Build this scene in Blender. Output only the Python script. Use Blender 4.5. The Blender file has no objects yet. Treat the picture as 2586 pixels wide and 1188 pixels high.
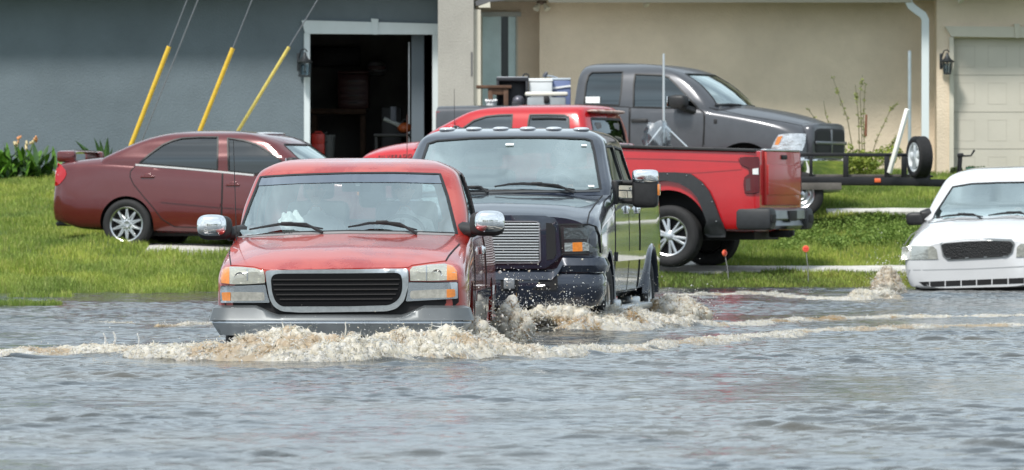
import bpy, bmesh, math, random
import numpy as np
from mathutils import Vector, Matrix
from mathutils.bvhtree import BVHTree
from mathutils.geometry import delaunay_2d_cdt

random.seed(7)
rng = np.random.default_rng(7)
scene = bpy.context.scene
COL = scene.collection
R = math.radians

# ---------------------------------------------------------------- camera constants (photo pixels are 2586 x 1188)
PCX, PHY, PF, EYE = 1293.0, 520.0, 15000.0, 1.18
def P(px, py, d):
    "point seen at photo pixel (px,py) standing d metres away"
    return Vector(((px-PCX)*d/PF, d, EYE-(py-PHY)*d/PF))
def PZ(py, d): return EYE-(py-PHY)*d/PF
def PX(px, d): return (px-PCX)*d/PF

# ---------------------------------------------------------------- materials
MATS = {}
def _nodes(name):
    m = bpy.data.materials.new(name); m.use_nodes = True
    nt = m.node_tree; b = nt.nodes['Principled BSDF']
    return m, nt, b
def mat(name, col, rough=.5, metal=0., coat=0., spec=.5, vary=0., scale=6., bump=0., bscale=60., col2=None, rvary=0., det=6., alpha=None, trans=0., edge=(.32, .68)):
    if name in MATS: return MATS[name]
    m, nt, b = _nodes(name); N, L = nt.nodes, nt.links
    c = (*col, 1)
    b.inputs['Base Color'].default_value = c
    b.inputs['Roughness'].default_value = rough
    b.inputs['Metallic'].default_value = metal
    b.inputs['Coat Weight'].default_value = coat
    b.inputs['Coat Roughness'].default_value = .04
    b.inputs['Specular IOR Level'].default_value = spec
    b.inputs['Transmission Weight'].default_value = trans
    if vary or col2 or rvary or bump:
        tc = N.new('ShaderNodeTexCoord')
    if vary or col2 or rvary:
        nz = N.new('ShaderNodeTexNoise'); nz.inputs['Scale'].default_value = scale
        nz.inputs['Detail'].default_value = det; nz.inputs['Roughness'].default_value = .62
        L.new(tc.outputs['Object'], nz.inputs['Vector'])
        rp = N.new('ShaderNodeMapRange'); rp.inputs['From Min'].default_value, rp.inputs['From Max'].default_value = edge
        L.new(nz.outputs['Fac'], rp.inputs['Value'])
        if vary or col2:
            mx = N.new('ShaderNodeMix'); mx.data_type = 'RGBA'
            c2 = col2 if col2 else tuple(min(1, v*(1+vary)) for v in col)
            c1 = col if col2 else tuple(v*(1-vary) for v in col)
            mx.inputs['A'].default_value = (*c1, 1); mx.inputs['B'].default_value = (*c2, 1)
            L.new(rp.outputs['Result'], mx.inputs['Factor']); L.new(mx.outputs['Result'], b.inputs['Base Color'])
        if rvary:
            mr = N.new('ShaderNodeMapRange'); mr.inputs['To Min'].default_value = max(.02, rough-rvary); mr.inputs['To Max'].default_value = rough+rvary
            L.new(rp.outputs['Result'], mr.inputs['Value']); L.new(mr.outputs['Result'], b.inputs['Roughness'])
    if bump:
        n2 = N.new('ShaderNodeTexNoise'); n2.inputs['Scale'].default_value = bscale; n2.inputs['Detail'].default_value = 5
        L.new(tc.outputs['Object'], n2.inputs['Vector'])
        bp = N.new('ShaderNodeBump'); bp.inputs['Strength'].default_value = 1.; bp.inputs['Distance'].default_value = bump
        L.new(n2.outputs['Fac'], bp.inputs['Height']); L.new(bp.outputs['Normal'], b.inputs['Normal'])
    MATS[name] = m
    return m

def glass_mat(name, tint=(.5,.56,.56), refl=.45, rough=.01, rcol=(.86,.93,.94)):
    if name in MATS: return MATS[name]
    m = bpy.data.materials.new(name); m.use_nodes = True
    nt = m.node_tree; N, L = nt.nodes, nt.links
    for n in list(N): N.remove(n)
    out = N.new('ShaderNodeOutputMaterial'); mx = N.new('ShaderNodeMixShader')
    tr = N.new('ShaderNodeBsdfTransparent'); tr.inputs['Color'].default_value = (*tint, 1)
    gl = N.new('ShaderNodeBsdfGlossy'); gl.inputs['Roughness'].default_value = rough; gl.inputs['Color'].default_value = (*rcol, 1)
    fr = N.new('ShaderNodeFresnel'); fr.inputs['IOR'].default_value = 1.5
    ad = N.new('ShaderNodeMath'); ad.operation = 'ADD'; ad.use_clamp = True; ad.inputs[1].default_value = refl
    ge = N.new('ShaderNodeNewGeometry'); iv = N.new('ShaderNodeMath'); iv.operation = 'SUBTRACT'; iv.inputs[0].default_value = 1
    ml = N.new('ShaderNodeMath'); ml.operation = 'MULTIPLY'; L.new(ge.outputs['Backfacing'], iv.inputs[1])      # the inner face of a pane adds no second mirror
    L.new(fr.outputs[0], ad.inputs[0]); L.new(ad.outputs[0], ml.inputs[0]); L.new(iv.outputs[0], ml.inputs[1]); L.new(ml.outputs[0], mx.inputs[0])
    L.new(tr.outputs[0], mx.inputs[1]); L.new(gl.outputs[0], mx.inputs[2]); L.new(mx.outputs[0], out.inputs[0])
    MATS[name] = m
    return m

def attr_mat(name, rough=.6, trans=0., attr='Col', spec=.3, noise=None, sub=0.):
    if name in MATS: return MATS[name]
    m, nt, b = _nodes(name); N, L = nt.nodes, nt.links
    at = N.new('ShaderNodeAttribute'); at.attribute_name = attr
    L.new(at.outputs['Color'], b.inputs['Base Color'])
    b.inputs['Roughness'].default_value = rough; b.inputs['Specular IOR Level'].default_value = spec
    if trans:
        out = N['Material Output']; tl = N.new('ShaderNodeBsdfTranslucent'); mx = N.new('ShaderNodeMixShader')
        mx.inputs[0].default_value = trans
        L.new(at.outputs['Color'], tl.inputs['Color'])
        L.new(b.outputs[0], mx.inputs[1]); L.new(tl.outputs[0], mx.inputs[2]); L.new(mx.outputs[0], out.inputs[0])
    MATS[name] = m
    return m

# ---------------------------------------------------------------- objects
def mesh_from(name, verts, faces, smooth=35):
    me = bpy.data.meshes.new(name)
    me.from_pydata([tuple(v) for v in verts], [], [tuple(f) for f in faces])
    me.update()
    if smooth and len(me.polygons):
        me.polygons.foreach_set('use_smooth', np.ones(len(me.polygons), dtype=bool))
        me.set_sharp_from_angle(angle=R(smooth))
    return me
def fast_mesh(name, V, Fc, smooth=False, cols=None):
    "numpy verts (n,3), faces (m,k) all the same size"
    me = bpy.data.meshes.new(name)
    V = np.asarray(V, dtype=np.float32); Fc = np.asarray(Fc, dtype=np.int32)
    n, (m, k) = len(V), Fc.shape
    me.vertices.add(n); me.vertices.foreach_set('co', V.ravel())
    me.loops.add(m*k); me.loops.foreach_set('vertex_index', Fc.ravel())
    me.polygons.add(m); me.polygons.foreach_set('loop_start', np.arange(0, m*k, k, dtype=np.int32))
    me.polygons.foreach_set('loop_total', np.full(m, k, dtype=np.int32))
    me.update(calc_edges=True)
    me.polygons.foreach_set('use_smooth', np.full(m, bool(smooth)))
    if cols is not None:
        a = me.color_attributes.new('Col', 'FLOAT_COLOR', 'POINT')
        c = np.ones((n, 4), dtype=np.float32); c[:, :3] = cols
        a.data.foreach_set('color', c.ravel())
    return me
def link(name, me, m, parent=None, label=None):
    o = bpy.data.objects.new(name, me); COL.objects.link(o)
    if m is not None:
        if isinstance(m, (list, tuple)):
            for k in m: me.materials.append(k)
        else: me.materials.append(m)
    if parent: o.parent = parent
    if label: o['label'] = label
    return o
def mk(name, vf, m, parent=None, smooth=35, label=None):
    me = mesh_from(name, vf[0], vf[1], smooth)
    return link(name, me, m, parent, label)
def tag(o, label=None, cat=None, group=None, kind=None):
    if label: o['label'] = label
    if cat: o['category'] = cat
    if group: o['group'] = group
    if kind: o['kind'] = kind
    return o
def thing(name, label, cat, loc, rotz=0, group=None):
    o = bpy.data.objects.new(name, None); COL.objects.link(o)
    o.empty_display_size = .2
    o.location = loc; o.rotation_euler = (0, 0, rotz)
    return tag(o, label, cat, group)

# ---------------------------------------------------------------- geometry: each returns (verts, faces)
def join(*vfs):
    V, Fs = [], []
    for v, f in vfs:
        b = len(V); V += [Vector(p) for p in v]; Fs += [tuple(i+b for i in q) for q in f]
    return V, Fs
def move(vf, M):
    if not isinstance(M, Matrix): M = Matrix.Translation(Vector(M))
    return [M @ Vector(v) for v in vf[0]], vf[1]
def mirror(vf):
    return [Vector((v[0], -v[1], v[2])) for v in vf[0]], [tuple(reversed(f)) for f in vf[1]]
def box(c, s, bev=0., seg=2, rot=None):
    bm = bmesh.new(); bmesh.ops.create_cube(bm, size=1)
    bmesh.ops.scale(bm, vec=s, verts=bm.verts)
    if bev: bmesh.ops.bevel(bm, geom=bm.edges[:], offset=min(bev, min(s)*.45), segments=seg, profile=.5, affect='EDGES')
    M = Matrix.Translation(Vector(c)) @ (rot if rot is not None else Matrix.Identity(4))
    bm.verts.ensure_lookup_table()
    V = [M @ v.co for v in bm.verts]; Fs = [tuple(v.index for v in f.verts) for f in bm.faces]
    bm.free(); return V, Fs
def boxb(x0, x1, y0, y1, z0, z1, bev=0.):
    return box(((x0+x1)/2, (y0+y1)/2, (z0+z1)/2), (abs(x1-x0), abs(y1-y0), abs(z1-z0)), bev)
def tube(pts, r, n=8, caps=True, closed=False):
    pts = [Vector(p) for p in pts]; k = len(pts)
    rs = r if isinstance(r, (list, tuple)) else [r]*k
    V, Fs = [], []; up = None
    for i in range(k):
        a = pts[(i-1) % k] if (closed or i > 0) else pts[i]; b = pts[(i+1) % k] if (closed or i < k-1) else pts[i]
        t = (b-a).normalized()
        if up is None:
            up = Vector((0,0,1)) if abs(t.z) < .9 else Vector((1,0,0))
        u = (up - t*up.dot(t)).normalized(); w = t.cross(u); up = u
        for j in range(n):
            an = 2*math.pi*j/n
            V.append(pts[i] + (u*math.cos(an)+w*math.sin(an))*rs[i])
    for i in range(k if closed else k-1):
        for j in range(n):
            Fs.append((i*n+j, i*n+(j+1) % n, ((i+1) % k)*n+(j+1) % n, ((i+1) % k)*n+j))
    if caps and not closed:
        Fs.append(tuple(reversed(range(n)))); Fs.append(tuple((k-1)*n+j for j in range(n)))
    return V, Fs
def bar(a, b, w, h, up=Vector((0,0,1)), bev=0.):
    a, b = Vector(a), Vector(b); t = (b-a); L_ = t.length; t.normalize()
    s = t.cross(up).normalized() if abs(t.dot(up)) < .98 else t.cross(Vector((0,1,0))).normalized()
    u = s.cross(t)
    M = Matrix((( t.x, s.x, u.x, (a.x+b.x)/2), (t.y, s.y, u.y, (a.y+b.y)/2), (t.z, s.z, u.z, (a.z+b.z)/2), (0,0,0,1)))
    vf = box((0,0,0), (L_, w, h), bev)
    return move(vf, M)
def lathe(prof, n=32, axis='z', caps=False):
    "prof: (r, h) pairs revolved about the axis"
    V, Fs = [], []; k = len(prof)
    for j in range(n):
        a = 2*math.pi*j/n; c, s = math.cos(a), math.sin(a)
        for r, h in prof:
            V.append(Vector((r*c, r*s, h)) if axis == 'z' else Vector((r*c, h, r*s)))
    for j in range(n):
        for i in range(k-1):
            q = (j*k+i, j*k+i+1, ((j+1) % n)*k+i+1, ((j+1) % n)*k+i)
            Fs.append(q if axis != 'z' else tuple(reversed(q)))
    if caps:
        Fs.append(tuple(j*k for j in range(n))); Fs.append(tuple(j*k+k-1 for j in reversed(range(n))))
    return V, Fs
def ball(c, r, sub=2, sc=(1,1,1)):
    bm = bmesh.new(); bmesh.ops.create_icosphere(bm, subdivisions=sub, radius=1)
    bm.verts.ensure_lookup_table()
    V = [Vector((v.co.x*r*sc[0]+c[0], v.co.y*r*sc[1]+c[1], v.co.z*r*sc[2]+c[2])) for v in bm.verts]
    Fs = [tuple(v.index for v in f.verts) for f in bm.faces]; bm.free(); return V, Fs
def prism_poly(poly, a, b, plane='xz'):
    "flat polygon extruded along the missing axis from a to b"
    n = len(poly)
    def p3(u, v, t):
        return Vector((u, t, v)) if plane == 'xz' else (Vector((t, u, v)) if plane == 'yz' else Vector((u, v, t)))
    V = [p3(u, v, a) for u, v in poly]+[p3(u, v, b) for u, v in poly]
    Fs = [tuple(range(n)), tuple(reversed(range(n, 2*n)))]+[(i, n+i, n+(i+1) % n, (i+1) % n) for i in range(n)]
    return V, Fs
def chaikin(Pn, it=2, closed=False):
    Pn = [np.asarray(p, float) for p in Pn]
    for _ in range(it):
        Q = []
        n = len(Pn)
        if not closed: Q.append(Pn[0])
        for i in range(n if closed else n-1):
            a, b = Pn[i], Pn[(i+1) % n]
            Q.append(.75*a+.25*b); Q.append(.25*a+.75*b)
        if not closed: Q.append(Pn[-1])
        Pn = Q
    return Pn
def roundpoly(poly, r, seg=4):
    "polygon with every corner rounded to about radius r"
    n = len(poly); out = []
    for i in range(n):
        p = np.array(poly[i], float); a = np.array(poly[i-1], float)-p; b = np.array(poly[(i+1) % n], float)-p
        la, lb = np.linalg.norm(a), np.linalg.norm(b); k = min(r, la*.48, lb*.48)
        s, e = p+a/la*k, p+b/lb*k
        for j in range(seg+1):
            t = j/seg; out.append(tuple((1-t)**2*s+2*t*(1-t)*p+t*t*e))
    return out
def pchip(xs, ys, xq):
    xs, ys, xq = np.asarray(xs, float), np.asarray(ys, float), np.asarray(xq, float)
    if xs[0] > xs[-1]: xs, ys = xs[::-1], ys[::-1]
    h = np.diff(xs); dl = np.diff(ys)/h; n = len(xs); m = np.zeros(n)
    m[0], m[-1] = dl[0], dl[-1]
    for i in range(1, n-1):
        if dl[i-1]*dl[i] > 0:
            w1, w2 = 2*h[i]+h[i-1], h[i]+2*h[i-1]
            m[i] = (w1+w2)/(w1/dl[i-1]+w2/dl[i])
    i = np.clip(np.searchsorted(xs, xq)-1, 0, n-2); t = np.clip((xq-xs[i])/h[i], 0, 1)
    return (2*t**3-3*t**2+1)*ys[i]+(t**3-2*t**2+t)*h[i]*m[i]+(-2*t**3+3*t**2)*ys[i+1]+(t**3-t**2)*h[i]*m[i+1]
def loft_x(st, sub=4, it=2):
    "st: [(x, [(y,z)...half section bottom centre -> top centre])], mirrored into a closed body"
    st = sorted(st, key=lambda s: -s[0]); xs = [s[0] for s in st]; K = len(st[0][1])
    xq = []
    for a, b in zip(xs[:-1], xs[1:]): xq += list(np.linspace(a, b, sub, endpoint=False))
    xq = np.array(xq+[xs[-1]])
    key = np.zeros((len(xq), K, 2))
    for k in range(K):
        for c in range(2): key[:, k, c] = pchip(xs, [s[1][k][c] for s in st], xq)
    rings = []
    for i, x in enumerate(xq):
        sec = chaikin(list(key[i]), it)
        ring = [(x, y, z) for y, z in sec]+[(x, -y, z) for y, z in sec[-2:0:-1]]
        rings.append(ring)
    n = len(rings[0]); V = [Vector(p) for r in rings for p in r]; Fs = []
    for i in range(len(rings)-1):
        for j in range(n):
            Fs.append((i*n+j, i*n+(j+1) % n, (i+1)*n+(j+1) % n, (i+1)*n+j))
    Fs.append(tuple(reversed(range(n)))); Fs.append(tuple((len(rings)-1)*n+j for j in range(n)))
    return V, Fs
def cab_outline(xf, xr, w, cf, cr):
    h = [(xf, 0), (xf-cf*.18, w*.5), (xf-cf*.6, w*.84), (xf-cf, w*.97), (xf-cf-.10, w), ((xf+xr)/2, w*1.004),
         (xr+cr+.12, w), (xr+cr, w*.965), (xr+cr*.5, w*.82), (xr+cr*.12, w*.45), (xr, 0)]
    return chaikin(h, 2)
def loft_z(levels, sub=3, thick=.045):
    "levels: (z, xf, xr, w, cf, cr). Hollow cab shell: outer skin, inner skin and the ring between them at the bottom"
    L_ = np.array(levels, float); t = np.arange(len(L_)); tq = np.linspace(0, len(L_)-1, (len(L_)-1)*sub+1)
    A = np.stack([pchip(t, L_[:, c], tq) for c in range(6)], 1)
    def skin(off):
        rings = []
        for z, xf, xr, w, cf, cr in A:
            f = min(1, w/.5)
            o = off*f
            half = cab_outline(xf-o*1.1, xr+o*1.1, max(w-o, .05), cf, cr)
            rings.append([(x, y, z-(off if True else 0)*(1-f*.0)*(z-A[0, 0])/(A[-1, 0]-A[0, 0])) for x, y in half] +
                         [(x, -y, z-off*(z-A[0, 0])/(A[-1, 0]-A[0, 0])) for x, y in half[-2:0:-1]])
        return rings
    def build(rings, flip):
        n = len(rings[0]); V = [Vector(p) for r in rings for p in r]; Fs = []
        for i in range(len(rings)-1):
            for j in range(n):
                q = (i*n+j, i*n+(j+1) % n, (i+1)*n+(j+1) % n, (i+1)*n+j)
                Fs.append(tuple(reversed(q)) if flip else q)
        q = tuple((len(rings)-1)*n+j for j in range(n)); Fs.append(tuple(reversed(q)) if flip else q)
        return V, Fs, n
    Vo, Fo, n = build(skin(0), False); Vi, Fi, _ = build(skin(thick), True)
    b = len(Vo); V = Vo+Vi; Fs = Fo+[tuple(i+b for i in f) for f in Fi]
    for j in range(n): Fs.append(((j+1) % n, j, b+j, b+(j+1) % n))
    return V, Fs, (Vo, Fo)
def fix_normals(vf):
    bm = bmesh.new(); vs = [bm.verts.new(v) for v in vf[0]]
    for f in vf[1]:
        try: bm.faces.new([vs[i] for i in f])
        except ValueError: pass
    bmesh.ops.recalc_face_normals(bm, faces=bm.faces[:])
    bm.verts.index_update()
    V = [v.co.copy() for v in bm.verts]; Fs = [tuple(v.index for v in f.verts) for f in bm.faces]
    bm.free(); return V, Fs
def cut(vf, cutters, mats=None):
    "boolean difference; returns a mesh datablock (material slot 0 body, 1 cut faces)"
    a = bpy.data.objects.new('body_work', mesh_from('body_work', *fix_normals(vf), smooth=0)); COL.objects.link(a)
    if mats:
        for k in mats: a.data.materials.append(k)
    tmp = [a]
    for c in cutters:
        o = bpy.data.objects.new('cut_work', mesh_from('cut_work', *fix_normals(c), smooth=0)); COL.objects.link(o)
        if mats: o.data.materials.append(mats[-1])
        md = a.modifiers.new('b', 'BOOLEAN'); md.operation = 'DIFFERENCE'; md.solver = 'EXACT'; md.object = o
        if mats: md.material_mode = 'TRANSFER'
        tmp.append(o)
    dg = bpy.context.evaluated_depsgraph_get(); dg.update()
    me = bpy.data.meshes.new_from_object(a.evaluated_get(dg))
    for o in tmp:
        d = o.data; bpy.data.objects.remove(o); bpy.data.meshes.remove(d)
    me.polygons.foreach_set('use_smooth', np.ones(len(me.polygons), dtype=bool)); me.set_sharp_from_angle(angle=R(32))
    return me
def cyl_y(x, z, r, y0, y1, n=40):
    V = [Vector((x+r*math.cos(2*math.pi*i/n), y, z+r*math.sin(2*math.pi*i/n))) for y in (y0, y1) for i in range(n)]
    Fs = [tuple(range(n)), tuple(reversed(range(n, 2*n)))]+[(i, n+i, n+(i+1) % n, (i+1) % n) for i in range(n)]
    return V, Fs
def resample(poly, step, closed=True):
    out = []; n = len(poly)
    for i in range(n if closed else n-1):
        a, b = np.array(poly[i], float), np.array(poly[(i+1) % n], float)
        k = max(1, int(math.ceil(np.linalg.norm(b-a)/step)))
        for j in range(k): out.append(a+(b-a)*j/k)
    if not closed: out.append(np.array(poly[-1], float))
    return out
def fill2d(poly, step):
    "triangulated polygon with inner points: (points, triangles)"
    B = resample(poly, step); n = len(B)
    xs = [p[0] for p in B]; ys = [p[1] for p in B]
    pts = [Vector(p) for p in B]
    def inside(x, y):
        c = False; j = n-1
        for i in range(n):
            if (ys[i] > y) != (ys[j] > y) and x < (xs[j]-xs[i])*(y-ys[i])/(ys[j]-ys[i]+1e-12)+xs[i]: c = not c
            j = i
        return c
    gx = np.arange(min(xs)+step*.5, max(xs), step); gy = np.arange(min(ys)+step*.5, max(ys), step)
    Bn = np.array([[p.x, p.y] for p in pts])
    for x in gx:
        for y in gy:
            if inside(x, y) and np.min(np.abs(Bn[:, 0]-x)+np.abs(Bn[:, 1]-y)) > step*.55: pts.append(Vector((x, y)))
    v, e, f, *_ = delaunay_2d_cdt(pts, [(i, (i+1) % n) for i in range(n)], [], 1, 1e-6)
    return [(p.x, p.y) for p in v], [tuple(q) for q in f]

# ---------------------------------------------------------------- vehicles
class Veh:
    def __init__(s, name, label, cat, loc, heading, pitch=0., roll=0., group=None, scale=(1,1,1)):
        s.root = thing(name, label, cat, loc, heading, group)
        s.root.rotation_euler = (roll, pitch, heading)
        s.M = Matrix.Translation(Vector(loc)) @ s.root.rotation_euler.to_matrix().to_4x4() @ Matrix.Diagonal((*scale, 1)); s.root.scale = scale; s.Mi = s.M.inverted()
        s.o = s.Mi @ Vector((0, 0, EYE)); s.bvh = None
    def dir(s, px, py):
        return (s.Mi.to_3x3() @ Vector(((px-PCX)/PF, 1, -(py-PHY)/PF)))
    def plane(s, px, py, axis, val):
        d = s.dir(px, py); t = (val-s.o[axis])/d[axis]; return s.o+d*t
    def side(s, px, py, y): p = s.plane(px, py, 1, y); return (p.x, p.z)
    def front(s, px, py, x): p = s.plane(px, py, 0, x); return (p.y, p.z)
    def skin(s, *vfs):
        V, Fs = join(*vfs); s.bvh = BVHTree.FromPolygons(V, Fs)
    def cast(s, o, d):
        d = d.normalized(); h = s.bvh.ray_cast(o, d)
        if h[0] is None: return None
        n = h[1]
        return h[0], (n if n.dot(d) < 0 else -n)
    def aim(s, mode, u, v):
        if mode == 'pix': return s.o, s.dir(u, v)
        if mode == 'front': return Vector((9, u, v)), Vector((-1, 0, 0))
        if mode == 'rear': return Vector((-9, u, v)), Vector((1, 0, 0))
        if mode == 'left': return Vector((u, 4, v)), Vector((0, -1, 0))
        if mode == 'right': return Vector((u, -4, v)), Vector((0, 1, 0))
        return Vector((u, v, 5)), Vector((0, 0, -1))
    def hits(s, mode, pts):
        res = [s.cast(*s.aim(mode, *p)) for p in pts]
        ok = [(p, h) for p, h in zip(pts, res) if h]
        if not ok: raise ValueError('no hit')
        for i, h in enumerate(res):
            if h is None:
                p = pts[i]; q, hq = min(ok, key=lambda a: (a[0][0]-p[0])**2+(a[0][1]-p[1])**2)
                o, d = s.aim(mode, *p); d = d.normalized()
                t = (hq[0]-o).dot(d); res[i] = (o+d*t, hq[1])
        return res
    def prism(s, mode, poly, a, b, step, flat=False):
        pts, tris = fill2d(poly, step); H_ = s.hits(mode, pts); n = len(pts)
        if flat:
            av = Vector((1,0,0)) if flat == 'x' else sum((h[1] for h in H_), Vector()).normalized(); H_ = [(h[0], av) for h in H_]
        V = [h[0]+h[1]*a for h in H_]+[h[0]+h[1]*b for h in H_]
        ec = {}
        for t in tris:
            for i in range(3): ec[tuple(sorted((t[i], t[(i+1) % 3])))] = ec.get(tuple(sorted((t[i], t[(i+1) % 3]))), 0)+1
        Fs = [tuple(t) for t in tris]+[tuple(n+i for i in reversed(t)) for t in tris]
        for t in tris:
            for i in range(3):
                e = (t[i], t[(i+1) % 3])
                if ec[tuple(sorted(e))] == 1: Fs.append((e[1], e[0], n+e[0], n+e[1]))
        return fix_normals((V, Fs))
    def panel(s, name, mode, poly, m, off=.006, thick=.02, step=None, both=False, parent=None, rnd=0, label=None, flat=False):
        if rnd: poly = roundpoly(poly, rnd)
        if step is None:
            a = np.array(poly); step = max(np.ptp(a[:, 0]), np.ptp(a[:, 1]))/14
        vf = s.prism(mode, poly, off, -thick, step, flat)
        o = mk(name, vf, m, parent or s.root, 40, label)
        if both: return [o, mk(name, mirror(vf), m, parent if parent and both != 2 else s.root, 40)]
        return o
    def strip(s, name, mode, line, m, w=.012, h=.004, both=False, parent=None, closed=False, step=None, merge=None, flat=False):
        a = np.array(line, float)
        if step is None: step = max(np.ptp(a[:, 0]), np.ptp(a[:, 1]))/24
        pts = resample(line, step, closed); H_ = s.hits(mode, [tuple(p) for p in pts]); k = len(H_); V, Fs = [], []
        if flat == 'x': H_ = [(p, Vector((1,0,0))) for p, n in H_]
        for i in range(k):
            p, n = H_[i]; q0 = H_[(i-1) % k][0] if (closed or i) else p; q1 = H_[(i+1) % k][0] if (closed or i < k-1) else p
            t = (q1-q0).normalized(); sd = n.cross(t).normalized()*w/2
            V += [p-sd-n*.01, p-sd+n*h, p+sd+n*h, p+sd-n*.01]
        for i in range(k if closed else k-1):
            j = (i+1) % k
            for c in range(4): Fs.append((i*4+c, j*4+c, j*4+(c+1) % 4, i*4+(c+1) % 4))
        if not closed: Fs += [(0, 1, 2, 3), ((k-1)*4+3, (k-1)*4+2, (k-1)*4+1, (k-1)*4)]
        vf = fix_normals((V, Fs))
        if merge is not None:
            merge.append(vf)
            if both: merge.append(mirror(vf))
            return
        o = mk(name, vf, m, parent or s.root, 40)
        if both: mk(name, mirror(vf), m, s.root, 40)
        return o
    def sym(s, pix, x):
        "photo outline of the vehicle's left half -> closed front outline (y,z)"
        h = [s.front(px, py, x) for px, py in pix]
        return h+[(-y, z) for y, z in reversed(h)]

M_TYRE = mat('tyre_rubber', (.012,.012,.013), .75, vary=.3, scale=30, bump=.002, bscale=90)
M_ALLOY = mat('alloy', (.62,.63,.64), .3, 1., vary=.12, scale=14)
M_DARK = mat('dark_plastic', (.014,.014,.015), .5, vary=.3, scale=18)
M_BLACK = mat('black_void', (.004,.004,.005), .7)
M_CHROME = mat('chrome', (.86,.87,.88), .06, 1., rvary=.03, scale=9)
M_TRIM = mat('satin_metal', (.55,.57,.58), .28, 1., vary=.1, scale=20)
M_LENS = glass_mat('lamp_lens', (.93,.94,.92), .06)
M_AMBER = mat('amber_lens', (.62,.20,.03), .15, coat=1., vary=.15, scale=40)
M_REDLENS = mat('red_lens', (.42,.004,.010), .12, coat=.6)
M_REFLECT = mat('lamp_reflector', (.75,.76,.74), .22, .9, bump=.004, bscale=70)
M_SEAT = mat('seat_cloth', (.22,.22,.22), .85, vary=.2)
M_SKIN = mat('skin', (.55,.33,.24), .55)

def wheel(V, x, y, z, r, w, rim_r, style, side, m_rim=None, parent=None):
    "wheel as a part of the vehicle: tyre, rim; side = +1/-1 gives the outward direction along y"
    m_rim = m_rim or M_ALLOY
    hw = w/2; t = r-rim_r
    prof = [(rim_r*.97, -hw*.8), (rim_r+t*.25, -hw*.98), (rim_r+t*.6, -hw*1.03), (r-t*.18, -hw*.94), (r-t*.04, -hw*.80)]
    g = []
    for a in (-.62,-.36,-.12,.12,.36,.62): g += [(r, hw*(a-.08)), (r, hw*(a+.08)), (r-.008, hw*(a+.095)), (r-.008, hw*(a+.145))]
    prof += g+[(r-t*.04, hw*.80), (r-t*.18, hw*.94), (rim_r+t*.6, hw*1.03), (rim_r+t*.25, hw*.98), (rim_r*.97, hw*.8)]
    tyre = lathe(prof, 56, 'y')
    T = Matrix.Translation((x, y, z)) @ (Matrix.Identity(4) if side > 0 else Matrix.Rotation(math.pi, 4, 'Z'))
    par = parent or V.root
    base = mk('wheel', move(lathe([(rim_r*.98, -hw*.75), (rim_r*.9, -hw*.3), (rim_r*.88, hw*.1), (.02, hw*.02)], 40, 'y'), T), M_BLACK, par)
    mk('tyre', move(tyre, T), M_TYRE, base)
    parts = [lathe([(rim_r*.87, -hw*.2), (rim_r*.88, hw*.55), (rim_r*.93, hw*.82), (rim_r*1.0, hw*.90), (rim_r*1.03, hw*.84), (rim_r*1.0, hw*.7)], 48, 'y')]
    yo = hw*.62
    def spoke(a, w0, w1, r0, r1, skew=0, d0=.0, d1=.0):
        ca, sa = math.cos(a), math.sin(a); cb, sb = math.cos(a+skew), math.sin(a+skew)
        A = Vector((ca*r0, yo+d0, sa*r0)); B = Vector((cb*r1, yo+d1, sb*r1))
        tdir = (B-A).normalized(); n = Vector((0,1,0)); sd = tdir.cross(n).normalized()
        vs = []
        for p, ww in ((A, w0), (B, w1)):
            vs += [p+sd*ww/2-n*.03, p+sd*ww/2, p+sd*ww*.2+n*.012, p-sd*ww*.2+n*.012, p-sd*ww/2, p-sd*ww/2-n*.03]
        fs = [(i, (i+1) % 6, 6+(i+1) % 6, 6+i) for i in range(6)]+[tuple(range(6)), tuple(reversed(range(6, 12)))]
        return fix_normals((vs, fs))
    if style == 'mesh':
        for k in range(10):
            a = 2*math.pi*k/10
            for sk in (-.30, .30): parts.append(spoke(a, .032, .026, rim_r*.26, rim_r*.9, sk))
        parts.append(lathe([(rim_r*.32, yo-.03), (rim_r*.32, yo+.005), (rim_r*.2, yo+.012), (rim_r*.12, yo-.01), (.001, yo-.012)], 24, 'y'))
    elif style == 'split5':
        for k in range(6):
            a = 2*math.pi*k/6+.3
            for sk in (-.16, .16): parts.append(spoke(a+sk*.7, .045, .04, rim_r*.2, rim_r*.93, sk*.35, .012, .004))
        parts.append(lathe([(rim_r*.3, yo-.03), (rim_r*.3, yo+.012), (rim_r*.16, yo+.03), (.001, yo+.032)], 24, 'y'))
    elif style == 'five':
        for k in range(5): parts.append(spoke(2*math.pi*k/5+.2, .11, .085, rim_r*.15, rim_r*.93, 0, .01, .0))
        parts.append(lathe([(rim_r*.3, yo-.03), (rim_r*.3, yo+.012), (rim_r*.16, yo+.03), (.001, yo+.032)], 24, 'y'))
    else:   # steel disc
        parts.append(lathe([(rim_r*.9, yo-.02), (rim_r*.7, yo-.005), (rim_r*.5, yo-.03), (rim_r*.3, yo+.01), (rim_r*.14, yo+.015), (.001, yo-.02)], 40, 'y'))
    mk('rim', move(join(*parts), T), m_rim, base)
    return base
EXPOSURE = 0.78
SUN_EL, SUN_DIR = 54, (-.42, -.70)      # soft sun high behind the camera, from the left
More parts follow.
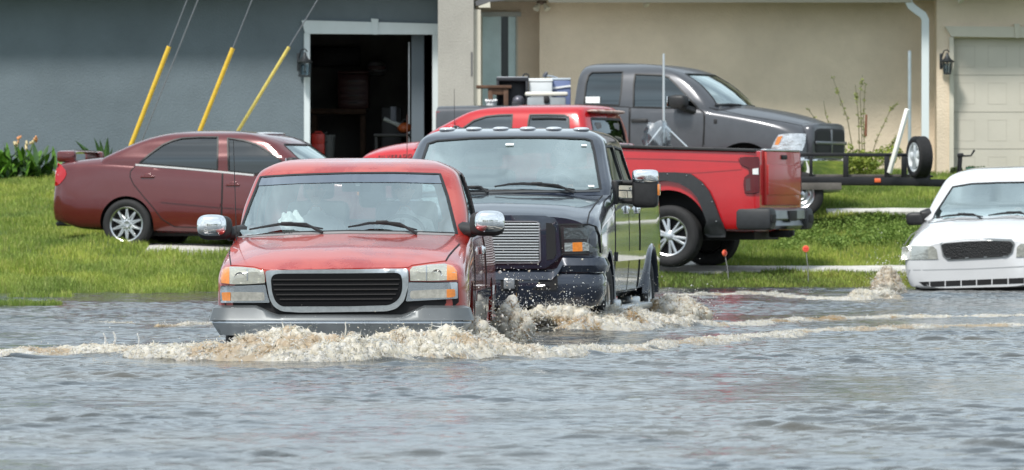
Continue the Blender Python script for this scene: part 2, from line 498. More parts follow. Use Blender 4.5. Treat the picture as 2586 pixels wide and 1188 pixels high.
# ---------------------------------------------------------------- sky: Nishita veiled by bright cloud
def build_sky():
    w = bpy.data.worlds.new('World'); scene.world = w; w.use_nodes = True
    nt = w.node_tree; N, L = nt.nodes, nt.links; bg = N['Background']
    sky = N.new('ShaderNodeTexSky'); sky.sky_type = 'NISHITA'; sky.sun_disc = False
    sky.sun_elevation = R(SUN_EL); sky.sun_rotation = math.atan2(SUN_DIR[0], SUN_DIR[1])
    sky.air_density = 1.2; sky.dust_density = 2.5
    tc = N.new('ShaderNodeTexCoord'); mp = N.new('ShaderNodeMapping'); mp.inputs['Scale'].default_value = (1.4, 1.4, 3.2)
    nz = N.new('ShaderNodeTexNoise'); nz.inputs['Scale'].default_value = 1.7; nz.inputs['Detail'].default_value = 7; nz.inputs['Roughness'].default_value = .55
    rp = N.new('ShaderNodeMapRange'); rp.inputs['From Min'].default_value = .38; rp.inputs['From Max'].default_value = .62
    rp.inputs['To Min'].default_value = .55; rp.inputs['To Max'].default_value = .97
    mx = N.new('ShaderNodeMix'); mx.data_type = 'RGBA'; mx.inputs['B'].default_value = (8.0, 9.3, 10.2, 1)
    n2 = N.new('ShaderNodeTexNoise'); n2.inputs['Scale'].default_value = 3.1; n2.inputs['Detail'].default_value = 6; n2.inputs['Distortion'].default_value = .4
    r2 = N.new('ShaderNodeMapRange'); r2.inputs['From Min'].default_value = .3; r2.inputs['From Max'].default_value = .7; r2.inputs['To Min'].default_value = .70; r2.inputs['To Max'].default_value = 1.22
    sc = N.new('ShaderNodeVectorMath'); sc.operation = 'SCALE'; sc.inputs[0].default_value = (8.0, 9.3, 10.2)
    L.new(mp.outputs[0], n2.inputs['Vector']); L.new(n2.outputs['Fac'], r2.inputs['Value']); L.new(r2.outputs[0], sc.inputs['Scale']); L.new(sc.outputs[0], mx.inputs['B'])
    L.new(tc.outputs['Generated'], mp.inputs['Vector']); L.new(mp.outputs[0], nz.inputs['Vector']); L.new(nz.outputs['Fac'], rp.inputs['Value'])
    L.new(rp.outputs[0], mx.inputs['Factor']); L.new(sky.outputs[0], mx.inputs['A']); L.new(mx.outputs['Result'], bg.inputs['Color'])
    bg.inputs['Strength'].default_value = .074
    sl = bpy.data.lights.new('sun', 'SUN'); sl.energy = 2.4; sl.angle = R(9); sl.color = (1, .965, .91)
    so = bpy.data.objects.new('sun', sl); COL.objects.link(so)
    e = R(SUN_EL); h = Vector((SUN_DIR[0], SUN_DIR[1], 0)).normalized()*math.cos(e); d = Vector((h.x, h.y, math.sin(e)))
    so.rotation_euler = d.to_track_quat('Z', 'Y').to_euler(); so.location = d*60
build_sky()

# ---------------------------------------------------------------- terrain
_L = np.array([(-60,-.5),(70,-.32),(73,-.14),(75,.05),(77,.24),(80.6,.58),(83,.76),(86,1.02),(90,1.36),(93,1.55),(95,1.62),(110,1.66),(900,1.7)])
_R = np.array([(-60,-.5),(74,-.32),(77,-.10),(78.6,.09),(80,.25),(81.2,.32),(83,.52),(85,.80),(87,1.05),(91,1.45),(95,1.68),(110,1.70),(900,1.72)])
def ground_z(X, Y):
    X, Y = np.asarray(X, float), np.asarray(Y, float)
    a = pchip(_L[:,0], _L[:,1], Y.ravel()).reshape(Y.shape); b = pchip(_R[:,0], _R[:,1], Y.ravel()).reshape(Y.shape)
    t = np.clip((X+3.2)/4.2, 0, 1); t = t*t*(3-2*t)
    wob = .018*np.sin(X*2.1+Y*.7)+.014*np.sin(X*4.7-Y*1.3+1)+.010*np.sin(X*9.1+Y*2.2)
    wob = wob*np.clip((Y-72)/4, 0, 1)*np.clip((96-Y)/3, 0, 1)
    wob = wob+np.clip((-X-2.5)/1.5, 0, 1)*np.clip((Y-73.5)/2, 0, 1)*np.clip((93-Y)/6, 0, 1)*(.045*np.sin(X*1.7+.6*np.sin(Y*1.3))+.04*np.sin(Y*2.1+X*.8)+.02*np.sin(X*5.3+Y*3.1))
    wob = wob+np.clip((Y-77.6)/.6, 0, 1)*np.clip((80-Y)/1, 0, 1)*.035*np.sin(X*2.6+np.sin(X*.9)*2)
    bank = .10*np.exp(-((X-5.4)/1.1)**2-((Y-84.2)/1.3)**2)
    return a*(1-t)+b*t+wob+bank
def gz(x, y): return float(ground_z(np.array([x]), np.array([y]))[0])
def grid_mesh(name, xs, ys, zf):
    X, Y = np.meshgrid(xs, ys); Z = zf(X, Y); V = np.stack([X, Y, Z], -1).reshape(-1, 3)
    nx, ny = len(xs), len(ys); i = np.arange(ny-1)[:, None]*nx+np.arange(nx-1)[None]; i = i.ravel()
    return fast_mesh(name, V, np.stack([i, i+1, i+nx+1, i+nx], 1), True)
gm, nt, bs = _nodes('soil_and_turf'); N, L = nt.nodes, nt.links
tc = N.new('ShaderNodeTexCoord'); n1 = N.new('ShaderNodeTexNoise'); n1.inputs['Scale'].default_value = 1.3; n1.inputs['Detail'].default_value = 9
n2 = N.new('ShaderNodeTexNoise'); n2.inputs['Scale'].default_value = 26; n2.inputs['Detail'].default_value = 6
cr = N.new('ShaderNodeValToRGB'); cr.color_ramp.elements[0].position = .35; cr.color_ramp.elements[0].color = (.035,.065,.012,1)
cr.color_ramp.elements[1].position = .68; cr.color_ramp.elements[1].color = (.10,.15,.032,1)
ma = N.new('ShaderNodeMath'); ma.operation = 'MULTIPLY_ADD'; ma.inputs[1].default_value = .5
L.new(tc.outputs['Object'], n1.inputs['Vector']); L.new(tc.outputs['Object'], n2.inputs['Vector']); L.new(n1.outputs['Fac'], ma.inputs[0])
mb = N.new('ShaderNodeMath'); mb.operation = 'MULTIPLY'; mb.inputs[1].default_value = .5; L.new(n2.outputs['Fac'], mb.inputs[0]); L.new(mb.outputs[0], ma.inputs[2])
L.new(ma.outputs[0], cr.inputs[0]); L.new(cr.outputs[0], bs.inputs['Base Color']); bs.inputs['Roughness'].default_value = .95
bp = N.new('ShaderNodeBump'); bp.inputs['Distance'].default_value = .05; L.new(n2.outputs['Fac'], bp.inputs['Height']); L.new(bp.outputs[0], bs.inputs['Normal'])
xs = np.concatenate([[-900,-300,-120,-60,-30,-18], np.arange(-12, 12.01, .12), [18,30,60,120,300,900]])
ys = np.concatenate([[-900,-200,-60,0,30,60], np.arange(70, 98.01, .12), [104,115,140,200,400,900]])
tag(link('ground', grid_mesh('ground', xs, ys, lambda X, Y: ground_z(X, Y)), gm), kind='structure')

M_CONC = mat('concrete', (.50,.485,.45), .85, vary=.22, scale=3.5, bump=.01, bscale=40)
def ribbon(name, x0, x1, ya, yb, th=.10, up=.035, m=M_CONC, n=80, skew=0.):
    V, Fs = [], []
    for i in range(n+1):
        x = x0+(x1-x0)*i/n
        for y in (ya+skew*(x-x0), yb+skew*(x-x0)):
            z = sum(gz(x+o, y) for o in (-1.5,-.9,-.3,.3,.9,1.5))/6+up; V += [Vector((x, y, z)), Vector((x, y, z-th))]
    for i in range(n):
        b, c = i*4, (i+1)*4
        Fs += [(b, c, c+2, b+2), (b+1, b+3, c+3, c+1), (b, b+1, c+1, c), (b+2, c+2, c+3, b+3)]
    Fs += [(0, 2, 3, 1), (n*4, n*4+1, n*4+3, n*4+2)]
    o = mk(name, fix_normals((V, Fs)), m, None, 40); return tag(o, kind='structure')
ribbon('sidewalk', PX(372,80.4), 40, 80.0, 81.15, up=.045)
ribbon('walkway', PX(2088,87), 30, 86.8, 87.3, up=.06)
# driveway of the grey house climbing from the street to the garage
def drive():
    V, Fs = [], []; ysd = np.arange(81.2, 94.7, .3); k = len(ysd)
    for y in ysd:
        for x in np.linspace(-3.0, 2.6, 15): V.append(Vector((x, y, gz(x, y)+.03)))
    for i in range(k-1):
        for j in range(14): Fs.append((i*15+j, i*15+j+1, (i+1)*15+j+1, (i+1)*15+j))
    return V, Fs
tag(mk('driveway', drive(), M_CONC, None, 60), kind='structure')

# ---------------------------------------------------------------- grass
def water_level(Y):
    t = np.clip((np.asarray(Y, float)-62)/18, 0, 1); return .105*t*t*(3-2*t)
def blades(n, xr, yr, hmin, hmax, wid, c0, c1, c2, keep=None, lean=.5, clump=True):
    X = rng.uniform(xr[0], xr[1], n); Y = rng.uniform(yr[0], yr[1], n)
    nz = np.sin(X*1.9+1.3*np.sin(Y*1.1))*np.cos(Y*1.4+X*.6)*.5+.5*np.sin(X*6.1+2*np.sin(Y*3.7))*np.sin(Y*5.3+X)
    if keep is not None:
        k = keep(X, Y, nz); X, Y, nz = X[k], Y[k], nz[k]
    n = len(X); Z = ground_z(X, Y)
    h = rng.uniform(hmin, hmax, n)*(1+.45*nz*clump); a = rng.uniform(0, 2*math.pi, n); l = rng.uniform(.05, lean, n)*h
    b = rng.uniform(0, 2*math.pi, n); dx, dy = np.cos(a)*wid/2, np.sin(a)*wid/2*.6
    w = rng.uniform(.6, 1.3, n)
    A = np.stack([X-dx*w, Y-dy*w, Z-.02], 1); B = np.stack([X+dx*w, Y+dy*w, Z-.02], 1)
    Cm = np.stack([X+np.cos(b)*l*.4+dx*w*.6, Y+np.sin(b)*l*.4, Z+h*.62], 1); Dm = np.stack([X+np.cos(b)*l*.4-dx*w*.6, Y+np.sin(b)*l*.4, Z+h*.62], 1)
    T = np.stack([X+np.cos(b)*l, Y+np.sin(b)*l, Z+h*(1-.25*l/h)], 1)
    V = np.stack([A, B, Cm, Dm, T], 1).reshape(-1, 3); i = np.arange(n)*5
    F3 = np.concatenate([np.stack([i, i+1, i+2], 1), np.stack([i, i+2, i+3], 1), np.stack([i+3, i+2, i+4], 1)])
    t = rng.uniform(0, 1, n)[:, None]; u = np.clip(nz*.5+.5+rng.normal(0, .22, n), 0, 1)[:, None]
    c = (np.array(c0)*(1-u)+np.array(c1)*u)*(1-.35*(t > .86))+np.array(c2)*.35*(t > .86)
    pt = np.sin(X*1.15+1.7*np.sin(Y*.8+1))*np.sin(Y*1.05+.9*np.sin(X*1.3))+.6*np.sin(X*3.1+Y*1.9+np.sin(Y*2.7)*1.5)*np.sin(Y*2.3-X*1.2)
    c = c*rng.uniform(.75, 1.25, n)[:, None]*(1+.24*pt)[:, None]*np.stack([1+.10*pt, np.ones(n), 1-.05*pt], 1)
    return V, F3, np.repeat(c, 5, 0)
def on_lawn(X, Y, nz):
    z = ground_z(X, Y)
    k = z > np.where(Y < 82, .02+.03*np.sin(X*3)+.02*np.sin(X*11), -1)
    k &= ~((X > PX(372,80.4)) & (Y > 79.98) & (Y < 81.17)) & ~((X > PX(2088,87)) & (Y > 86.75) & (Y < 87.32))
    k &= ~((X > -3) & (X < 2.6) & (Y > 81.1))
    return k
def merge(parts):
    V, Fc, Cc, b = [], [], [], 0
    for v, f, c in parts: V.append(v); Fc.append(f+b); Cc.append(c); b += len(v)
    return np.concatenate(V), np.concatenate(Fc), np.concatenate(Cc)
G0, G1, G2 = (.125,.195,.028), (.30,.375,.075), (.50,.44,.19)
def wet_tufts(n, xr, yr):
    V, F3, Cc = blades(n, xr, yr, .04, .10, .016, G0, G1, G2, None); V[:, 2] += np.repeat(water_level(V[::5, 1])-ground_z(V[::5, 0], V[::5, 1]), 5)-.01
    return V, F3, Cc
parts = [wet_tufts(1500, (PX(-60,68.5), PX(150,68.5)), (68.2, 68.9)), wet_tufts(500, (PX(20,72.5), PX(180,72.5)), (72.3, 73.2)), blades(150000, (-8.6, -2.2), (74.5, 94.8), .05, .12, .016, G0, G1, G2, on_lawn),
         blades(150000, (1.5, 8.8), (78.3, 94.8), .04, .11, .016, G0, G1, G2, on_lawn),
         blades(26000, (-16, -8.6), (74.5, 94.8), .05, .12, .022, G0, G1, G2, on_lawn), blades(26000, (8.8, 16), (78.3, 94.8), .05, .11, .022, G0, G1, G2, on_lawn),
         blades(30000, (-9, -3), (74.6, 78), .08, .17, .016, G0, G1, G2, on_lawn),
         blades(22000, (1.5, 9), (78.3, 80), .03, .08, .016, (.07,.095,.02), (.14,.15,.04), (.28,.22,.09), on_lawn)]
lawn_mat = attr_mat('grass_blades', .55, .35)
g = link('grass', fast_mesh('grass', *merge(parts)[:2], False, merge(parts)[2]), lawn_mat); tag(g, 'sunlit green lawn sloping up from the flood water to the houses', 'grass', kind='stuff')
# low broad-leaved weeds on the bank right of the red crew-cab pickup
def leaves(n, ctr, ext, s, c0, c1, keep=None, flat=.5):
    Pn = rng.normal(0, 1, (n, 3)); Pn /= np.maximum(np.linalg.norm(Pn, axis=1), 1e-6)[:, None]; Pn *= rng.uniform(.3, 1, n)[:, None]**.6
    Pn = Pn*np.array(ext)+np.array(ctr)
    a = rng.normal(0, 1, (n, 3)); a /= np.linalg.norm(a, axis=1)[:, None]; b = np.cross(a, rng.normal(0, 1, (n, 3))); b /= np.linalg.norm(b, axis=1)[:, None]
    sz = rng.uniform(.5, 1.2, n)[:, None]*s
    V = np.stack([Pn-a*sz, Pn+b*sz*flat, Pn+a*sz, Pn-b*sz*flat], 1).reshape(-1, 3); i = np.arange(n)*4
    t = rng.uniform(0, 1, n)[:, None]; c = np.array(c0)*(1-t)+np.array(c1)*t
    F3 = np.concatenate([np.stack([i, i+1, i+2], 1), np.stack([i, i+2, i+3], 1)])
    return V, F3, np.repeat(c, 4, 0)
pw = []
for k in range(70):
    x = rng.uniform(PX(1950,84), PX(2330,84)); y = rng.uniform(83.0, 85.6); hh = .14*(1-.5*abs((y-84.3)/1.4))*rng.uniform(.7, 1.3)
    pw.append(leaves(260, (x, y, gz(x, y)+hh*.6), (.26, .26, hh), .026, (.11,.19,.034), (.27,.37,.085)))
v, f, c = merge(pw)
tag(link('weeds', fast_mesh('weeds', v, f, False, c), lawn_mat), 'dense dark green weeds on the bank between the red crew-cab pickup and the white sedan', 'weeds', kind='stuff')

# ---------------------------------------------------------------- flood water
WAMP = .0030
WV = []
for k in range(90):
    lam = math.exp(rng.uniform(math.log(.12), math.log(.65))); th = rng.normal(R(84), R(27))
    WV.append((2*math.pi/lam*math.cos(th), 2*math.pi/lam*math.sin(th), rng.uniform(0, 6.28), WAMP*lam**.75*rng.uniform(.5, 1.2)))
def fbm1(x, seed, f=1.):
    r = np.random.default_rng(seed); s = np.zeros_like(np.asarray(x, float))
    for k in range(7): s = s+np.sin(x*f*1.9**k+r.uniform(0, 6.28))*.55**k
    return s/2.2
def path_xy(pix, zw=0.):
    out = []
    for px, py in pix:
        d = 66.
        for _ in range(12): d = PF*(EYE-float(water_level(d)))/(py-PHY)
        out.append((PX(px, d), d))
    return np.array(out)
RED_WAVE = [(-520,897,893),(-400,899,890),(-260,901,878),(-150,903,874),(0,905,868),(150,903,866),(300,908,862),(420,912,850),(520,915,838),(620,916,824),(720,917,822),(820,918,828),(900,918,834),(1000,917,838),(1080,914,836),(1150,912,818),(1210,909,808),(1260,908,828),(1320,906,850),(1400,905,862),(1500,900,868),(1600,893,867),(1700,882,860),(1800,872,850),(1900,862,843),(2000,852,837),(2100,842,830),(2200,836,826),(2350,830,822),(2500,826,820),(2720,823,818)]
BLUE_WAVE = [(1340,834,822),(1400,838,812),(1450,839,790),(1480,839,768),(1520,838,752),(1570,837,768),(1620,836,776),(1680,833,765),(1740,829,778),(1800,827,802),(1880,824,808),(1960,820,808),(2060,812,801),(2200,806,798),(2350,803,798),(2600,801,797)]
WHITE_WAVE = [(2040,757,751),(2090,758,748),(2150,759,740),(2200,759,734),(2228,758,722),(2255,758,722),(2285,756,740)]
def ridge_bump(X, Y):
    z = np.zeros_like(X)
    for wv, amp, wid in ((RED_WAVE, .35, .75), (BLUE_WAVE, .35, .7)):
        q = path_xy([(a, b) for a, b, c in wv]); hh = np.array([max(.02, (b-c)*y/PF) for (a, b, c), (x, y) in zip(wv, q)])
        o = np.argsort(q[:, 0]); yc = np.interp(X, q[o, 0], q[o, 1]); hc = np.interp(X, q[o, 0], hh[o])
        dd = Y-yc-.35
        z += amp*np.minimum(hc, .16)*np.exp(-(dd/wid)**2)*(dd < 0)*1.0*np.exp(-(dd/(wid*.45))**2)+amp*np.minimum(hc, .16)*.55*np.exp(-(dd/wid)**2)*(dd >= 0)
        z += .028*np.exp(-((dd-1.6)/.5)**2)*np.clip(hc/.1, 0, 1)+.02*np.exp(-((dd-2.9)/.5)**2)*np.clip(hc/.1, 0, 1)
    z += .05*np.exp(-((X-PX(2360,72.5))/.5)**2-((Y-72.6)/.7)**2)
    return z
def water_z(X, Y):
    z = water_level(Y); amp = np.clip(.78+.42*np.sin(X*.31+1.1*np.sin(Y*.21))*np.sin(Y*.27+.6)+.32*np.sin(X*.9+Y*.55+np.sin(Y*.9))+.22*np.sin(X*1.7-Y*.8), .22, 1.5)
    s = np.zeros_like(X)
    for kx, ky, ph, a in WV: s += a*np.sin(kx*X+ky*Y+ph+.35*np.sin(.7*ky*X*.3+ph*2))
    s = s+.9*np.maximum(s, 0)**2/.02*.25
    calm = np.clip(1.15-(Y-30)/90, .5, 1.2)
    return z+s*amp*calm+ridge_bump(X, Y)
xs = np.concatenate([[-600,-200,-80,-40,-22,-14], np.arange(-8.6, 8.61, .026), [14,22,40,80,200,600]])
ys = np.concatenate([[-600,-100,-20,5,14], np.arange(18.5, 82.5, .036), [84.]])
wm, nt, bs = _nodes('flood_water'); N, L = nt.nodes, nt.links
bs.inputs['Base Color'].default_value = (.050,.058,.062,1); bs.inputs['Roughness'].default_value = .05; bs.inputs['IOR'].default_value = 1.34
bs.inputs['Specular IOR Level'].default_value = .62
tc = N.new('ShaderNodeTexCoord'); mp = N.new('ShaderNodeMapping'); mp.inputs['Scale'].default_value = (9., 15., 1.)
n1 = N.new('ShaderNodeTexNoise'); n1.inputs['Scale'].default_value = 1.; n1.inputs['Detail'].default_value = 5; n1.inputs['Distortion'].default_value = .6
L.new(tc.outputs['Object'], mp.inputs[0]); L.new(mp.outputs[0], n1.inputs['Vector'])
n3 = N.new('ShaderNodeTexNoise'); n3.inputs['Scale'].default_value = .45; n3.inputs['Detail'].default_value = 6
L.new(tc.outputs['Object'], n3.inputs['Vector']); mw = N.new('ShaderNodeMix'); mw.data_type = 'RGBA'; mw.inputs['A'].default_value = (.036,.044,.050,1); mw.inputs['B'].default_value = (.070,.066,.055,1)
rw = N.new('ShaderNodeMapRange'); rw.inputs['From Min'].default_value = .42; rw.inputs['From Max'].default_value = .66
L.new(n3.outputs['Fac'], rw.inputs['Value']); L.new(rw.outputs[0], mw.inputs['Factor']); L.new(mw.outputs['Result'], bs.inputs['Base Color'])
bp = N.new('ShaderNodeBump'); bp.inputs['Distance'].default_value = .008; bp.inputs['Strength'].default_value = 1.
L.new(n1.outputs['Fac'], bp.inputs['Height']); L.new(bp.outputs[0], bs.inputs['Normal'])
tag(link('flood_water', grid_mesh('flood_water', xs, ys, water_z), wm), kind='structure')

# ---------------------------------------------------------------- foam
def hashn(ix, iy, iz):
    h = (ix.astype(np.int64)*374761393+iy.astype(np.int64)*668265263+iz.astype(np.int64)*2147483647) & 0x7fffffff
    h = (h ^ (h >> 13))*1274126177 & 0x7fffffff; return ((h ^ (h >> 16)) & 0xffff)/65535.
def vnoise(Pn):
    i = np.floor(Pn).astype(np.int64); f = Pn-i; f = f*f*(3-2*f); r = 0
    for dx in (0, 1):
        for dy in (0, 1):
            for dz in (0, 1):
                w = (f[:, 0] if dx else 1-f[:, 0])*(f[:, 1] if dy else 1-f[:, 1])*(f[:, 2] if dz else 1-f[:, 2])
                r = r+w*hashn(i[:, 0]+dx, i[:, 1]+dy, i[:, 2]+dz)
    return r
def fbm(Pn, o=5, g=.55):
    s, a, t = 0, 1., 0
    for k in range(o): s = s+a*vnoise(Pn*2.07**k+k*17.3); t += a; a *= g
    return s/t
CREAM, WHITE, BROWN, MUD = np.array((.96,.91,.79)), np.array((.985,.98,.96)), np.array((.56,.37,.16)), np.array((.30,.23,.15))
def foam_col(n, brown, hi):
    a = rng.uniform(0, 1, n)[:, None]
    c = np.where(a < .55, WHITE, CREAM)*rng.uniform(.85, 1.05, n)[:, None]
    b = np.clip(brown+rng.normal(0, .12, n), 0, 1)[:, None]
    return c*(1-b)+(BROWN*(1-hi)+CREAM*hi*.8)*b
_ICO = None
def blobs(Pn, r, cols, stretch=None):
    "little ragged lumps: jittered octahedra"
    n = len(Pn); base = np.array([(1,0,0),(-1,0,0),(0,1,0),(0,-1,0),(0,0,1),(0,0,-1)], float)
    fc = np.array([(0,2,4),(2,1,4),(1,3,4),(3,0,4),(2,0,5),(1,2,5),(3,1,5),(0,3,5)])
    q = rng.normal(0, 1, (n, 3, 3)); u, _, vt = np.linalg.svd(q); Rm = u @ vt
    B = np.einsum('nij,kj->nki', Rm, base)*rng.uniform(.55, 1.3, (n, 6))[..., None]*np.asarray(r)[:, None, None]
    if stretch is not None: B = B*stretch[:, None, :]
    V = (Pn[:, None]+B).reshape(-1, 3); Fc = (fc[None]+np.arange(n)[:, None, None]*6).reshape(-1, 3)
    return V, Fc, np.repeat(cols, 6, 0)
def froth(v, t, seed, amp):
    "ragged froth: ridged noise pushed out along the normals"
    e1, e2 = v[t[:, 1]]-v[t[:, 0]], v[t[:, 2]]-v[t[:, 0]]; fn = np.cross(e1, e2); n = np.zeros_like(v)
    for c in range(3): np.add.at(n, t[:, c], fn)
    n /= np.maximum(np.linalg.norm(n, axis=1), 1e-9)[:, None]
    sw = np.stack([fbm(v*7+seed, 2), fbm(v*7+seed+31, 2), fbm(v*7+seed+67, 2)], 1)*.12
    r1 = 1-np.abs(fbm((v+sw)*np.array((22, 20, 9.))+seed, 3)-.5)*4; r2 = 1-np.abs(fbm((v+sw)*np.array((52, 48, 19.))+seed*2, 2)-.5)*4
    return v+n*(amp*(np.clip(r1, -.6, 1)*.70+np.clip(r2, -.6, 1)*.36))[:, None]
def foam_paint(Pn, seed, brown, lift=None):
    nb = fbm(np.stack([Pn[:,0]*3.0, Pn[:,1]*3.0, Pn[:,2]*6+seed*2], 1), 4); n3 = fbm(np.stack([Pn[:,0]*40, Pn[:,1]*40, Pn[:,2]*40+seed], 1), 3); n2 = fbm(np.stack([Pn[:,0]*12, Pn[:,1]*12, Pn[:,2]*16+seed], 1), 3)
    b = np.clip((nb-.535)*11+(n2-.5)*2.4, 0, 1)*brown; b = np.clip(b, 0, .95)[:, None]
    w = np.clip((n3-.40)*3+(n2-.5)*1.5, 0, 1)[:, None]
    return (CREAM*(1-w)+WHITE*w)*(1-b)+BROWN*b
def threads(P0, vel, r, cols, g=9.8, n=7, wig=.004):
    "thin thrown strands: little ballistic arcs with a three sided section"
    k = len(P0); t = np.linspace(0, 1, n); T = np.linalg.norm(vel, axis=1)*0+rng.uniform(.03, .075, k)
    tt = t[None]*T[:, None]
    C = P0[:, None]+vel[:, None]*tt[..., None]; C[..., 2] -= .5*g*tt**2
    C += np.cumsum(rng.normal(0, wig, (k, n, 3)), 1)*.6
    rr = np.asarray(r)[:, None]*(1-.55*t)[None]*rng.uniform(.6, 1.4, (k, n))
    off = np.array([(1,0,.4),(-.6,-.8,.3),(-.5,.3,-.9)])
    V = C[:, :, None]+off[None, None]*rr[..., None, None]
    base = (np.arange(k)[:, None]*n+np.arange(n-1)[None]).ravel()*3; F3 = []
    for j in range(3):
        a, b2 = base+j, base+(j+1) % 3; F3 += [np.stack([a, b2, b2+3], 1), np.stack([a, b2+3, a+3], 1)]
    return V.reshape(-1, 3), np.concatenate(F3), np.repeat(cols, n*3, 0)
def foam_wave(path, depth=.85, step=.012, nv=72, seed=3, fingers=260, brownness=.55, drops=700, spray=.5, strands=420):
    q = path_xy([(a, b) for a, b, c in path]); hh = np.array([max(.015, HSC*(b-c)*y/PF) for (a, b, c), (x, y) in zip(path, q)])
    s = np.concatenate([[0], np.cumsum(np.linalg.norm(np.diff(q, axis=0), axis=1))]); m = max(8, int(s[-1]/step))
    u = np.linspace(0, s[-1], m); x = pchip(s, q[:, 0], u); y = pchip(s, q[:, 1], u); h = pchip(s, hh, u)
    tx, ty = np.gradient(x), np.gradient(y); ln = np.hypot(tx, ty); nx, ny = -ty/ln, tx/ln; sgn = np.sign(ny); nx, ny = nx*sgn, ny*sgn
    toe = fbm1(u*2.3, seed)*.09+fbm1(u*9, seed+1)*.035
    x = x+nx*toe; y = y+ny*toe
    v = np.linspace(0, 1, nv); lump = 1+.26*fbm1(u*3.1, seed+2)+.16*fbm1(u*11, seed+4)
    dep = depth*np.clip(h/.16, .35, 1.25)
    shp = np.sin(np.clip(v/.62, 0, 1)*math.pi/2)**.8*np.where(v < .62, 1, np.clip(np.cos((v-.62)/.38*math.pi/2), 0, 1)**.9)
    X = x[:, None]+nx[:, None]*dep[:, None]*v; Y = y[:, None]+ny[:, None]*dep[:, None]*v; Z = h[:, None]*lump[:, None]*shp*.86
    Pn = np.stack([X, Y, Z], -1).reshape(-1, 3)
    n1 = fbm(np.stack([Pn[:,0]*4.2, Pn[:,1]*4.2, Pn[:,2]*6.5+seed], 1), 5); n2 = np.abs(fbm(np.stack([Pn[:,0]*13, Pn[:,1]*13, Pn[:,2]*17+seed*3.], 1), 4)-.5)*2
    sharp = np.tile(np.clip(np.sin(v*math.pi)*1.6, 0, 1), m); edge = np.repeat(np.clip(h/.16, .25, 1.2), nv)*sharp
    amp = edge*((n1-.5)*.24+(.22-n2)*.12)
    lev = water_level(Pn[:, 1]); Pn[:, 2] = np.maximum(Pn[:, 2]+amp*.9, -.02)+lev; Pn[:, 1] -= amp
    i = (np.arange(m-1)[:, None]*nv+np.arange(nv-1)[None]).ravel(); tri = np.concatenate([np.stack([i, i+nv, i+nv+1], 1), np.stack([i, i+nv+1, i+1], 1)])
    Q = froth(Pn, tri, seed, .028); Pn = Pn+(Q-Pn)*np.clip(edge*1.4, 0, 1)[:, None]
    C = foam_paint(Pn, seed, brownness); back = np.tile(np.clip((v-.70)/.3, 0, 1), m)[:, None]; C = C*(1-back*.75)+MUD*back*.75
    parts = [(Pn, tri, C)]
    nb = int(s[-1]*strands); w = np.repeat(np.clip(h/.1, .1, 1.6), nv)*np.tile(np.where(v < .68, 1, .12), m)*np.clip((n1-.38)*5, .06, 1); w /= w.sum()
    k = rng.choice(len(Pn), nb, p=w); sc = np.clip(np.repeat(h, nv)[k]/.14, .35, 1.25)[:, None]
    vel = np.stack([rng.normal(0, .42, nb), rng.normal(-.15, .2, nb), rng.normal(.12, .26, nb)], 1)*sc
    dk = rng.uniform(0, 1, nb)[:, None]; col = np.where(dk < .70, WHITE, CREAM if True else np.where(dk < .93, CREAM, BROWN))*rng.uniform(.85, 1, nb)[:, None]
    parts.append(threads(Pn[k]+np.array((0, -.008, .004)), vel, rng.gamma(2.5, .0010, nb)*np.clip(sc[:, 0], .6, 1.1)+.001, col, wig=.0055))
    ns = int(s[-1]*70); k = rng.choice(len(Pn), ns, p=(lambda q: q/q.sum())(np.repeat(np.clip(h/.12, .05, 1.5)**1.5, nv)*np.tile((v > .22)*(v < .66), m)*np.clip((n1-.42)*5, .03, 1)))
    vel = np.stack([rng.normal(0, .30, ns), rng.normal(-.2, .2, ns), rng.gamma(2.2, .20, ns)], 1)*np.clip(np.repeat(h, nv)[k]/.14, .35, 1.25)[:, None]
    parts.append(threads(Pn[k]-np.array((0, 0, .012)), vel, rng.gamma(3, .0017, ns)+.0015, np.tile(WHITE*.6+CREAM*.4, (ns, 1)), wig=.005))
    top = np.repeat(h, nv); w2 = (np.clip(top-.05, 0, 1)**1.4+1e-5)*np.tile((v > .25)*(v < .7), m); w2 = w2/w2.sum()
    k = rng.choice(len(Pn), fingers, p=w2); th = np.clip(top[k]/.16, .3, 1.2)[:, None]
    vel = np.stack([rng.normal(0, .6, fingers), rng.normal(-.3, .4, fingers), rng.gamma(2.5, .30, fingers)*spray*2], 1)*th
    parts.append(threads(Pn[k]-np.array((0, 0, .02)), vel, rng.uniform(.003, .0075, fingers), np.tile(WHITE*.5+CREAM*.5, (fingers, 1)), n=9, wig=.009))
    k = rng.choice(len(Pn), drops, p=w2)
    pd = Pn[k]+np.stack([rng.normal(0, .06, drops), rng.normal(-.05, .1, drops), rng.gamma(1.2, .034, drops)*spray*2], 1)
    parts.append(blobs(pd, rng.gamma(2, .0010, drops)+.0010, foam_col(drops, np.zeros(drops), .5)))
    return parts
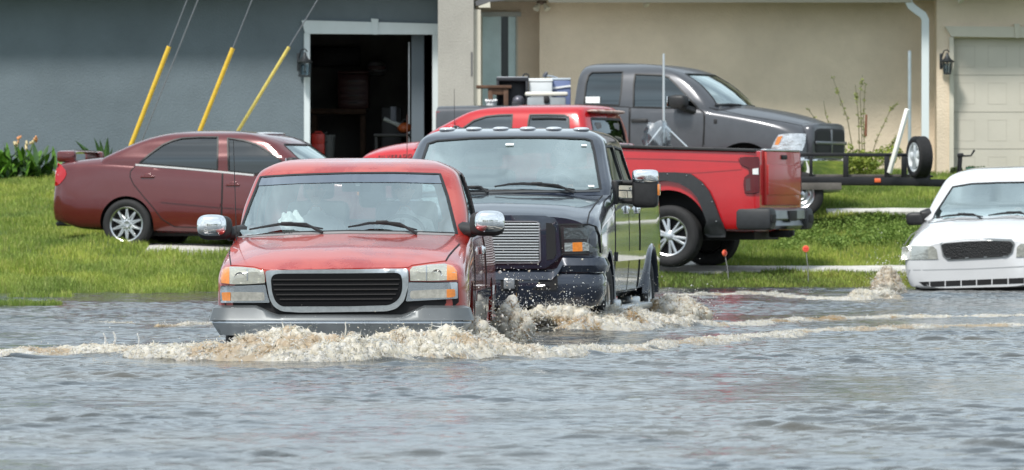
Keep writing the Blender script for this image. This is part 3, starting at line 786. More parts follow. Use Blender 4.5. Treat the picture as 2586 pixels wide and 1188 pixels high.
def dome_splash(cx, cy, base, rx, ry, h, n, seed, brown=.5):
    "fan of water thrown up by a wheel: frothy dome with strands streaming off it and loose droplets"
    bm = bmesh.new(); bmesh.ops.create_icosphere(bm, subdivisions=6, radius=1); bm.verts.ensure_lookup_table()
    v = np.array([q.co for q in bm.verts]); t = np.array([[q.index for q in f.verts] for f in bm.faces]); bm.free()
    pw = v*np.array((rx*.88, ry*.88, h*.9)); pw = pw*(1+.5*(fbm(v*2.2+seed, 4)-.5)*2)[:, None]; pw[:, 2] *= (1-.25*np.abs(v[:, 0]))
    pw = pw+np.array((cx, cy, base)); pw = froth(pw, t, seed, .045)
    m = int(n*.3); k = rng.choice(len(pw), m); up = v[k]; ok = up[:, 2] > -.1; k, up = k[ok], up[ok]; m = len(k)
    vel = up*np.array((.5, .4, .4))+rng.normal(0, .28, (m, 3))+np.array((0, -.1, .15))
    dk = rng.uniform(0, 1, m)[:, None]; col = np.where(dk < .55, WHITE, np.where(dk < .8, CREAM, BROWN))*rng.uniform(.85, 1, m)[:, None]
    d = 420; a = rng.uniform(0, 2*math.pi, d); q = np.stack([np.cos(a)*rx*rng.uniform(.6, 1.4, d), np.sin(a)*ry, h*rng.gamma(3, .30, d)], 1)+np.array((cx, cy, base))
    return [(pw, t, foam_paint(pw, seed, brown)), threads(pw[k]-up*.015, vel, rng.uniform(.0025, .006, m), col), blobs(q, rng.gamma(2, .0015, d)+.0012, foam_col(d, np.zeros(d), .5))]
HSC = .63
foam_m = attr_mat('foam', .28, .62, spec=.5)
def foam(label, parts):
    v, f, c = merge(parts); tag(link('splash_foam', fast_mesh('splash_foam', v, f, True, c), foam_m), label, 'foam', kind='stuff')
def build_foam():
    pr = foam_wave(RED_WAVE, seed=3, fingers=36, drops=900)
    w = PX(1290, 51.6)
    pr += dome_splash(w, 51.6, 0, .17, .3, .34, 26000, 5, .25)
    pr += dome_splash(PX(1200,47.2), 47.3, 0, .28, .22, .24, 16000, 8, .35)
    for px, py, d, n in ((260,846,46.2,140),(285,842,46.2,120),(345,846,46.3,60)):
        p = P(px, py, d); t = np.linspace(0, 1, n)
        pr.append(blobs(np.stack([p.x+(.02*np.sin(t*3)+rng.normal(0, .003, n)), np.full(n, d), p.z-.10+t*.11], 1), .0045*(1-.5*t)+.002, np.tile(WHITE, (n, 1))))
    foam('churned cream and brown bow wave running across in front of the red pickup', pr)
    pb = foam_wave(BLUE_WAVE, seed=11, fingers=60, drops=500, brownness=.9)
    pb += dome_splash(PX(1515,56.6), 57.0, 0, .28, .3, .20, 22000, 15, .7)
    pb += dome_splash(PX(1690,60.5), 60.6, 0, .42, .35, .24, 22000, 17, .8)
    n = 900; x = rng.normal(PX(1400,55), .22, n); z = rng.gamma(2., .10, n)
    pb.append(blobs(np.stack([x, rng.uniform(54.2, 55.4, n), z], 1), rng.gamma(2, .0015, n)+.0012, foam_col(n, np.zeros(n), .5)))
    foam('muddy brown splash thrown up beside the wheels of the dark blue pickup', pb)
    pwv = foam_wave(WHITE_WAVE, seed=21, fingers=60, drops=260, brownness=.35, depth=.6)
    pwv += dome_splash(PX(2244,73), 73.2, .06, .20, .25, .33, 22000, 25, .4)
    foam('tan splash curling off the front corner of the white sedan', pwv)
    for lab, pth, sd in (('thin broken foam line near the right grass edge behind the dark blue pickup', [(1690,748,741),(1760,747,738),(1830,746,736),(1900,745,738),(1980,751,744),(2050,757,750)], 31),
                         ('small foam patch left of the red pickup beyond its bow wave', [(440,827,819),(500,824,813),(545,822,812)], 35),
                         ('dark rippled wavelet crest with little foam at the left behind the bow wave', [(240,822,815),(290,821,812),(340,820,815)], 37)):
        foam(lab, foam_wave(pth, seed=sd, fingers=6, drops=60, depth=.5, brownness=.7, spray=.2))
build_foam()
# ================================================================ helpers shared by the vehicles
def sweep_plan(prof, half_w, bow, wrap, n=24, x0=0.):
    "bumper: profile (dx,z) swept across the car; bow = how far the ends sit back, wrap = extra turned-in corner"
    ys = list(np.linspace(-half_w+.10, half_w-.10, n))
    path = [(-half_w, -wrap-.14), (-half_w, -wrap*.75-.02), (-half_w+.03, -wrap*.5)]
    plan = [(y, -bow*(abs(y)/half_w)**2.4) for y in ys]
    e = -bow*((half_w-.10)/half_w)**2.4
    left = [(-half_w, e-wrap), (-half_w, e-wrap*.45), (-half_w+.012, e-wrap*.2), (-half_w+.045, e-.03)]
    path = left+plan+[(-y, x) for y, x in reversed(left)]
    V, Fs = [], []; k = len(prof)
    for i, (y, x) in enumerate(path):
        a = path[max(i-1, 0)]; b = path[min(i+1, len(path)-1)]
        t = Vector((b[1]-a[1], b[0]-a[0], 0)).normalized(); nrm = Vector((t.y, -t.x, 0))
        if nrm.x < 0 and abs(y) < half_w*.9: nrm = -nrm
        for dx, z in prof: V.append(Vector((x0+x, y, z))+Vector((nrm.x, nrm.y, 0))*dx)
    for i in range(len(path)-1):
        for j in range(k): Fs.append((i*k+j, i*k+(j+1) % k, (i+1)*k+(j+1) % k, (i+1)*k+j))
    Fs += [tuple(range(k)), tuple(reversed(range((len(path)-1)*k, len(path)*k)))]
    return fix_normals((V, Fs))
def wiper(V, pix, name='wiper', mode='pix', h=.025, base=None, rad=.011):
    H_ = V.hits(mode, [tuple(p) for p in resample(pix, 10 if mode == 'pix' else .08, False)])
    pts = [p+n*h for p, n in H_]
    k = len(pts); rs = [rad*(.55+.6*math.sin(math.pi*min(1, max(.06, i/(k-1))))) for i in range(k)]
    vf = tube(pts, rs, 6)
    mid = pts[k//2]
    arm = tube([mid+Vector((0,0,.012)), pts[int(k*.75)]+Vector((.03,0,.02)), (Vector(base) if base else pts[-1]+Vector((.05, 0, -.03)))], [.009,.01,.014], 6)
    blk = box(mid+Vector((.005,0,.008)), (.03,.10,.03), .008)
    return mk(name, join(vf, arm, blk), M_DARK, V.root)
def person(label, loc, shirt, rot=0., arms='wheel', s=1., hat=None):
    "seated figure grown with a skin modifier: hips, chest, neck, head, arms reaching to the wheel, five fingers each"
    t = thing('person', label, 'person', loc, rot)
    me = bpy.data.meshes.new('body')
    J = [((0,0,.10),.15), ((0,0,.32),.145), ((.01,0,.50),.15), ((.02,0,.60),.07), ((.045,0,.70),.052),
         ((0,.19,.52),.062), ((0,-.19,.52),.062)]
    E = [(0,1),(1,2),(2,3),(3,4),(2,5),(2,6)]
    for sd in (1,-1):
        b = len(J)
        J += [((.10,.25*sd,.30),.05), ((.36,.17*sd,.42),.036), ((.43,.155*sd,.45),.026), ((.47,.15*sd,.455),.030)]
        E += [(5 if sd > 0 else 6, b), (b,b+1), (b+1,b+2), (b+2,b+3)]
        for k, (dy, ln) in enumerate(((-.034,.055),(-.012,.072),(.011,.078),(.033,.066))):
            q = len(J); J += [((.50,(.15+dy*1.0*sd)*1*sd if False else .15*sd+dy,.462),.0105), ((.50+ln*.55,.15*sd+dy,.452),.0095), ((.50+ln*.75,.15*sd+dy,.415),.008)]
            E += [(b+3,q),(q,q+1),(q+1,q+2)]
        q = len(J); J += [((.485,.15*sd-.045*sd,.44),.011), ((.515,.15*sd-.062*sd,.425),.009)]; E += [(b+3,q),(q,q+1)]
        q = len(J); J += [((.22,.10*sd,.08),.085), ((.46,.12*sd,.06),.06)]; E += [(0,q),(q,q+1)]
    me.from_pydata([Vector(p)*s for p, r in J], E, [])
    o = bpy.data.objects.new('body', me); COL.objects.link(o)
    md = o.modifiers.new('s', 'SKIN'); md.use_smooth_shade = True
    for i, (p, r) in enumerate(J): me.skin_vertices[0].data[i].radius = (r*s, r*s)
    me.skin_vertices[0].data[0].use_root = True
    o.modifiers.new('u', 'SUBSURF').levels = 1
    dg = bpy.context.evaluated_depsgraph_get(); dg.update()
    m2 = bpy.data.meshes.new_from_object(o.evaluated_get(dg)); bpy.data.objects.remove(o)
    head = []
    bm = bmesh.new(); bmesh.ops.create_uvsphere(bm, u_segments=24, v_segments=18, radius=1)
    for v in bm.verts:
        x, y, z = v.co
        v.co = Vector((x*.098*(1-.12*max(0,-z)), y*.076*(1-.22*max(0,-z)), z*.122))
        if x > .75 and abs(y) < .2 and -.35 < z < .1: v.co.x += .022*(1-abs(y)/.2)
        if x > .6 and .02 < z < .25 and .2 < abs(y) < .55: v.co.x -= .010
        if abs(y) > .93 and abs(z) < .3 and abs(x) < .35: v.co.y *= 1.14
    bm.verts.ensure_lookup_table()
    hv = ([(v.co+Vector((.06,0,.81)))*s for v in bm.verts], [tuple(v.index for v in f.verts) for f in bm.faces]); bm.free()
    b0 = [tuple(v.co) for v in m2.vertices]; f0 = [tuple(p.vertices) for p in m2.polygons]
    me3 = mesh_from('body', *join((b0, f0), hv), smooth=60); bpy.data.meshes.remove(m2)
    me3.materials.append(shirt); me3.materials.append(M_SKIN)
    idx = np.zeros(len(me3.polygons), dtype=np.int32)
    for p in me3.polygons:
        c = p.center/s
        if c.z > .655 or c.x > .40 and c.z > .35: idx[p.index] = 1
    me3.polygons.foreach_set('material_index', idx)
    bo = link('body', me3, None, t)
    hair = mat('dark_hair', (.03,.02,.015), .8, vary=.3)
    mk('hair', join(move(lathe([(.001,.075),(.05,.068),(.085,.03),(.10,-.02),(.09,-.04)], 20), Matrix.Translation((.045*s,0,.855*s)) @ Matrix.Scale(s*1.02,4))), hair, t)
    for sy in (-1,1):
        mk('eye', ball((.146*s,.03*sy*s,.825*s), .011*s, 1), mat('eye', (.05,.04,.03), .2), t)
    mk('mouth', box((.148*s,0,.758*s), (.012,.045,.010), .004), mat('lips', (.35,.12,.1), .5), t)
    return t
def seats(V, x, z, ys, m=M_SEAT, h=.62):
    for y in ys:
        so = mk('seat', join(box((x+.22, y, z), (.5,.52,.16), .05), box((x-.05, y, z+h*.55), (.16,.52,h), .06, rot=Matrix.Rotation(R(-10),4,'Y'))), m, V.root)
        mk('headrest', box((x-.12, y, z+h+.13), (.1,.26,.17), .04), m, so)
def steering(V, x, y, z, r=.19):
    T = Matrix.Translation((x, y, z)) @ Matrix.Rotation(R(62), 4, 'Y')
    ring = tube([(r*math.cos(2*math.pi*i/28), r*math.sin(2*math.pi*i/28), 0) for i in range(28)], .016, 8, closed=True)
    mk('steering_wheel', move(join(ring, box((0,0,-.01), (.32,.04,.02), .01), box((0,0,-.01), (.10,.15,.04), .015)), T), M_DARK, V.root)
def rounded_shell(c, s, p=3.2, n=20, m=16):
    "superellipsoid"
    V, Fs = [], []
    f = lambda v, e: math.copysign(abs(v)**e, v)
    for i in range(m+1):
        a = -math.pi/2+math.pi*i/m
        for j in range(n):
            b = 2*math.pi*j/n
            V.append(Vector((c[0]+s[0]/2*f(math.cos(a),2/p)*f(math.cos(b),2/p), c[1]+s[1]/2*f(math.cos(a),2/p)*f(math.sin(b),2/p), c[2]+s[2]/2*f(math.sin(a),2/p))))
    for i in range(m):
        for j in range(n): Fs.append((i*n+j, i*n+(j+1) % n, (i+1)*n+(j+1) % n, (i+1)*n+j))
    return V, Fs
def door_mirror(V, c, s, side, arm_to, cap=M_CHROME, split=.45, name='door_mirror'):
    "housing with a bright cap in front of a black shell, on an arm"
    c = Vector(c)
    shell = rounded_shell(c, s, 3.6)
    o = mk(name, join(shell, tube([c+Vector((-.02, -side*s[1]*.35, -s[2]*.3)), Vector(arm_to)+Vector((0,0,.02)), Vector(arm_to)+Vector((-.05,-side*.06,.02))], [.05,.06,.07], 8)), M_DARK, V.root, 50)
    if cap:
        capv = rounded_shell(c+Vector((.03, side*s[1]*.07, s[2]*.09)), (s[0]*1.0, s[1]*.88, s[2]*.90), 3.0)
        mk('mirror_cap', capv, cap, o, 60)
    mk('mirror_glass', box(c+Vector((-s[0]*.5-.004, 0, 0)), (.012, s[1]*.82, s[2]*.78), .005), M_CHROME, o)
    return o
def window(V, mode, poly, g, cutters, both=True, step=None, seal=.02, name='side_window', rnd=0, depth=.012, flat=False, m_seal=None):
    "hole through the cab skin, a pane set into it and a rubber seal round it"
    if rnd: poly = roundpoly(poly, rnd)
    a = np.array(poly)
    if step is None: step = max(np.ptp(a[:,0]), np.ptp(a[:,1]))/8
    pr = V.prism(mode, poly, .05, -.16, step)
    cutters.append(pr)
    if both: cutters.append(mirror(pr))
    pane = V.prism(mode, poly, -depth, -depth-.006, step/1.5)
    os_ = [mk(name, pane, g, V.root, 60)]
    if both: os_.append(mk(name, mirror(pane), g, V.root, 60))
    if seal:
        sl = []
        V.strip('', mode, poly, None, seal, .003, closed=True, step=step/2, merge=sl)
        mk('seal', sl[0], m_seal or M_DARK, os_[0], 40)
        if both: mk('seal', mirror(sl[0]), m_seal or M_DARK, os_[1], 40)
    return os_
def arch_ring(V, x, z, r, y, w, m, name='wheel_arch_lip', a0=-10, a1=190, d=.05, n=28):
    for sd in (1,-1):
        Vv, Fs = [], []
        for i in range(n+1):
            a = R(a0+(a1-a0)*i/n); c, s_ = math.cos(a), math.sin(a)
            for rr, yy in ((r-.012, y-.10), (r-.012, y+d*.6), (r+.01, y+d), (r+w*.6, y+d*.75), (r+w, y-.02)):
                Vv.append(Vector((x+rr*c, sd*yy, z+rr*s_)))
        for i in range(n):
            for j in range(4): Fs.append((i*5+j, i*5+j+1, (i+1)*5+j+1, (i+1)*5+j))
        mk(name, fix_normals((Vv, Fs)), m, V.root, 60)

def door(V, poly, m, hpos=None, hm=None, mode='left', gap=.012, hsize=(.20,.03,.075), both=True):
    "door skins on both flanks with the shut line round them and a handle"
    st = .16 if mode != 'pix' else None
    ds = V.panel('door', mode, poly, m, .004, .012, st, both=both)
    ds = ds if isinstance(ds, list) else [ds]
    sl = []; V.strip('', mode, poly, None, gap, .0055, closed=True, step=st, merge=sl)
    for i, d in enumerate(ds):
        mk('shut_line', sl[0] if i == 0 else mirror(sl[0]), M_BLACK, d)
        if hpos:
            x, y, z = hpos; sg = 1 if i == 0 else -1
            h = join(box((x, sg*y, z), hsize, .012), box((x, sg*(y+.018*(1 if y > 0 else -1)), z+.012), (hsize[0]*.8, .02, hsize[2]*.4), .008))
            mk('handle', h, hm or m, d)
    return ds

# ================================================================ the faded red pickup in front
def c1(x, y): return (530+x/3.943, 560+y/3.943)
def c2(x, y): return (880+x/3.943, 560+y/3.943)
def red_pickup():
    V = Veh('pickup_truck', 'red older pickup truck with faded paint pushing a foaming wave ahead of its chrome bumper', 'pickup truck',
            (-1.36, 46.9, -.25), math.atan2(-math.cos(R(2.2)), -math.sin(R(2.2))))
    rt = V.root
    paint = mat('faded_red_paint', (.32,.016,.011), .30, .08, coat=.85, col2=(.42,.062,.045), scale=1.9, rvary=.10, det=10, edge=(.44, .56))
    silver = mat('pewter_paint', (.33,.33,.33), .3, .6, coat=.7, vary=.12, scale=4)
    g_w = glass_mat('windshield_glass', (.93,.98,.97), .40, .012, (.90,1.0,.98)); g_s = glass_mat('tinted_glass', (.88,.92,.91), .06)
    q = lambda *p: list(p)
    body = loft_x([
        (-.10, q((0,.45),(.84,.45),(.86,.52),(.88,.75),(.865,.87),(.78,.905),(.4,.925),(0,.93))),
        (-.15, q((0,.42),(.91,.42),(.935,.52),(.955,.75),(.945,.885),(.85,.93),(.45,.955),(0,.962))),
        (-.30, q((0,.40),(.955,.40),(.985,.52),(.995,.76),(.98,.93),(.885,.985),(.47,1.012),(0,1.022))),
        (-.80, q((0,.38),(.965,.38),(.995,.52),(1.005,.80),(.99,1.03),(.88,1.085),(.5,1.118),(0,1.13))),
        (-1.30, q((0,.36),(.965,.36),(.995,.52),(1.005,.82),(.99,1.10),(.88,1.165),(.5,1.195),(0,1.205))),
        (-1.65, q((0,.34),(.965,.34),(.995,.52),(1.005,.84),(.985,1.15),(.93,1.215),(.5,1.22),(0,1.22))),
        (-3.55, q((0,.34),(.965,.34),(.995,.52),(1.005,.84),(.985,1.15),(.94,1.22),(.5,1.22),(0,1.22))),
        (-5.50, q((0,.40),(.965,.40),(.995,.52),(1.01,.84),(.985,1.15),(.95,1.22),(.5,1.22),(0,1.22))),
        (-5.62, q((0,.42),(.93,.42),(.96,.52),(.975,.84),(.955,1.15),(.92,1.20),(.5,1.20),(0,1.20)))], 5, 2)
    cv, cf, co = loft_z([(1.14,-1.19,-3.52,.945,.30,.05),(1.22,-1.29,-3.52,.94,.29,.06),(1.37,-1.50,-3.50,.93,.25,.07),(1.52,-1.72,-3.48,.892,.20,.08),
                     (1.67,-1.93,-3.44,.84,.15,.10),(1.715,-2.0,-3.42,.81,.14,.11),(1.77,-2.13,-3.36,.715,.12,.13),(1.808,-2.35,-3.25,.60,.10,.15),(1.826,-2.6,-3.05,.35,.06,.1),(1.83,-2.75,-2.9,.1,.02,.02)])
    V.skin(body, co)
    cuts = []
    ws = [(658,447),(750,441.5),(880,437.5),(1000,436.8),(1111,440),(1130,494),(1154,590),(1050,586.5),(880,583.5),(740,587.5),(600,598.5),(628,522)]
    window(V, 'pix', ws, g_w, cuts, False, 26, .022, 'windshield', depth=.006)
    window(V, 'left', [(-1.80,1.27),(-2.16,1.60),(-2.30,1.685),(-2.78,1.70),(-2.80,1.27)], g_s, cuts, True, .2, .014, rnd=.05)
    window(V, 'left', [(-2.92,1.27),(-2.92,1.695),(-3.30,1.665),(-3.36,1.27)], g_s, cuts, True, .15, .03, name='rear_quarter_window', rnd=.05)
    window(V, 'rear', [(-.66,1.30),(.66,1.30),(.58,1.63),(-.58,1.63)], g_s, cuts, False, .2, .03, name='rear_window', rnd=.05)
    link('cab', cut((cv, cf), cuts, [paint, M_DARK]), None, rt)
    wa = [cyl_y(x, .36, .455, s*.62, s*1.2) for x in (-1.0,-4.62) for s in (1,-1)]
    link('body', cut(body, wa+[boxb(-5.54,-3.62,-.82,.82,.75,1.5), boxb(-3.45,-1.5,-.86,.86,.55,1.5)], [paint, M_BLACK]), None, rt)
    for x in (-1.0,-4.62):
        for s in (1,-1): wheel(V, x, s*.83, .36, .375, .26, .21, 'five', s)
    arch_ring(V, -1.0, .36, .45, .985, .04, paint, d=.012, a0=5, a1=175); arch_ring(V, -4.62, .36, .45, .985, .04, paint, d=.012, a0=5, a1=175)
    # ---- front end
    V.panel('grille_surround_shadow', 'pix', [c1(95,640),c1(560,600),(880,690),c2(600,600),c2(1090,600),c2(1100,800),(1120,800),(600,800),c1(95,830)], M_BLACK, .002, .04, 24, flat='x')
    V.panel('hood', 'pix', [(583.5,671),(580,644),(583,626),(603,603.5),(740,596),(880,593),(1020,593.5),(1146,598),(1158,616),(1148,630),(1134,646),(1125.5,660),(1083,665),(1040,671),(1031,677),(880,679),(672,683),(641,675)], paint, .006, .012, 16, flat=False)
    fr = [c1(553,487),c1(700,482),(880,680.5),c2(450,468),c2(600,468),c2(600,640),c2(560,785),c2(480,868),c2(380,893),(880,788),c1(900,905),c1(720,893),c1(640,845),c1(600,770),c1(575,640)]
    V.panel('grille_frame', 'pix', fr, M_TRIM, .055, .06, 10, flat='x', rnd=9)
    inn = [c1(612,575),c1(635,530),c1(690,517),(880,690.5),c2(490,508),c2(528,530),c2(540,590),c2(540,690),c2(505,775),c2(420,832),(880,774),c1(720,845),c1(660,800),c1(625,710)]
    gv = V.panel('grille', 'pix', inn, mat('grille_black', (.004,.004,.005), .6, spec=.15), .062, .01, 12, flat='x', rnd=14)
    sl = []
    for k, y in enumerate((707,719.5,732,744.5,756.5)):
        ins = (0,2,4,9,18)[k]
        V.strip('', 'pix', [(690+ins,y-.3),(880,y-.8),(1010-ins,y-1.5)], None, .010, .072, step=16, merge=sl, flat='x')
    mk('grille_slats', join(*sl), mat('grille_slat', (.030,.028,.028), .5, spec=.3), gv)
    lo = [c1(112,610),c1(107,570),c1(122,480),c1(160,452),c1(215,448),c1(320,450),c1(445,462),c1(538,490),c1(552,555),c1(550,612),c1(400,622),c1(240,625)]
    ro = [c2(618,590),c2(612,480),c2(642,448),c2(800,427),c2(960,417),c2(1040,437),c2(1080,490),c2(1087,580),c2(850,590)]
    def split(poly, xs, keep_low):
        out = []; n = len(poly)
        for i in range(n):
            a, b = poly[i], poly[(i+1) % n]
            ina = (a[0] < xs) == keep_low; inb = (b[0] < xs) == keep_low
            if ina: out.append(a)
            if ina != inb:
                t = (xs-a[0])/(b[0]-a[0]); out.append((xs, a[1]+t*(b[1]-a[1])))
        return out
    for poly, xa, low in ((lo, c1(197,0)[0], True), (ro, c2(982,0)[0], False)):
        h = V.panel('headlight', 'pix', poly, mat('headlight_reflector', (.60,.60,.52), .28, .55, vary=.22, scale=16, bump=.012, bscale=26), .020, .05, 9, flat='x')
        V.panel('turn_signal', 'pix', split(poly, xa, low), M_AMBER, .032, .01, 7, parent=h, flat='x')
        V.panel('lens', 'pix', poly, mat('hazed_lens', (.62,.62,.55), .12, coat=1., vary=.06, scale=12, trans=.55), .030, .004, 9, parent=h, flat='x')
        cx = sum(p[0] for p in poly)/len(poly); xm = c1(375,0)[0] if low else c2(778,0)[0]
        V.strip('lens_divider', 'pix', [(xm, poly[4][1]+5), (xm, 708)], M_TRIM, .008, .034, parent=h, flat='x')
        for bx, by, br in (((c1(300,560)), 0, .045), ((c1(475,565)), 0, .035)) if low else (((c2(690,540)), 0, .035), ((c2(880,530)), 0, .045)):
            p, n = V.hits('pix', [bx])[0]
            mk('bulb', move(lathe([(br,.03),(br*.8,.028),(br*.45,.012),(.001,.008)], 20), Matrix.Translation(p) @ n.to_track_quat('Z','Y').to_matrix().to_4x4()), M_CHROME, h)
    for sur, lamp, xa, low in (([c1(107,637),c1(300,640),c1(555,628),c1(572,720),c1(600,808),c1(105,808)], [c1(120,705),c1(300,700),c1(545,705),c1(549,785),c1(300,790),c1(130,787)], c1(210,0)[0], True),
                               ([c2(598,606),c2(850,610),c2(1088,604),c2(1092,766),c2(572,795),c2(592,700)], [c2(615,750),c2(622,690),c2(850,675),c2(1062,672),c2(1070,740),c2(1040,755),c2(630,767)], c2(980,0)[0], False)):
        sr = V.panel('lamp_surround', 'pix', sur, mat('dim_chrome', (.50,.52,.54), .14, 1., rvary=.05, scale=8), .030, .05, 12, rnd=4, flat='x')  # chrome base darkened to stand for a dark reflection
        lm = V.panel('parking_lamp', 'pix', lamp, mat('parking_lens', (.36,.35,.31), .2, .2, coat=1., vary=.25, scale=25), .036, .02, 10, rnd=4, flat='x')
        V.panel('turn_signal', 'pix', split(lamp, xa, low), M_AMBER, .042, .01, 8, parent=lm, rnd=3, flat='x')
    # ---- bumper in two tiers with the dip under the grille
    zt = V.front(700, 772, 0)[1]; zc = V.front(700, 810, 0)[1]; zb = V.front(700, 848, 0)[1]; zd = V.front(880, 797, 0)[1]
    up = sweep_plan([(-.10,zt-.015),(-.03,zt),(.02,zt-.02),(.045,zc+.02),(.052,zc+.004),(.045,zc),(-.10,zc)], 1.0, .07, .26, 40)
    up = ([Vector((v.x, v.y, v.z-(zt-zd)*.93*max(0, min(1, (.66-abs(v.y))/.16))**1*(1 if v.z > zc+.03 else 0))) for v in up[0]], up[1])
    lw = sweep_plan([(-.10,zc-.003),(.040,zc-.003),(.045,zc-.02),(.02,(zc+zb)/2),(-.02,zb),(-.10,zb)], .985, .07, .26, 40)
    b = mk('front_bumper', up, mat('bumper_grey', (.11,.12,.125), .38, .35, vary=.15, scale=3, coat=.3), rt, 40)
    mk('bumper_chrome', lw, mat('sky_tinted_chrome', (.50,.54,.58), .32, .55, vary=.12, scale=5, rvary=.08), b, 40)  # pale bluish base stands in for reflected sky and water
    mk('bumper_edge', sweep_plan([(.045,zc+.006),(.056,zc+.003),(.045,zc-.004)], 1.0, .07, .26, 40), M_CHROME, b, 40)
    # ---- hood lines, cowl, wipers
    for line in ([(583.5,671),(580,644),(583,626),(603,603)], [(1125.5,660),(1134,646),(1148,630),(1160,618)]): V.strip('hood_gap', 'pix', line, M_BLACK, .010, .0075, step=5)
    cg = V.panel('cowl_grille', 'pix', [(601,600),(740,589.5),(880,586),(1050,588),(1148,592),(1146,597.5),(1020,593),(880,591.5),(740,595),(612,602)], mat('cowl_plastic', (.20,.19,.19), .6), .008, .02, 14)
    sm = []
    for k in range(22):
        px = 624+k*6.2; py = 599-(px-612)*.083*(1-.25*(px-612)/140)
        V.strip('cowl_slot', 'pix', [(px,py),(px+3.4,py-.3)], M_BLACK, .012, .010, step=3, parent=cg)
    for k in range(12):
        px = 1068+k*5; V.strip('cowl_slot', 'pix', [(px,589.8+k*.1),(px+3,590+k*.1)], M_BLACK, .010, .010, step=3, parent=cg)
    wiper(V, [c1(410,104),c1(560,78),c1(700,55),c1(850,62),c1(1000,82),c1(1130,100)], h=.03)
    wiper(V, [(880,581),(905,577),(931,571.5),(956,571),(982,573),(1010,579),(1052,588)], h=.03)
    tb = V.panel('sunshade_band', 'pix', [(661,449),(750,443.5),(880,439.5),(1000,439),(1109,442),(1117,463),(1000,460),(880,460),(750,463),(650,469)], glass_mat('band_glass', (.35,.37,.42), .5, .02, (.68,.72,.78)), -.001, .004, 22)
    # mirrors: traced centres
    for px, py, sd, base in ((543,572,-1,(596,592)), (1230,562,1,(1186,585))):
        p = V.plane(px, py, 0, -1.52); a = V.plane(base[0], base[1], 0, -1.58)
        door_mirror(V, p+Vector((0, 0, -.012)), (.15,.285,.20), sd, (a.x, a.y, a.z-.01))
    a = V.plane(597, 597, 0, -1.2); t_ = V.plane(589.5, 352, 0, -1.25)
    mk('antenna', tube([a-Vector((0,0,.03)), a+(t_-a)*.12, t_], [.006,.004,.003], 6), M_DARK, rt)
    # ---- flanks: two-tone lower body, moulding, doors, handles
    for lo_, hi in ((-4.10,-1.52),(-5.58,-5.12)):
        V.panel('rocker_panel', 'left', [(lo_,.42),(hi,.42),(hi,.655),(lo_,.655)], silver, .006, .02, .12, both=True)
        V.panel('side_moulding', 'left', [(lo_,.655),(hi,.655),(hi,.735),(lo_,.735)], M_CHROME, .022, .02, .12, both=True)
    door(V, [(-1.50,.36),(-1.50,.86),(-1.60,1.20),(-2.86,1.20),(-2.86,.36)], paint, (-2.68, 1.012, 1.06), M_CHROME)
    V.strip('bed_gap', 'left', [(-3.58,1.20),(-3.58,.36)], M_BLACK, .02, .008, both=True)
    mk('tailgate', box((-5.635,0,.97), (.05,1.5,.45), .02), paint, rt)
    mk('rear_bumper', box((-5.72,0,.58), (.18,1.9,.17), .04), M_CHROME, rt)
    for s in (1,-1): mk('tail_light', box((-5.60,s*.88,.98), (.08,.14,.4), .02), M_REDLENS, rt)
    mk('dashboard', join(box((-1.72,0,1.10), (.46,1.62,.22), .07), box((-1.95,.36,1.16), (.2,.5,.12), .05)), mat('dash_grey', (.16,.16,.165), .7), rt)
    steering(V, -2.10, .37, 1.18)
    seats(V, -2.75, .82, (.37,-.37))
    mk('rear_view_mirror', box((-2.05,.0,1.58), (.03,.24,.07), .012), M_DARK, rt)
    mk('inspection_sticker', move(box((0,0,0), (.004,.035,.035)), Matrix.Translation((-1.885,.02,1.61))), mat('sticker_grey', (.25,.27,.27), .6), rt)
    pb = V.M @ Vector((-1.80,-.52,1.21)); tag(mk('paper_bag', move((lambda q: ([v*(1+.20*math.sin(v.x*61+v.z*40)*math.sin(v.y*47-v.z*30)+.12*math.sin(v.y*83+v.x*50)) for v in q[0]], q[1]))(rounded_shell((0,0,.065), (.18,.27,.17), 2.2, 22, 16)), pb), mat('bag_white', (.85,.85,.83), .7), None, 60), 'white crumpled bag on the dashboard of the red front pickup, passenger side', 'bag')
    for y, lab, sh in ((.37,'driver in a pale shirt with hands on the wheel of the red front pickup', mat('pale_shirt', (.62,.63,.62), .8)),
                       (-.37,'passenger in a white top beside the driver of the red front pickup', mat('white_top', (.72,.72,.70), .8))):
        w = V.M @ Vector((-2.60, y, .75))
        person(lab, w, sh, rt.rotation_euler.z)
    return V
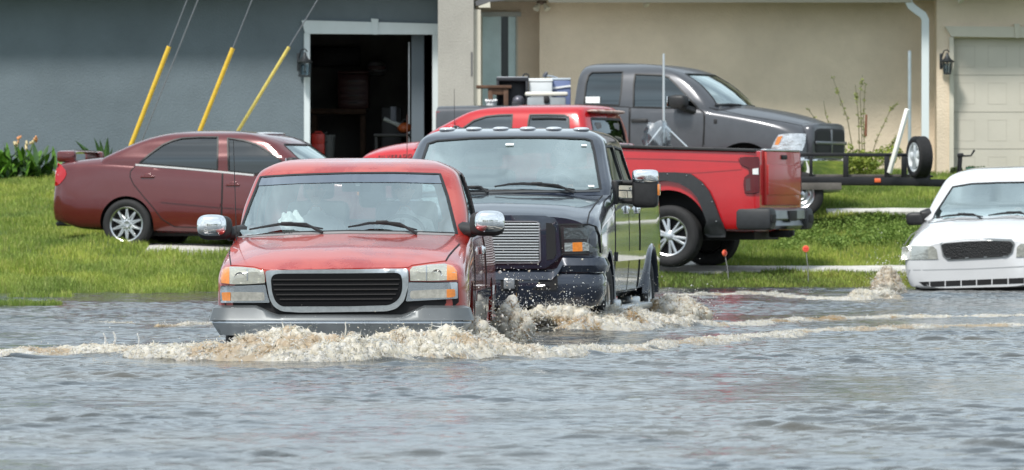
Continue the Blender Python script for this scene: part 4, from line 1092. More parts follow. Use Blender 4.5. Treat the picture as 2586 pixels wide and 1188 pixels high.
# ================================================================ the dark blue lifted pickup behind it
def c5(x, y): return (1250+x/3.48, 480+y/3.48)
def c6(x, y): return (1040+x/3.903, 300+y/3.903)
def blue_pickup():
    hd = math.atan2(-math.cos(R(6.3)), -math.sin(R(6.3)))
    V = Veh('pickup_truck', 'dark navy blue crew cab pickup truck with chrome bar grille and tall towing mirrors', 'pickup truck', (-.262, 55.97, -.22), hd, scale=(1.07,1.07,1))
    rt = V.root
    paint = mat('navy_paint', (.015,.021,.037), .20, .2, coat=1., vary=.15, scale=3, rvary=.06)
    g_w = glass_mat('windshield_glass'); g_s = glass_mat('dark_side_glass', (.40,.44,.44), .15)
    q = lambda *p: list(p)
    body = loft_x([
        (-.10, q((0,.52),(.88,.52),(.905,.70),(.925,1.0),(.915,1.20),(.80,1.265),(.60,1.30),(0,1.315))),
        (-.18, q((0,.50),(.94,.50),(.965,.70),(.985,1.0),(.965,1.235),(.80,1.29),(.60,1.335),(0,1.35))),
        (-.40, q((0,.48),(.97,.48),(1.0,.70),(1.01,1.0),(1.0,1.30),(.82,1.345),(.60,1.40),(0,1.415))),
        (-.90, q((0,.46),(.97,.46),(1.0,.70),(1.015,1.0),(1.0,1.40),(.84,1.43),(.58,1.475),(0,1.49))),
        (-1.35, q((0,.46),(.97,.46),(1.0,.70),(1.015,1.0),(1.0,1.465),(.86,1.485),(.56,1.52),(0,1.535))),
        (-1.7, q((0,.46),(.97,.46),(1.0,.70),(1.015,1.0),(1.0,1.50),(.96,1.575),(.5,1.58),(0,1.58))),
        (-4.0, q((0,.46),(.97,.46),(1.0,.70),(1.015,1.0),(1.0,1.50),(.96,1.575),(.5,1.58),(0,1.58))),
        (-4.15, q((0,.48),(.97,.48),(1.0,.70),(1.015,1.0),(1.0,1.47),(.97,1.53),(.5,1.53),(0,1.53))),
        (-6.4, q((0,.52),(.97,.52),(1.0,.70),(1.015,1.0),(1.0,1.47),(.97,1.53),(.5,1.53),(0,1.53))),
        (-6.55, q((0,.54),(.94,.54),(.97,.70),(.985,1.0),(.97,1.45),(.94,1.51),(.5,1.51),(0,1.51)))], 5, 2)
    cv, cf, co = loft_z([(1.50,-1.22,-4.08,.99,.26,.05),(1.58,-1.30,-4.08,.985,.26,.05),(1.72,-1.50,-4.07,.945,.23,.06),(1.88,-1.75,-4.05,.898,.19,.07),
                         (2.035,-1.98,-4.01,.852,.15,.09),(2.085,-2.06,-3.98,.81,.14,.11),(2.128,-2.2,-3.93,.735,.12,.13),(2.158,-2.42,-3.8,.62,.10,.15),(2.17,-2.8,-3.5,.35,.06,.1),(2.172,-3.,-3.3,.1,.02,.02)], 3)
    V.skin(body, co); cuts = []
    ws = [c6(110,385),c6(160,245),c6(250,215),c6(600,190),c6(1000,183),(1396,347.3),c6(1710,197),c6(1770,215),c6(1800,330),c6(1862,690),c6(1700,715),c6(1400,716),c6(900,708),c6(300,720),c6(70,735),c6(70,560)]
    window(V, 'pix', ws, g_w, cuts, False, 30, .024, 'windshield', depth=.006)
    window(V, 'left', [(-1.76,1.63),(-2.20,1.985),(-2.80,1.99),(-2.80,1.63)], g_s, cuts, True, .2, .022, rnd=.05)
    window(V, 'left', [(-2.93,1.63),(-2.93,1.99),(-3.68,1.965),(-3.80,1.63)], g_s, cuts, True, .2, .022, rnd=.05)
    window(V, 'rear', [(-.66,1.64),(.66,1.64),(.60,1.95),(-.60,1.95)], g_s, cuts, False, .2, .03, name='rear_window', rnd=.05)
    link('cab', cut((cv, cf), cuts, [paint, M_DARK]), None, rt)
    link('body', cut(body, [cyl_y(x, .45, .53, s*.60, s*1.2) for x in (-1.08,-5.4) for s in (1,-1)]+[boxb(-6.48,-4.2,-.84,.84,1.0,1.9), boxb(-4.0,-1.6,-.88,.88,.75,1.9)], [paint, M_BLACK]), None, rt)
    for x in (-1.08,-5.4):
        for s in (1,-1): wheel(V, x, s*.86, .44, .43, .29, .235, 'five', s)
        arch_ring(V, x, .45, .52, .99, .06, paint, d=.045 if x < -3 else .025, a0=5, a1=175)
    door(V, [(-1.62,.56),(-1.62,1.30),(-1.72,1.55),(-2.96,1.55),(-2.96,.56)], paint, (-2.76, 1.015, 1.36), M_CHROME, hsize=(.22,.03,.08))
    door(V, [(-2.99,.56),(-2.99,1.55),(-4.02,1.55),(-4.02,1.10),(-3.98,.56)], paint, (-3.85, 1.015, 1.36), M_CHROME, hsize=(.22,.03,.08))
    V.strip('bed_gap', 'left', [(-4.12,1.52),(-4.12,.5)], M_BLACK, .02, .008, both=True)
    V.panel('side_moulding', 'left', [(-4.35,.86),(-1.68,.86),(-1.68,.95),(-4.35,.95)], paint, .02, .02, .15, both=True)
    for s in (1,-1): mk('running_board', join(box((-2.75, s*1.06, .40), (2.5,.17,.06), .02), box((-1.75, s*.95, .44), (.08,.2,.1), .02), box((-3.7, s*.95, .44), (.08,.2,.1), .02)), M_TRIM, rt)
    # ---- front end, traced on the visible half and mirrored
    x0 = -.10
    shell = V.sym([(1255,544),(1330,544),(1379,545),(1399.4,552),(1412,571),(1415,610),(1419,645),(1400,664),(1376,678),(1300,679),(1255,679)], x0)
    V.panel('grille_shell', 'front', shell, paint, .06, .05, .12, flat='x')
    gi = V.sym([(1255,558),(1358,558.5),(1365.5,564),(1368,657),(1362,665.5),(1255,666)], x0)
    gi_in = V.sym([(1255,561),(1356,561.5),(1362,566),(1364.5,656),(1359,662.5),(1255,663)], x0)
    fr = V.panel('grille_frame', 'front', gi, M_TRIM, .068, .01, .10, flat='x')
    mk('grille_recess', V.prism('front', gi_in, .0685, .06, .12, 'x'), M_BLACK, fr)
    for k in range(14):
        y = 566.5+k*7.05; a = V.front(1363, y, x0)
        mk('grille_bar', tube([(x0+.078, -a[0], a[1]), (x0+.085, 0, a[1]), (x0+.078, a[0], a[1])], .0072, 6), mat('sky_pale_bar', (.50,.53,.55), .4, .35), fr)  # chrome bars: pale half-diffuse grey stands in for mirrored white sky
    for k in (-.27, .0, .27):
        zb, zt = V.front(1300, 661, x0)[1], V.front(1300, 563, x0)[1]
        mk('grille_upright', tube([(x0+.071, k, zb), (x0+.071, k, zt)], .005, 6), M_DARK, fr)
    vent = [V.front(*p, x0) for p in (c5(455,290),c5(505,294),c5(536,335),c5(545,560),c5(522,606),c5(460,615))]
    for pol in (vent, [(-y, z) for y, z in reversed(vent)]): V.panel('grille_vent', 'front', pol, M_BLACK, .064, .02, .08, flat='x')
    hl = [V.front(*p, -.16) for p in (c5(575,305),c5(700,303),c5(830,306),c5(885,325),c5(908,400),c5(917,553),c5(590,560))]
    up = [V.front(*p, -.16) for p in (c5(612,335),c5(832,330),c5(834,430),c5(616,434))]
    lw = [V.front(*p, -.16) for p in (c5(618,465),c5(800,458),c5(838,475),c5(834,535),c5(622,542))]
    am = [V.front(*p, -.16) for p in (c5(690,463),c5(775,459),c5(778,538),c5(692,541))]
    neg = lambda pol: [(-y, z) for y, z in reversed(pol)]
    smoked = mat('smoked_lamp', (.020,.026,.028), .10, coat=1.)
    for f_ in (lambda p: p, neg):
        h = V.panel('headlight', 'front', f_(hl), smoked, .026, .10, .07, flat='x')
        V.panel('reflector', 'front', f_(up), mat('ribbed_reflector', (.11,.125,.13), .25, .7, bump=.006, bscale=40), .0275, .01, .06, parent=h, flat='x')
        V.panel('reflector', 'front', f_(lw), mat('clear_reflector', (.36,.38,.37), .2, .7, bump=.008, bscale=40), .0275, .01, .06, parent=h, flat='x')
        V.panel('turn_signal', 'front', f_(am), M_AMBER, .030, .01, .06, parent=h, flat='x')
        V.strip('headlight_rim', 'front', f_(hl), M_DARK, .018, .030, closed=True, step=.06, flat='x', parent=h)
    zt, zc, zb = V.front(1480, 644, 0)[1], V.front(1480, 689, 0)[1], V.front(1480, 784, 0)[1]
    upb = sweep_plan([(-.20,zt-.01),(-.10,zt),(.02,zt-.03),(.05,zt-.10),(.03,zc+.004),(-.20,zc+.004)], 1.03, .055, .32, 40)
    zd = V.front(1300, 680, 0)[1]
    upb = ([Vector((v.x, v.y, v.z-(zt-zd)*max(0, min(1, (.68-abs(v.y))/.05))*(1 if v.z > zc+.02 else 0))) for v in upb[0]], upb[1])
    bp_ = mk('front_bumper', upb, paint, rt, 40)
    lwb = sweep_plan([(-.20,zc-.004),(.01,zc-.004),(.035,zc-.05),(.03,zb+.16),(-.02,zb+.04),(-.12,zb),(-.20,zb)], 1.015, .055, .32, 40)
    mk('bumper_apron', lwb, paint, bp_, 40)
    for pol, nm in ((((1265,700),(1309,699),(1309,734),(1265,735)), 'fog_lamp_recess'), (((1327,697),(1408,697),(1408,733),(1330,734)), 'tow_hook_recess')):
        c = [V.front(*p, .02) for p in pol]
        for sg in (1, -1):
            yy = [sg*p[0] for p in c]; xx = .0435-.055*(max(abs(v) for v in yy)/1.015)**2.4
            r = mk(nm, move(prism_poly(roundpoly([(min(yy),c[2][1]),(max(yy),c[2][1]),(max(yy),c[0][1]),(min(yy),c[0][1])], .03), xx-.05, xx, 'yz'), (0,0,0)), M_BLACK, bp_)
            ym, zm = sum(yy)/4, sum(p[1] for p in c)/4
            if nm == 'fog_lamp_recess': mk('fog_lamp', move(box((0,0,0), (.03,.10,.105), .02, 3), (xx+.008, ym, zm)), mat('fog_lens', (.20,.21,.22), .15, .3, coat=1., bump=.01, bscale=60), r)
            else: mk('tow_hook', tube([(xx+.01, ym-.05, zm-.035), (xx+.05, ym-.03, zm-.03), (xx+.05, ym+.03, zm-.025), (xx+.01, ym+.05, zm-.02)], .014, 8), M_CHROME, r)
    mk('skid_plate', box((-.45,0,.42), (.7,1.3,.08), .03), M_BLACK, rt)
    # ---- hood edges, cowl, wipers, lights
    V.strip('hood_gap', 'pix', [(1482.5,566),(1488.5,537.5),(1508.6,508.7),(1521,495)], M_BLACK, .012, .004, step=6)
    V.panel('cowl_grille', 'pix', [(1180,487),(1330,483),(1440,483),(1513,480),(1515,485),(1440,487),(1330,487),(1180,491)], mat('cowl_plastic_dark', (.05,.055,.06), .6), .006, .02, 20)
    wiper(V, [c6(820,692),c6(950,672),c6(1080,665),c6(1230,672),c6(1380,690),c6(1500,708),c6(1600,720)], h=.03, rad=.013)
    wiper(V, [c6(480,688),c6(560,700),c6(650,708),c6(760,722)], h=.03, rad=.012)
    for y in (-.62,-.37,-.12,.13,.37,.62):
        p, n = V.cast(Vector((-2.36-.1*y*y, y, 3)), Vector((0,0,-1)))
        mk('clearance_lamp', rounded_shell(p+Vector((-.03,0,.004)), (.22,.15,.045), 2.6, 14, 8), mat('pale_lamp', (.45,.48,.51), .3, coat=.5), rt, 60)
    for px, py, w_ in ((1287,366,.075),(1475,368,.05),(1493,471,.055)):
        p, n = V.hits('pix', [(px,py)])[0]; T = Matrix.Translation(p+n*.004) @ n.to_track_quat('Z','Y').to_matrix().to_4x4()
        mk('sticker', move(box((0,0,0), (w_,w_*.45,.003)), T), mat('white_sticker', (.78,.80,.80), .5), rt)
    # ---- towing mirrors
    p = V.plane(1630, 476, 0, -1.95)
    for sg in (1,-1):
        c = Vector((-1.95, sg*p.y, p.z)); hw, hh = .24, .36
        o = mk('towing_mirror', join(rounded_shell(c+Vector((0,0,-.03)), (.17,hw,hh-.04), 5.5), tube([c+Vector((-.01,-sg*.06,.05)), c+Vector((.0,-sg*.22,.055)), Vector((-1.83,sg*.985,c.z+.05))], [.028,.026,.03], 8),
                       tube([c+Vector((-.01,-sg*.06,-.125)), c+Vector((.0,-sg*.22,-.12)), Vector((-1.83,sg*1.0,c.z-.11))], [.03,.028,.034], 8), box((-1.83,sg*.99,c.z-.04), (.10,.06,.24), .02)), M_DARK, rt, 45)
        mk('mirror_cap', rounded_shell(c+Vector((.012,0,.115)), (.18,hw*1.0,.135), 4.5), M_CHROME, o, 60)
        mk('turn_signal', box(c+Vector((.01,sg*hw*.5,-.015)), (.10,.035,.115), .012), M_AMBER, o)
        mk('mirror_glass', box(c+Vector((-.088,0,0)), (.01,hw*.85,hw*1.2), .004), M_CHROME, o)
    a = V.plane(1028, 470, 0, -1.25); t_ = V.plane(1028, 290, 0, -1.25)
    mk('antenna', tube([a, a+(t_-a)*.1, t_], [.007,.004,.003], 6), mat('rusty_rod', (.10,.05,.04), .6), rt)
    mk('dashboard', box((-1.78,0,1.50), (.46,1.66,.16), .07), mat('dash_grey', (.16,.16,.165), .7), rt)
    steering(V, -2.15, .40, 1.56); seats(V, -2.95, 1.12, (.40,-.40)); seats(V, -3.75, 1.12, (.40,-.40))
    mk('rear_view_mirror', box((-2.08,0,1.93), (.03,.24,.07), .012), M_DARK, rt)
    mk('tailgate', box((-6.56,0,1.22), (.05,1.5,.5), .02), paint, rt); mk('rear_bumper', box((-6.66,0,.75), (.2,1.95,.18), .04), M_CHROME, rt)
    for s in (1,-1): mk('tail_light', box((-6.53,s*.90,1.22), (.08,.14,.45), .02), M_REDLENS, rt)
    person('driver in a grey shirt behind the wheel of the dark blue pickup', V.M @ Vector((-2.82,.40,1.14)), mat('grey_shirt', (.18,.19,.2), .8), hd)
    return V

# ================================================================ the white sedan at the right edge
def c7(x, y): return (2240+x/3.286, 420+y/3.286)
def white_sedan():
    hd = math.atan2(-math.cos(R(12.5)), -math.sin(R(12.5)))
    V = Veh('sedan', 'white sedan with black mesh grille cut off by the right edge of the photo', 'sedan', (5.97, 76., -.005), hd, pitch=R(3.3), roll=R(1.6))
    rt = V.root
    paint = mat('white_paint', (.58,.585,.595), .25, 0, coat=1., vary=.03, scale=2)
    g_w = glass_mat('windshield_glass'); g_s = glass_mat('dark_side_glass')
    q = lambda *p: list(p)
    body = loft_x([
        (.0, q((0,.14),(.62,.14),(.70,.24),(.72,.42),(.70,.60),(.62,.70),(.35,.735),(0,.745))),
        (-.06, q((0,.125),(.80,.125),(.86,.24),(.885,.42),(.865,.60),(.78,.715),(.42,.765),(0,.78))),
        (-.16, q((0,.12),(.87,.12),(.935,.25),(.96,.44),(.94,.62),(.86,.735),(.46,.805),(0,.825))),
        (-.45, q((0,.13),(.90,.13),(.96,.26),(.985,.48),(.965,.66),(.87,.80),(.48,.885),(0,.90))),
        (-.95, q((0,.14),(.90,.14),(.965,.26),(.99,.50),(.97,.74),(.87,.88),(.48,.955),(0,.97))),
        (-1.45, q((0,.15),(.90,.15),(.965,.26),(.99,.52),(.97,.82),(.87,.94),(.48,1.005),(0,1.015))),
        (-1.9, q((0,.15),(.90,.15),(.965,.26),(.99,.52),(.975,.85),(.90,.95),(.5,.98),(0,.98))),
        (-4.1, q((0,.17),(.90,.17),(.965,.28),(.99,.52),(.975,.85),(.90,.95),(.5,.98),(0,.98))),
        (-5.0, q((0,.24),(.88,.24),(.94,.34),(.965,.54),(.945,.84),(.86,.93),(.5,.955),(0,.96))),
        (-5.35, q((0,.32),(.78,.32),(.84,.40),(.86,.56),(.84,.80),(.76,.88),(.5,.90),(0,.90)))], 5, 2)
    cv, cf, co = loft_z([(.93,-1.30,-4.35,.93,.32,.12),(.99,-1.42,-4.26,.915,.32,.12),(1.12,-1.66,-4.08,.87,.28,.12),(1.28,-1.95,-3.88,.80,.22,.12),(1.40,-2.16,-3.72,.735,.18,.12),(1.455,-2.28,-3.6,.68,.16,.13),(1.50,-2.45,-3.45,.57,.13,.14),(1.53,-2.65,-3.2,.38,.1,.1),(1.535,-2.8,-3.,.12,.03,.03)], 3)
    V.skin(body, co); cuts = []
    wl = [(h[0].y, h[0].z) for h in V.hits('pix', [c7(850,432),c7(600,443),c7(345,472),c7(400,390),c7(470,283),c7(545,170),c7(700,144),c7(900,129),c7(1000,124)])]
    wl = [q_ for q_ in wl if q_[0] < -.06]
    ws = [(0, wl[0][1]+.003)]+wl+[(0, wl[-1][1]+.006)]+[(-y, z) for y, z in reversed(wl)]
    window(V, 'front', ws, g_w, cuts, False, .14, .02, 'windshield', depth=.006)
    window(V, 'left', [(-1.98,.995),(-2.40,1.335),(-2.95,1.37),(-2.95,.995)], g_s, cuts, True, .2, .03, rnd=.05)
    window(V, 'left', [(-3.05,.995),(-3.05,1.37),(-3.5,1.33),(-3.85,1.05),(-3.86,.995)], g_s, cuts, True, .2, .03, rnd=.05)
    link('cab', cut((cv, cf), cuts, [paint, M_DARK]), None, rt)
    link('body', cut(body, [cyl_y(x, .33, .38, s*.60, s*1.2) for x in (-.92,-3.84) for s in (1,-1)]+[boxb(-4.0,-1.75,-.84,.84,.4,1.5)], [paint, M_BLACK]), None, rt)
    for x in (-.92,-3.84):
        for s in (1,-1): wheel(V, x, s*.80, .30, .335, .23, .21, 'steel', s)
    door(V, [(-1.62,.27),(-1.62,.75),(-1.80,.93),(-2.98,.93),(-2.98,.27)], paint, (-2.82,.985,.80), paint)
    door(V, [(-3.01,.27),(-3.01,.93),(-3.9,.93),(-3.75,.70),(-3.42,.27)], paint, (-3.78,.98,.80), paint)
    gp = [c7(440,642),c7(470,624),c7(660,606),c7(850,599),c7(1035,606),c7(1062,640),c7(1042,720),c7(1003,752),c7(900,762),c7(505,782),c7(462,745)]
    gi = [c7(452,655),c7(478,640),c7(660,626),c7(850,619),c7(1025,626),c7(1048,652),c7(1030,716),c7(995,745),c7(900,754),c7(512,774),c7(474,738)]
    gf = V.panel('grille_frame', 'pix', gp, mat('grey_trim', (.22,.23,.23), .35, .5), .012, .05, 12, flat='x')
    mk('grille_mesh', V.prism('pix', gi, .016, .0, 12, 'x'), mat('mesh_black', (.010,.010,.011), .5, bump=.03, bscale=55), gf)
    for kx in (515,665,820,980):
        mk('grille_clip', V.prism('pix', [c7(kx-16,764-(kx-515)*.04),c7(kx+14,761-(kx-515)*.04),c7(kx+12,768-(kx-515)*.04),c7(kx-16,772-(kx-515)*.04)], .02, .01, 8, 'x'), M_TRIM, gf)
    def lamp(pix, inner, mode='pix'):
        h = V.panel('headlight', mode, pix, mat('headlight_clear', (.46,.46,.41), .2, .5, coat=1., vary=.2, scale=14, bump=.005, bscale=30), .010, .04, 10 if mode == 'pix' else .06)
        for p_, m_ in inner: V.panel('reflector' if m_ is not M_AMBER else 'turn_signal', mode, p_, m_, .013, .01, 8 if mode == 'pix' else .05, parent=h)
        return h
    refl = mat('ribbed_clear', (.48,.49,.46), .2, .7, bump=.007, bscale=34); side_l = mat('side_lens', (.46,.46,.45), .15, coat=1.)
    L1 = [c7(135,672),c7(200,666),c7(380,664),c7(412,690),c7(425,772),c7(205,776),c7(120,778)]
    lamp(L1, [([c7(207,672),c7(338,670),c7(342,768),c7(207,770)], refl), ([c7(135,674),c7(192,670),c7(197,773),c7(122,775)], side_l)])
    loc = [h[0] for h in V.hits('pix', L1)]
    lamp([(-p.y, p.z) for p in reversed(loc)], [], 'front')
    ol = [(2277.5,700)]
    V.strip('bumper_crease', 'pix', [c7(118,862),c7(300,862),c7(700,853),c7(1137,833),(2680,668)], mat('crease_grey', (.34,.35,.36), .5), .014, .002, step=12)
    for a, b in ((250,350),(358,478),(488,610),(620,738),(748,866),(876,1000),(1010,1137),(1147,1270)):
        t = lambda x: 962-(x-250)*.040
        hgt = 46 if a > 260 else 34
        pol = [c7(a+(14 if a == 250 else 0),t(a)),c7(b,t(b)),c7(b,t(b)+hgt),c7(a+(60 if a == 250 else 0),t(a)+hgt)]
        V.panel('intake_slot', 'pix', pol, M_BLACK, .003, .02, 9, flat='x')
    V.strip('hood_gap', 'pix', [c7(142,655),c7(200,570),c7(330,483)], mat('panel_gap', (.18,.18,.18), .8), .010, .003, step=8)
    wiper(V, [c7(405,446),c7(500,428),c7(620,418),c7(720,424),c7(795,434)], h=.025, rad=.013)
    wiper(V, [c7(842,424),c7(960,408),c7(1080,402),(2586,545),(2600,548)], h=.025, rad=.013)
    for sg, (px, py) in ((-1, (2312,551)),):
        p = V.plane(px, py, 0, -1.75)
        for s2 in (-1, 1):
            c = Vector((p.x, s2*abs(p.y), p.z-.01)); door_mirror(V, c, (.14,.245,.17), s2, (-1.72, s2*.93, .99), None)
    mk('underbody', boxb(-3.4,-.3,-.75,.75,.10,.2), M_BLACK, rt)
    mk('air_dam_shade', sweep_plan([(-.10,.13),(-.03,.13),(-.05,-.02),(-.10,-.02)], .86, .12, .2, 24, -.06), M_BLACK, rt)  # black sheet standing for the shade under the bumper, shaped as an air dam
    mk('dashboard', box((-1.85,0,.93), (.46,1.5,.16), .07), mat('dash_grey', (.16,.16,.165), .7), rt)
    steering(V, -2.2, .37, .97); seats(V, -2.95, .5, (.37,-.37))
    mk('rear_view_mirror', box((-2.15,0,1.34), (.03,.24,.06), .012), M_DARK, rt)
    for s in (1,-1): mk('tail_light', box((-5.3,s*.72,.70), (.12,.3,.2), .03), M_REDLENS, rt)
    mk('rear_bumper', box((-5.36,0,.46), (.16,1.7,.22), .06), paint, rt)
    person('driver in a dark shirt inside the white sedan', V.M @ Vector((-2.8,.37,.52)), mat('dark_shirt', (.06,.06,.07), .8), hd)
    return V
# ================================================================ maroon sedan on the left lawn (traced side on)
def c3(x, y): return (100+x*.3212, 280+y*.3212)
def maroon_sedan():
    a = R(-16); hd = a
    cx = P(323, 600, 80.9)
    V = Veh('sedan', 'faded maroon sedan with rear spoiler and silver mesh wheels parked on the lawn', 'sedan', (cx.x+1.35*math.cos(a)+.80*math.sin(-a), 80.9+1.35*math.sin(a)+.80*math.cos(a), .56), hd)
    rt = V.root
    paint = mat('maroon_paint', (.10,.010,.012), .22, .2, coat=1., col2=(.115,.015,.016), scale=1.5, rvary=.05)
    g_s = glass_mat('sedan_side_glass', (.05,.06,.065), .12, .03, (.6,.66,.7)); g_w = glass_mat('windshield_glass')
    S = lambda px, py, y=-.86: V.side(px, py, y)
    def st(px, yb, ys, yt, wb=.78, wm=.885, ws=.85, wt=.70):
        x, zb = S(px, yb); zs = S(px, ys)[1]; zt = S(px, yt)[1]
        zm = zb+(zs-zb)*.45
        return (x, [(0,zb),(wb,zb),(wm-.03,zb+.10),(wm,zm),(ws+.012,zs-.05),(ws-.03,zs+.005),(wt,zt-.004),(wt*.5,zt+.006),(0,zt+.01)])
    rows = [st(121,556,500,494,.55,.62,.58,.45), st(127,561,478,470,.66,.74,.70,.58), st(141,565,420,411,.70,.80,.765,.60), st(160,571,414,407,.74,.845,.80,.64), st(200,580,413,402,.77,.875,.83,.68), st(262,583,413,397),
            st(340,588,417,412), st(450,591,426,421), st(560,594,434,428), st(660,597,444,436), st(720,599,450,424), st(800,603,458,430), st(880,607,466,440), st(945,611,476,452,.74,.85,.80,.66), st(985,612,492,468,.66,.76,.72,.56), st(1003,610,520,500,.5,.6,.56,.4)]
    body = loft_x(rows, 4, 2)
    def lv(py, pr, pf, w, cf, cr, yz=-.75):
        xr, z = V.side(pr, py, -.5); xf = V.side(pf, py, -w)[0]
        return (z, xf+cf, xr, w, cf, cr)
    L_ = [lv(447,238,775,.838,.30,.10), lv(424,246,750,.836,.30,.10), lv(404,256,726,.835,.30,.12), lv(390,276,713,.805,.29,.14), lv(376,304,697,.775,.27,.15), lv(362,333,682,.745,.24,.16), lv(350,364,663,.705,.21,.17), lv(341,396,638,.655,.18,.18), lv(335,428,608,.57,.15,.18), lv(331,470,575,.40,.10,.12), lv(329.5,500,545,.14,.03,.03)]
    cv, cf, co = loft_z(L_, 3)
    V.skin(body, co); cuts = []
    window(V, 'pix', [c3(782,414),c3(860,345),c3(970,266),c3(1050,232),c3(1120,215),c3(1260,206),c3(1402,207),c3(1398,466)], g_s, cuts, True, 14, .022)
    window(V, 'pix', [c3(1478,214),c3(1600,232),c3(1700,262),c3(1790,315),c3(1900,392),c3(1870,470),c3(1690,497),c3(1486,474)], g_s, cuts, True, 14, .022)
    # windshield and backlight in local views
    zt, zb = V.side(682,364,-.6)[1], V.side(720,404,-.8)[1]
    window(V, 'front', [(-.70,zb),(.70,zb),(.60,zt),(-.60,zt)], g_w, cuts, False, .2, .02, 'windshield', rnd=.05)
    zt, zb = V.side(372,352,-.5)[1], V.side(272,396,-.5)[1]
    window(V, 'rear', [(-.62,zb),(.62,zb),(.52,zt),(-.52,zt)], g_s, cuts, False, .2, .02, 'rear_window', rnd=.05)
    link('cab', cut((cv, cf), cuts, [paint, M_DARK]), None, rt)
    xw, zw = S(323,567,-.80); r = .342; xf = xw+2.72
    link('body', cut(body, [cyl_y(x, z, .385, s*.55, s*1.2) for x, z in ((xw, zw), (xf, zw-.03)) for s in (1,-1)]+[boxb(xw+.5, xf-.6, -.72, .72, zw-.0, 1.6)], [paint, M_BLACK]), None, rt)
    for x, z in ((xw, zw), (xf, zw-.03)):
        for s in (1,-1): wheel(V, x, s*.775, z, r, .215, .235, 'mesh', s)
    V.strip('window_chrome', 'pix', [c3(755,425),c3(1100,452),c3(1430,482),c3(1685,507)], mat('bright_strip', (.75,.72,.70), .25, .6), .024, .008, both=True, step=10)
    door(V, [c3(755,432),c3(715,478),c3(712,520),c3(740,580),c3(830,690),c3(900,770),c3(960,850),c3(1060,912),c3(1425,922),c3(1436,486)], paint, None, None, 'pix', .012)
    door(V, [c3(1442,487),c3(1432,922),c3(1800,928),c3(1960,800),c3(1960,560),c3(1930,520),c3(1690,508)], paint, None, None, 'pix', .012)
    for px, py in (c3(850,520), c3(1520,584)):
        x, z = S(px, py)
        for s in (1,-1): mk('door_handle', join(box((x, s*.878, z), (.20,.025,.03), .01), box((x, s*.868, z+.02), (.10,.03,.05), .015)), paint, rt)
    V.strip('side_moulding', 'pix', [c3(955,703),c3(1420,745)], paint, .05, .018, both=True, step=10); V.strip('side_moulding', 'pix', [c3(1440,745),c3(1760,768)], paint, .05, .018, both=True, step=10)
    tl = V.panel('tail_light', 'pix', [c3(147,412),c3(175,430),c3(205,470),c3(212,500),c3(198,532),c3(165,572),c3(135,592),c3(122,590),c3(128,500)], M_REDLENS, .008, .03, 6, both=True)
    for t_, s in zip(tl, (1, -1)):
        V2 = V.prism('pix', [c3(131,470),c3(148,478),c3(150,508),c3(140,522),c3(128,520)], .011, .0, 4); mk('reversing_lamp', V2 if s == 1 else mirror(V2), mat('clear_lamp', (.7,.7,.68), .2, coat=1.), t_)
    # spoiler: blade on two feet
    p0, p1 = V.side(150, 392, -.55), V.side(255, 392, -.55); zt = V.side(150, 381, -.55)[1]
    sp = []
    for i in range(21):
        y = -.62+1.24*i/20; sag = .05*abs(y/.62)**6
        for dx, dz in ((0,-.015),(-.03,.02),(.02,.035),(.12,.03),(.17,.005),(.1,-.02)): sp.append(Vector((p0[0]+.02+dx+.05*(y/.62)**4, y, zt-.02+dz-sag)))
    fs = [(i*6+j, i*6+(j+1)%6, (i+1)*6+(j+1)%6, (i+1)*6+j) for i in range(20) for j in range(6)]+[tuple(range(6)), tuple(reversed(range(120,126)))]
    mk('spoiler', join(fix_normals((sp, fs)), *[box((p0[0]+.11, s*.56, zt-.08), (.27,.11,.16), .04) for s in (1,-1)]), paint, rt)
    p, n = V.hits('pix', [(640, 342)])[0]
    mk('sunroof_deflector', rounded_shell(V.plane(672,339,1,-.0)+Vector((.05,0,.0)), (.34,.80,.06), 2.6), mat('smoked_acrylic', (.45,.48,.50), .12, .2, coat=1.), rt, 60)
    mk('rear_bumper_lip', sweep_plan([(0,.36),(.03,.38),(.03,.44),(0,.46)], .5, .05, .1, 10, 0)[0:2] if False else box((S(128,566)[0]+.1,0,S(128,566)[1]+.0), (.25,1.2,.06), .02), M_DARK, rt)
    mk('underbody', boxb(xw-.2, xf+.3, -.6, .6, zw-.16, zw+.06), M_BLACK, rt)
    for s in (1,-1): door_mirror(V, (V.side(742,410,-.9)[0], s*.97, V.side(742,410,-.9)[1]), (.12,.2,.13), s, (V.side(735,415,-.85)[0], s*.85, V.side(735,418,-.85)[1]), None)
    seats(V, xw+1.55, zw+.05, (.36,-.36), h=.55); seats(V, xw+.65, zw+.05, (.36,-.36), h=.50)
    mk('dashboard', box((xw+2.25,0,zw+.52), (.4,1.35,.16), .06), mat('dash_grey', (.16,.16,.165), .7), rt)
    return V

